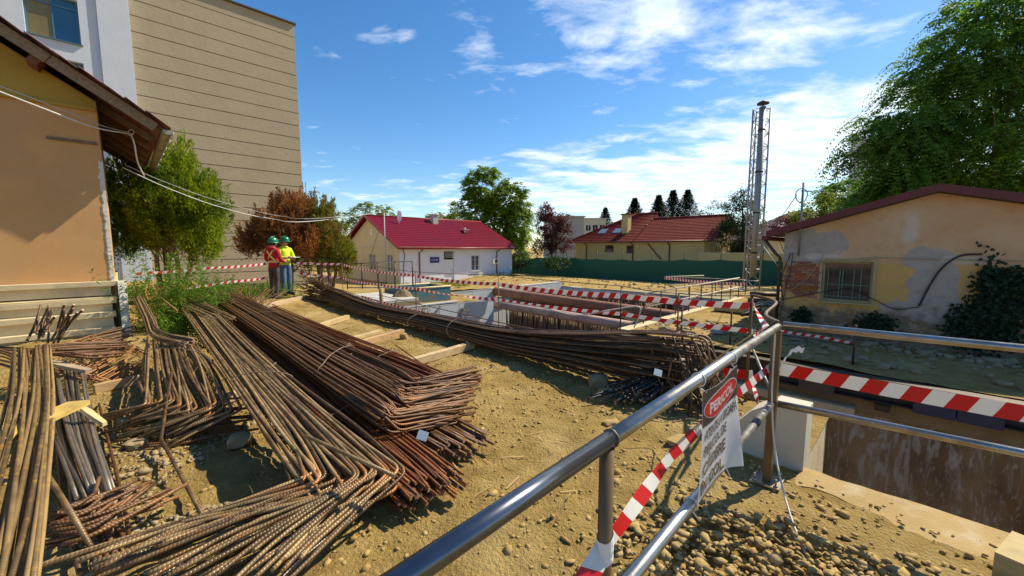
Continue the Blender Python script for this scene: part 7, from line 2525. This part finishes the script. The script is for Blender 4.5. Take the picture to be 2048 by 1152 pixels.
# gravel spread inside the corner of the railing
pts = []
rn = random.Random(77)
while len(pts) < 3600:
    p, q = rn.uniform(-1.6, 1.6), rn.uniform(.7, 3.2)
    d = 1 - sstep(.55, 1.25, math.hypot((p - .05) / 1.15, (q - 1.95) / 1.15))
    if q > 2.62: d *= .12
    if p > -.5 and rn.random() < d or rn.random() < d * .75:
        w = PQ(p, q)
        hz = .075 * d * (1 + .5 * noise.noise(Vector((p * 2.5, q * 2.5, 0))))
        pts.append((w.x, w.y, H(w.x, w.y) + hz * rn.uniform(.3, 1) + .004))
stones('gravel', 'loose rounded gravel inside the corner of the guard railing', np.array(pts), .0165, STONE, seed=3, mins=.5, maxs=2.3, flat=.45, ang=.30)
pts = []
while len(pts) < 6200:
    p, q = rn.uniform(-8, 2.6), rn.uniform(-1.5, 4.4)
    if p > RIM_P and q > SLAB_Q - .05: continue
    w = PQ(p, q)
    if w.y < 1.2 or noise.noise(Vector((p * 1.2, q * 1.2, 0))) + rn.uniform(-.5, .5) < -.05: continue
    pts.append((w.x, w.y, H(w.x, w.y) + .002))
stones('pebbles', 'scattered pebbles and clods on the dusty soil', np.array(pts), .0105, mat('soil_clod', (.45, .305, .105), (.29, .185, .06), scale=12, rough=.95, bump=.4, bscale=60, c3=(.52, .44, .30), c3scale=14, c3amt=.45, spec=.15), seed=4, maxs=3.2)
pts = []
while len(pts) < 1500:
    w = G(rn.uniform(180, 620), rn.uniform(760, 1060), 0)
    if noise.noise(Vector((w.x * 1.7, w.y * 1.7, 3))) < -.1: continue
    pts.append((w.x, w.y, H(w.x, w.y) + .006))
stones('rubble_bits', 'grey broken concrete bits between the rebar bundles', np.array(pts), .012, RUBBLE, seed=5, maxs=3.2, ang=.3)
pts = []
while len(pts) < 700:
    p, q = rn.uniform(-6, 7), rn.uniform(FAR_Q + .3, rq0 - .1)
    if rn.random() > .25 + .75 * sstep(FAR_Q + .8, rq0 - .8, q) : continue
    w = PQ(p, q)
    pts.append((w.x, w.y, -.93 + .05 * rn.random()))
stones('rubble_bits', 'stone and brick rubble on the strip before the plastered building', np.array(pts), .06, RUBBLE, seed=6, maxs=2.4, ang=.3)
pts = []
while len(pts) < 260:
    p, q = rn.uniform(-30, -6), rn.uniform(BACK_Q + .6, 32)
    w = PQ(p, q)
    pts.append((w.x, w.y, ground_z(p, q) + .02))
stones('rubble_bits', 'scattered rubble on the ground before the green net', np.array(pts), .07, RUBBLE, seed=8, maxs=2.2, ang=.3)


# wood shavings and twigs by the timbers
rn = random.Random(5)
pts = []
mb = MB()
for _ in range(170):
    w = G(rn.gauss(745, 55), rn.gauss(706, 14), 0) if rn.random() < .6 else G(rn.uniform(640, 1150), rn.uniform(680, 1000), 0)
    a, l = rn.uniform(0, 6.28), rn.uniform(.02, .09)
    w.z = H(w.x, w.y) + .012
    d = Vector((math.cos(a) * l, math.sin(a) * l, rn.uniform(-.1, .35) * l))
    mb.bar(w - d, w + d, rn.uniform(.003, .012), .003)
mb.build('wood_chips', WOOD, kind='stuff', label='pale wood shavings and splinters scattered by the timbers')


def rock(label, c, sx, sy, sz, m, seed, rot=0.0, name='stone', cat='stone'):
    bm = bmesh.new()
    bmesh.ops.create_icosphere(bm, subdivisions=2, radius=1)
    V = []
    for v in bm.verts:
        p = v.co.copy()
        k = 1 + .28 * noise.noise(p * 1.4 + Vector((seed * 3.3, 0, 0))) + .10 * noise.noise(p * 4 + Vector((0, seed, 0)))
        p = Vector((max(-.8, min(.8, p.x)), max(-.8, min(.8, p.y)), max(-.7, min(.7, p.z)))) * k
        V.append(Vector(c) + Matrix.Rotation(rot, 3, 'Z') @ Vector((p.x * sx, p.y * sy, p.z * sz)))
    mb = MB(); mb.add(V, [tuple(v.index for v in f.verts) for f in bm.faces], smooth=False)
    bm.free()
    mb.build(name, m, label=label, cat=cat)


rock('large grey stone at the near end of the long bundle', G(1198, 762, .07), .14, .10, .11, RUBBLE, 1)
rock('smaller dusty stone beside the large grey one', G(1215, 785, .04), .11, .08, .06, STONE, 2)
rock('flat broken block on the soil left of the warning banner', G(1357, 880, .02), .13, .07, .04, STONE, 3, .6)
rock('flat pale block on the soil above the near rail', G(1222, 845, .02), .09, .06, .03, STONE, 4, .2)
rock('small rounded stone beside the nearest timber bearer', G(807, 672, .06), .08, .07, .08, STONE, 5)
rock('whitish stone on the third timber bearer', G(640, 655, .06), .08, .06, .06, mat('white_stone', (.62, .58, .50), rough=.9), 6)
rock('grey chunk among the rebar in the left foreground', G(480, 880, .05), .10, .07, .07, RUBBLE, 7, .4)
rock('pale chunk below the fan of L shaped bars', G(275, 890, .03), .09, .08, .06, RUBBLE, 8)
rock('dusty chunk near the row of grey blue bars', G(250, 845, .03), .07, .05, .05, RUBBLE, 9)
for k, (px, py, s_) in enumerate(((1596, 677, .22), (1626, 680, .2), (1740, 688, .2), (1790, 700, .16), (1850, 705, .2), (1985, 722, .22))):
    rock(('pale rock behind the railing corner, left of a pair', 'pale rock behind the railing corner, right of a pair', 'leftmost rubble rock below the plastered wall bush', 'small rubble rock right of the wall bush', 'rubble rock below the grey patch of the wall', 'rightmost rubble rock below the ivy')[k], G(px, py, -.88), s_, s_ * .7, s_ * .45, RUBBLE, 20 + k)

# ================================================================== overhead cables on the left
def at(px, py, Y): return DY(px, py, Y)
LINE = mat('white_line', (.70, .68, .64), rough=.5)
LINE_G = mat('grey_line', (.42, .42, .42), rough=.5)
for lab, pts, m_, r_ in (
        ('thick white cable sagging from the left edge to the eave of the tan house', [at(-60, 160, 6.4), at(100, 222, 7.0), at(190, 255, 7.6), at(262, 268, 8.2)], LINE, .012),
        ('thinner white cable beside the thick one under the eave', [at(-60, 150, 6.5), at(100, 210, 7.1), at(200, 250, 7.7), at(262, 266, 8.25)], LINE_G, .008),
        ('white cable running from the eave past the thuja to the white house', [at(245, 335, 9.0), at(340, 378, 10.0), at(440, 414, 11.0), at(540, 437, 12.2), at(640, 441, 14.2), at(765, 424, 33.4)], LINE, .009),
        ('upper thin cable running from the eave to the pole at the white house', [at(250, 330, 9.0), at(340, 368, 10.0), at(440, 403, 11.0), at(560, 432, 12.4), at(660, 435, 14.4), at(765, 422, 33.4)], LINE_G, .006)):
    mb = MB(); mb.tube(catmull(pts, 7), r_, 6); mb.build('overhead_cable', m_, label=lab, cat='cable')
mb = MB()
c = at(262, 268, 8.2)
mb.tube(catmull([c, c + Vector((.05, 0, -.2)), c + Vector((-.1, .2, -.5)), c + Vector((-.35, .6, -.72))], 5), .014, 6)
mb.tube([c + Vector((math.cos(a) * .06, .02 * math.sin(a), .03 + math.sin(a) * .06)) for a in [i * 2 * math.pi / 14 for i in range(14)]], .007, 5, closed=True)
mb.build('cable_loop', LINE, label='white cable loop tied under the eave of the tan house', cat='cable')
mb = MB(); w = at(768, 425, 33.5); mb.tube([Vector((w.x, w.y, -1.5)), w], .04, 7); mb.build('cable_pole', LINE_G, label='thin pale pole before the gable of the white house', cat='pole')
mb = MB(); mb.tube([w - Z3 * .2, at(742, 510, 33.5)], .015, 5); mb.build('pole_stay', CABLE, label='dark stay wire slanting from the pale pole', cat='cable')

# ================================================================== the two men
def person(label, root, heading, parts_mats, pose, h=1.76):
    """one continuous skinned body, materials by height; heading = direction the chest faces"""
    t = thing('person', label, 'person', tuple(root))
    f = Vector((math.cos(heading), math.sin(heading), 0))
    r = Vector((f.y, -f.x, 0))          # the person's right
    k = h / 1.76
    P = lambda x, y, z: Vector(root) + (r * x + f * y + Z3 * z) * k
    J = dict(pel=(0, 0, .95), bel=(0, .02, 1.08), che=(0, .0, 1.30), sho=(0, -.02, 1.43), nec=(0, .0, 1.50), hed=(0, .03, 1.60), cro=(0, .03, 1.70))
    J.update(pose)
    names = list(J)
    rad = dict(pel=(.165, .13), bel=(.17, .135), che=(.185, .135), sho=(.13, .095), nec=(.06, .06), hed=(.083, .098), cro=(.065, .075),
               hl=(.10, .10), hr=(.10, .10), kl=(.075, .08), kr=(.075, .08), al=(.06, .065), ar=(.06, .065), tl=(.045, .035), tr=(.045, .035),
               sl=(.082, .085), sr=(.082, .085), el=(.06, .06), er=(.06, .06), wl=(.042, .045), wr=(.042, .045))
    edges = [('pel', 'bel'), ('bel', 'che'), ('che', 'sho'), ('sho', 'nec'), ('nec', 'hed'), ('hed', 'cro'), ('pel', 'hl'), ('hl', 'kl'), ('kl', 'al'), ('al', 'tl'), ('pel', 'hr'), ('hr', 'kr'), ('kr', 'ar'), ('ar', 'tr'),
             ('sho', 'sl'), ('sl', 'el'), ('el', 'wl'), ('sho', 'sr'), ('sr', 'er'), ('er', 'wr')]
    me = bpy.data.meshes.new('body_skeleton')
    me.from_pydata([tuple(P(*J[n])) for n in names], [(names.index(a), names.index(b)) for a, b in edges], [])
    ob = bpy.data.objects.new('body_tmp', me)
    COL.objects.link(ob)
    sk = ob.modifiers.new('skin', 'SKIN')
    sk.use_smooth_shade = True
    sk.branch_smoothing = .35
    for i, n in enumerate(names):
        d = me.skin_vertices[0].data[i]
        d.radius = (rad[n][0] * k, rad[n][1] * k)
        d.use_root = (n == 'pel')
    sb = ob.modifiers.new('sub', 'SUBSURF')
    sb.levels = sb.render_levels = 2
    dg = bpy.context.evaluated_depsgraph_get()
    bme = bpy.data.meshes.new_from_object(ob.evaluated_get(dg))
    bpy.data.objects.remove(ob)
    bme.name = 'body'
    bme.transform(Matrix.Translation(-Vector(root)))
    for m_ in parts_mats: bme.materials.append(m_)
    # cloth creases on the surface
    for v in bme.vertices:
        n = noise.noise(Vector(v.co) * 11) * .010 + noise.noise(Vector(v.co) * 24) * .004
        if .12 < v.co.z < 1.46 * k: v.co += v.normal * n
    hip, neck, shoe = .93 * k, 1.475 * k, .085 * k
    wl = [P(*J['wl']) - Vector(root), P(*J['wr']) - Vector(root)]
    for p in bme.polygons:
        z = p.center.z
        hand = any((p.center - w_).length < .075 for w_ in wl)
        p.material_index = 3 if (hand or z > neck) else (2 if z < shoe else (1 if z < hip else 0))
        p.use_smooth = True
    o = bpy.data.objects.new('body', bme)
    COL.objects.link(o); o.parent = t
    WORLD_LOC[o.name] = tuple(root)
    # hands: palm and fingers closed on what is held in front
    for w_, e_ in ((J['wl'], J['el']), (J['wr'], J['er'])):
        a, e = P(*w_), P(*e_)
        d = (a - e).normalized()
        side = d.cross(Z3).normalized()
        up_ = side.cross(d)
        mb = MB()
        mb.tube([a - d * .01, a + d * .04, a + d * .085], [.032, .042, .036], 8)
        for q in range(4):
            s0_ = a + d * .075 + side * (-.030 + .020 * q)
            mb.tube([s0_, s0_ + d * (.034 - .004 * abs(q - 1.5)) - up_ * .008, s0_ + d * .045 - up_ * .034, s0_ + d * .030 - up_ * .050], [.0095, .009, .0085, .007], 6)
        s0_ = a + d * .025 - side * .036
        mb.tube([s0_, s0_ + d * .03 - side * .02 - up_ * .01, s0_ + d * .055 - side * .012 - up_ * .03], [.012, .010, .008], 6)
        mb.build('hand', parts_mats[3], t)
    # shoes
    for kf, ka in (('tl', 'al'), ('tr', 'ar')):
        a, b = P(*J[ka]), P(*J[kf])
        dd = (b - a); dd.z = 0; dd.normalize()
        mb = MB()
        g = Vector((a.x, a.y, root[2] + .045 * k))
        mb.tube([g - dd * .085, g - dd * .05 + Z3 * .012, g + dd * .06 + Z3 * .004, g + dd * .14 - Z3 * .008, g + dd * .185 - Z3 * .016], [.032, .052, .050, .046, .026], 10)
        mb.build('shoe', parts_mats[2], t)
    # hard hat: shell, brim and ridge
    hc = P(*J['hed']) + Z3 * .055
    mb = MB()
    prof_ = [(.135, -.010), (.133, .02), (.128, .055), (.112, .095), (.080, .125), (.040, .141), (.004, .146)]
    n = 20
    V, fs = [], []
    for rr_, zz in prof_:
        for q in range(n):
            a = 2 * math.pi * q / n
            V.append(hc + r * math.cos(a) * rr_ * .9 + f * (math.sin(a) * rr_ * 1.08) + Z3 * zz)
    for j in range(len(prof_) - 1):
        for q in range(n):
            fs.append((j * n + q, j * n + (q + 1) % n, (j + 1) * n + (q + 1) % n, (j + 1) * n + q))
    mb.add(V, fs, smooth=True)
    HM = mat('green_hard_hat', (.008, .17, .065), (.006, .14, .055), scale=3, rough=.28, spec=.6)
    hat = mb.build('hard_hat', HM, t)
    mb = MB()
    V = []
    for s_ in (1.0, 1.12):
        for q in range(n):
            a = 2 * math.pi * q / n
            ext = 1 + (s_ - 1) * (1.9 if math.sin(a) > .3 else .7)
            V.append(hc + r * math.cos(a) * .135 * .9 * ext + f * math.sin(a) * .135 * 1.08 * ext - Z3 * (.006 + .09 * (s_ - 1)))
    V += [v - Z3 * .006 for v in V]
    fs = [(q, (q + 1) % n, n + (q + 1) % n, n + q) for q in range(n)] + [(2 * n + q, 3 * n + q, 3 * n + (q + 1) % n, 2 * n + (q + 1) % n) for q in range(n)] + [(n + q, n + (q + 1) % n, 3 * n + (q + 1) % n, 3 * n + q) for q in range(n)]
    mb.add(V, fs, smooth=True)
    mb.build('brim', HM, hat)
    mb = MB()
    mb.tube([hc + f * (math.cos(a) * .135) + Z3 * (math.sin(a) * .150) for a in [math.pi * (.12 + .76 * i / 10) for i in range(11)]], .014, 6)
    mb.build('crown_ridge', HM, hat)
    # face: nose, eyes, ears, hair fringe under the hat
    hd = P(*J['hed'])
    mb = MB(); mb.tube([hd + f * .088 + Z3 * .02, hd + f * .118 - Z3 * .022, hd + f * .092 - Z3 * .035], [.008, .014, .010], 6); mb.build('nose', parts_mats[3], t)
    for s_ in (-1, 1):
        mb = MB(); c = hd + r * s_ * .086 + f * -.002 + Z3 * -.008; mb.tube([c - Z3 * .03, c + r * s_ * .012, c + Z3 * .03], [.008, .016, .011], 6); mb.build('ear', parts_mats[3], t)
        mb = MB(); c = hd + r * s_ * .032 + f * .090 + Z3 * .018; mb.tube([c - r * .012, c + f * .004, c + r * .012], [.004, .008, .004], 6); mb.build('eye', mat('dark_eye', (.02, .015, .01), rough=.3), t)
    mb = MB(); mb.tube([hd + f * .083 - Z3 * .058 - r * .022, hd + f * .092 - Z3 * .060, hd + f * .083 - Z3 * .058 + r * .022], [.003, .006, .003], 6); mb.build('mouth', mat('lip', (.30, .12, .09), rough=.6), t)
    mb = MB()
    for q in range(12):
        a = math.pi * (1.05 + .9 * q / 11)
        c = hd + r * math.cos(a) * .083 + f * math.sin(a) * .095
        mb.tube([c + Z3 * .06, c + Z3 * .01, c - Z3 * .035 + f * .01], [.017, .019, .006], 5)
    mb.build('hair', mat('dark_hair', (.035, .025, .018), rough=.8), t)
    return t, P, f, r, J


SKIN = mat('skin', (.50, .27, .18), (.44, .23, .15), scale=10, rough=.6)
BLACK_SHOE = mat('work_shoe', (.03, .027, .025), (.06, .05, .04), scale=8, rough=.7)
rootA = DY(551, 597, 11.35)
poseA = dict(hl=(-.09, 0, .90), hr=(.09, 0, .90), kl=(-.10, .02, .50), kr=(.10, -.01, .50), al=(-.115, -.02, .09), ar=(.11, -.05, .09), tl=(-.14, .12, .035), tr=(.14, .10, .035),
             sl=(-.19, -.01, 1.40), sr=(.19, -.01, 1.40), el=(-.285, .0, 1.13), er=(.285, .0, 1.13), wl=(-.16, .23, 1.08), wr=(.17, .22, 1.10))
hdA = math.radians(72)
t, P, f, r, J = person('man in red hooded jacket with yellow reflective harness seen from behind', rootA, hdA, [mat('red_hoodie', (.46, .012, .018), (.38, .010, .015), scale=6, rough=.9, bump=.3, bscale=40), mat('charcoal_trousers', (.045, .037, .037), (.07, .058, .055), scale=6, rough=.9, bump=.3, bscale=40), BLACK_SHOE, SKIN], poseA, 1.70)
# hood bunched on the back of the neck
mb = MB()
mb.tube([P(math.cos(a) * .115, -.045 + math.sin(a) * .085, 1.47 + .025 * math.sin(a * -1)) for a in [i * 2 * math.pi / 16 for i in range(16)]], [.045 + .012 * math.sin(i * 1.3) for i in range(16)], 8, closed=True)
mb.build('hood', MATS['red_hoodie'], t)
REFL = mat('yellow_reflective', (.72, .68, .25), (.64, .62, .30), scale=10, rough=.45)
bpy.context.view_layer.update()
body = [c for c in t.children if c.name.startswith('body')][0]
def strap(path, wdt=.042):
    """band laid on the body: points cast onto the body's own surface from behind or in front"""
    mb = MB()
    la, lb = [], []
    pts = []
    for (x, z, side) in path:
        o_ = P(x, side * .6, z) - Vector(WORLD_LOC[t.name])
        d_ = f * -side
        hit, loc, nrm, _ = body.ray_cast(o_, d_)
        if hit: pts.append((loc + nrm * .008 + Vector(WORLD_LOC[t.name]), nrm))
    for i, (c, nrm) in enumerate(pts):
        dd = (pts[min(i + 1, len(pts) - 1)][0] - pts[max(i - 1, 0)][0]).normalized()
        s_ = nrm.cross(dd).normalized()
        la.append(c + s_ * wdt / 2); lb.append(c - s_ * wdt / 2)
    if len(la) > 2:
        mb.strip(la, lb)
        mb.strip([q_ - pts[i][1] * .004 for i, q_ in enumerate(la)], [q_ - pts[i][1] * .004 for i, q_ in enumerate(lb)])
        mb.build('harness_strap', REFL, t)


nn = 12
strap([(lerp(.15, -.17, i / nn), lerp(1.46, 1.09, i / nn), -1) for i in range(nn + 1)])
strap([(lerp(-.11, .16, i / nn), lerp(1.40, 1.09, i / nn), -1) for i in range(nn + 1)])
strap([(lerp(-.21, .21, i / nn), 1.09 + .006 * math.sin(i), -1) for i in range(nn + 1)])
strap([(lerp(-.2, .2, i / nn), 1.09, 1) for i in range(nn + 1)])
rootB = DY(574, 590, 12.0)
poseB = dict(hl=(-.09, 0, .90), hr=(.09, 0, .90), kl=(-.10, .02, .50), kr=(.10, .03, .50), al=(-.11, -.02, .09), ar=(.12, .0, .09), tl=(-.13, .12, .035), tr=(.16, .14, .035),
             sl=(-.19, -.01, 1.40), sr=(.19, -.01, 1.40), el=(-.27, .05, 1.13), er=(.27, .06, 1.14), wl=(-.08, .26, 1.14), wr=(.10, .26, 1.16))
t, P, f, r, J = person('man in bright yellow jacket and blue jeans standing behind the red one', rootB, math.radians(-20), [mat('hi_vis_yellow', (.58, .68, .015), (.48, .60, .012), scale=5, rough=.75, bump=.3, bscale=40), mat('blue_jeans', (.055, .11, .20), (.09, .16, .26), scale=8, rough=.9, bump=.2, bscale=60), BLACK_SHOE, SKIN], poseB, 1.72)
mb = MB()
mb.tube([P(math.cos(a) * .085, .0 + math.sin(a) * .075, 1.475) for a in [i * 2 * math.pi / 14 for i in range(14)]], .028, 8, closed=True)
mb.build('collar', MATS['hi_vis_yellow'], t)
mb = MB(); c = P(.0, .34, 1.17); mb.box(c, (.22, .30, .012), Matrix((r, f, Z3)).transposed()); mb.build('papers', WHITE, label='sheet of papers held by the man in the yellow jacket', cat='paper')
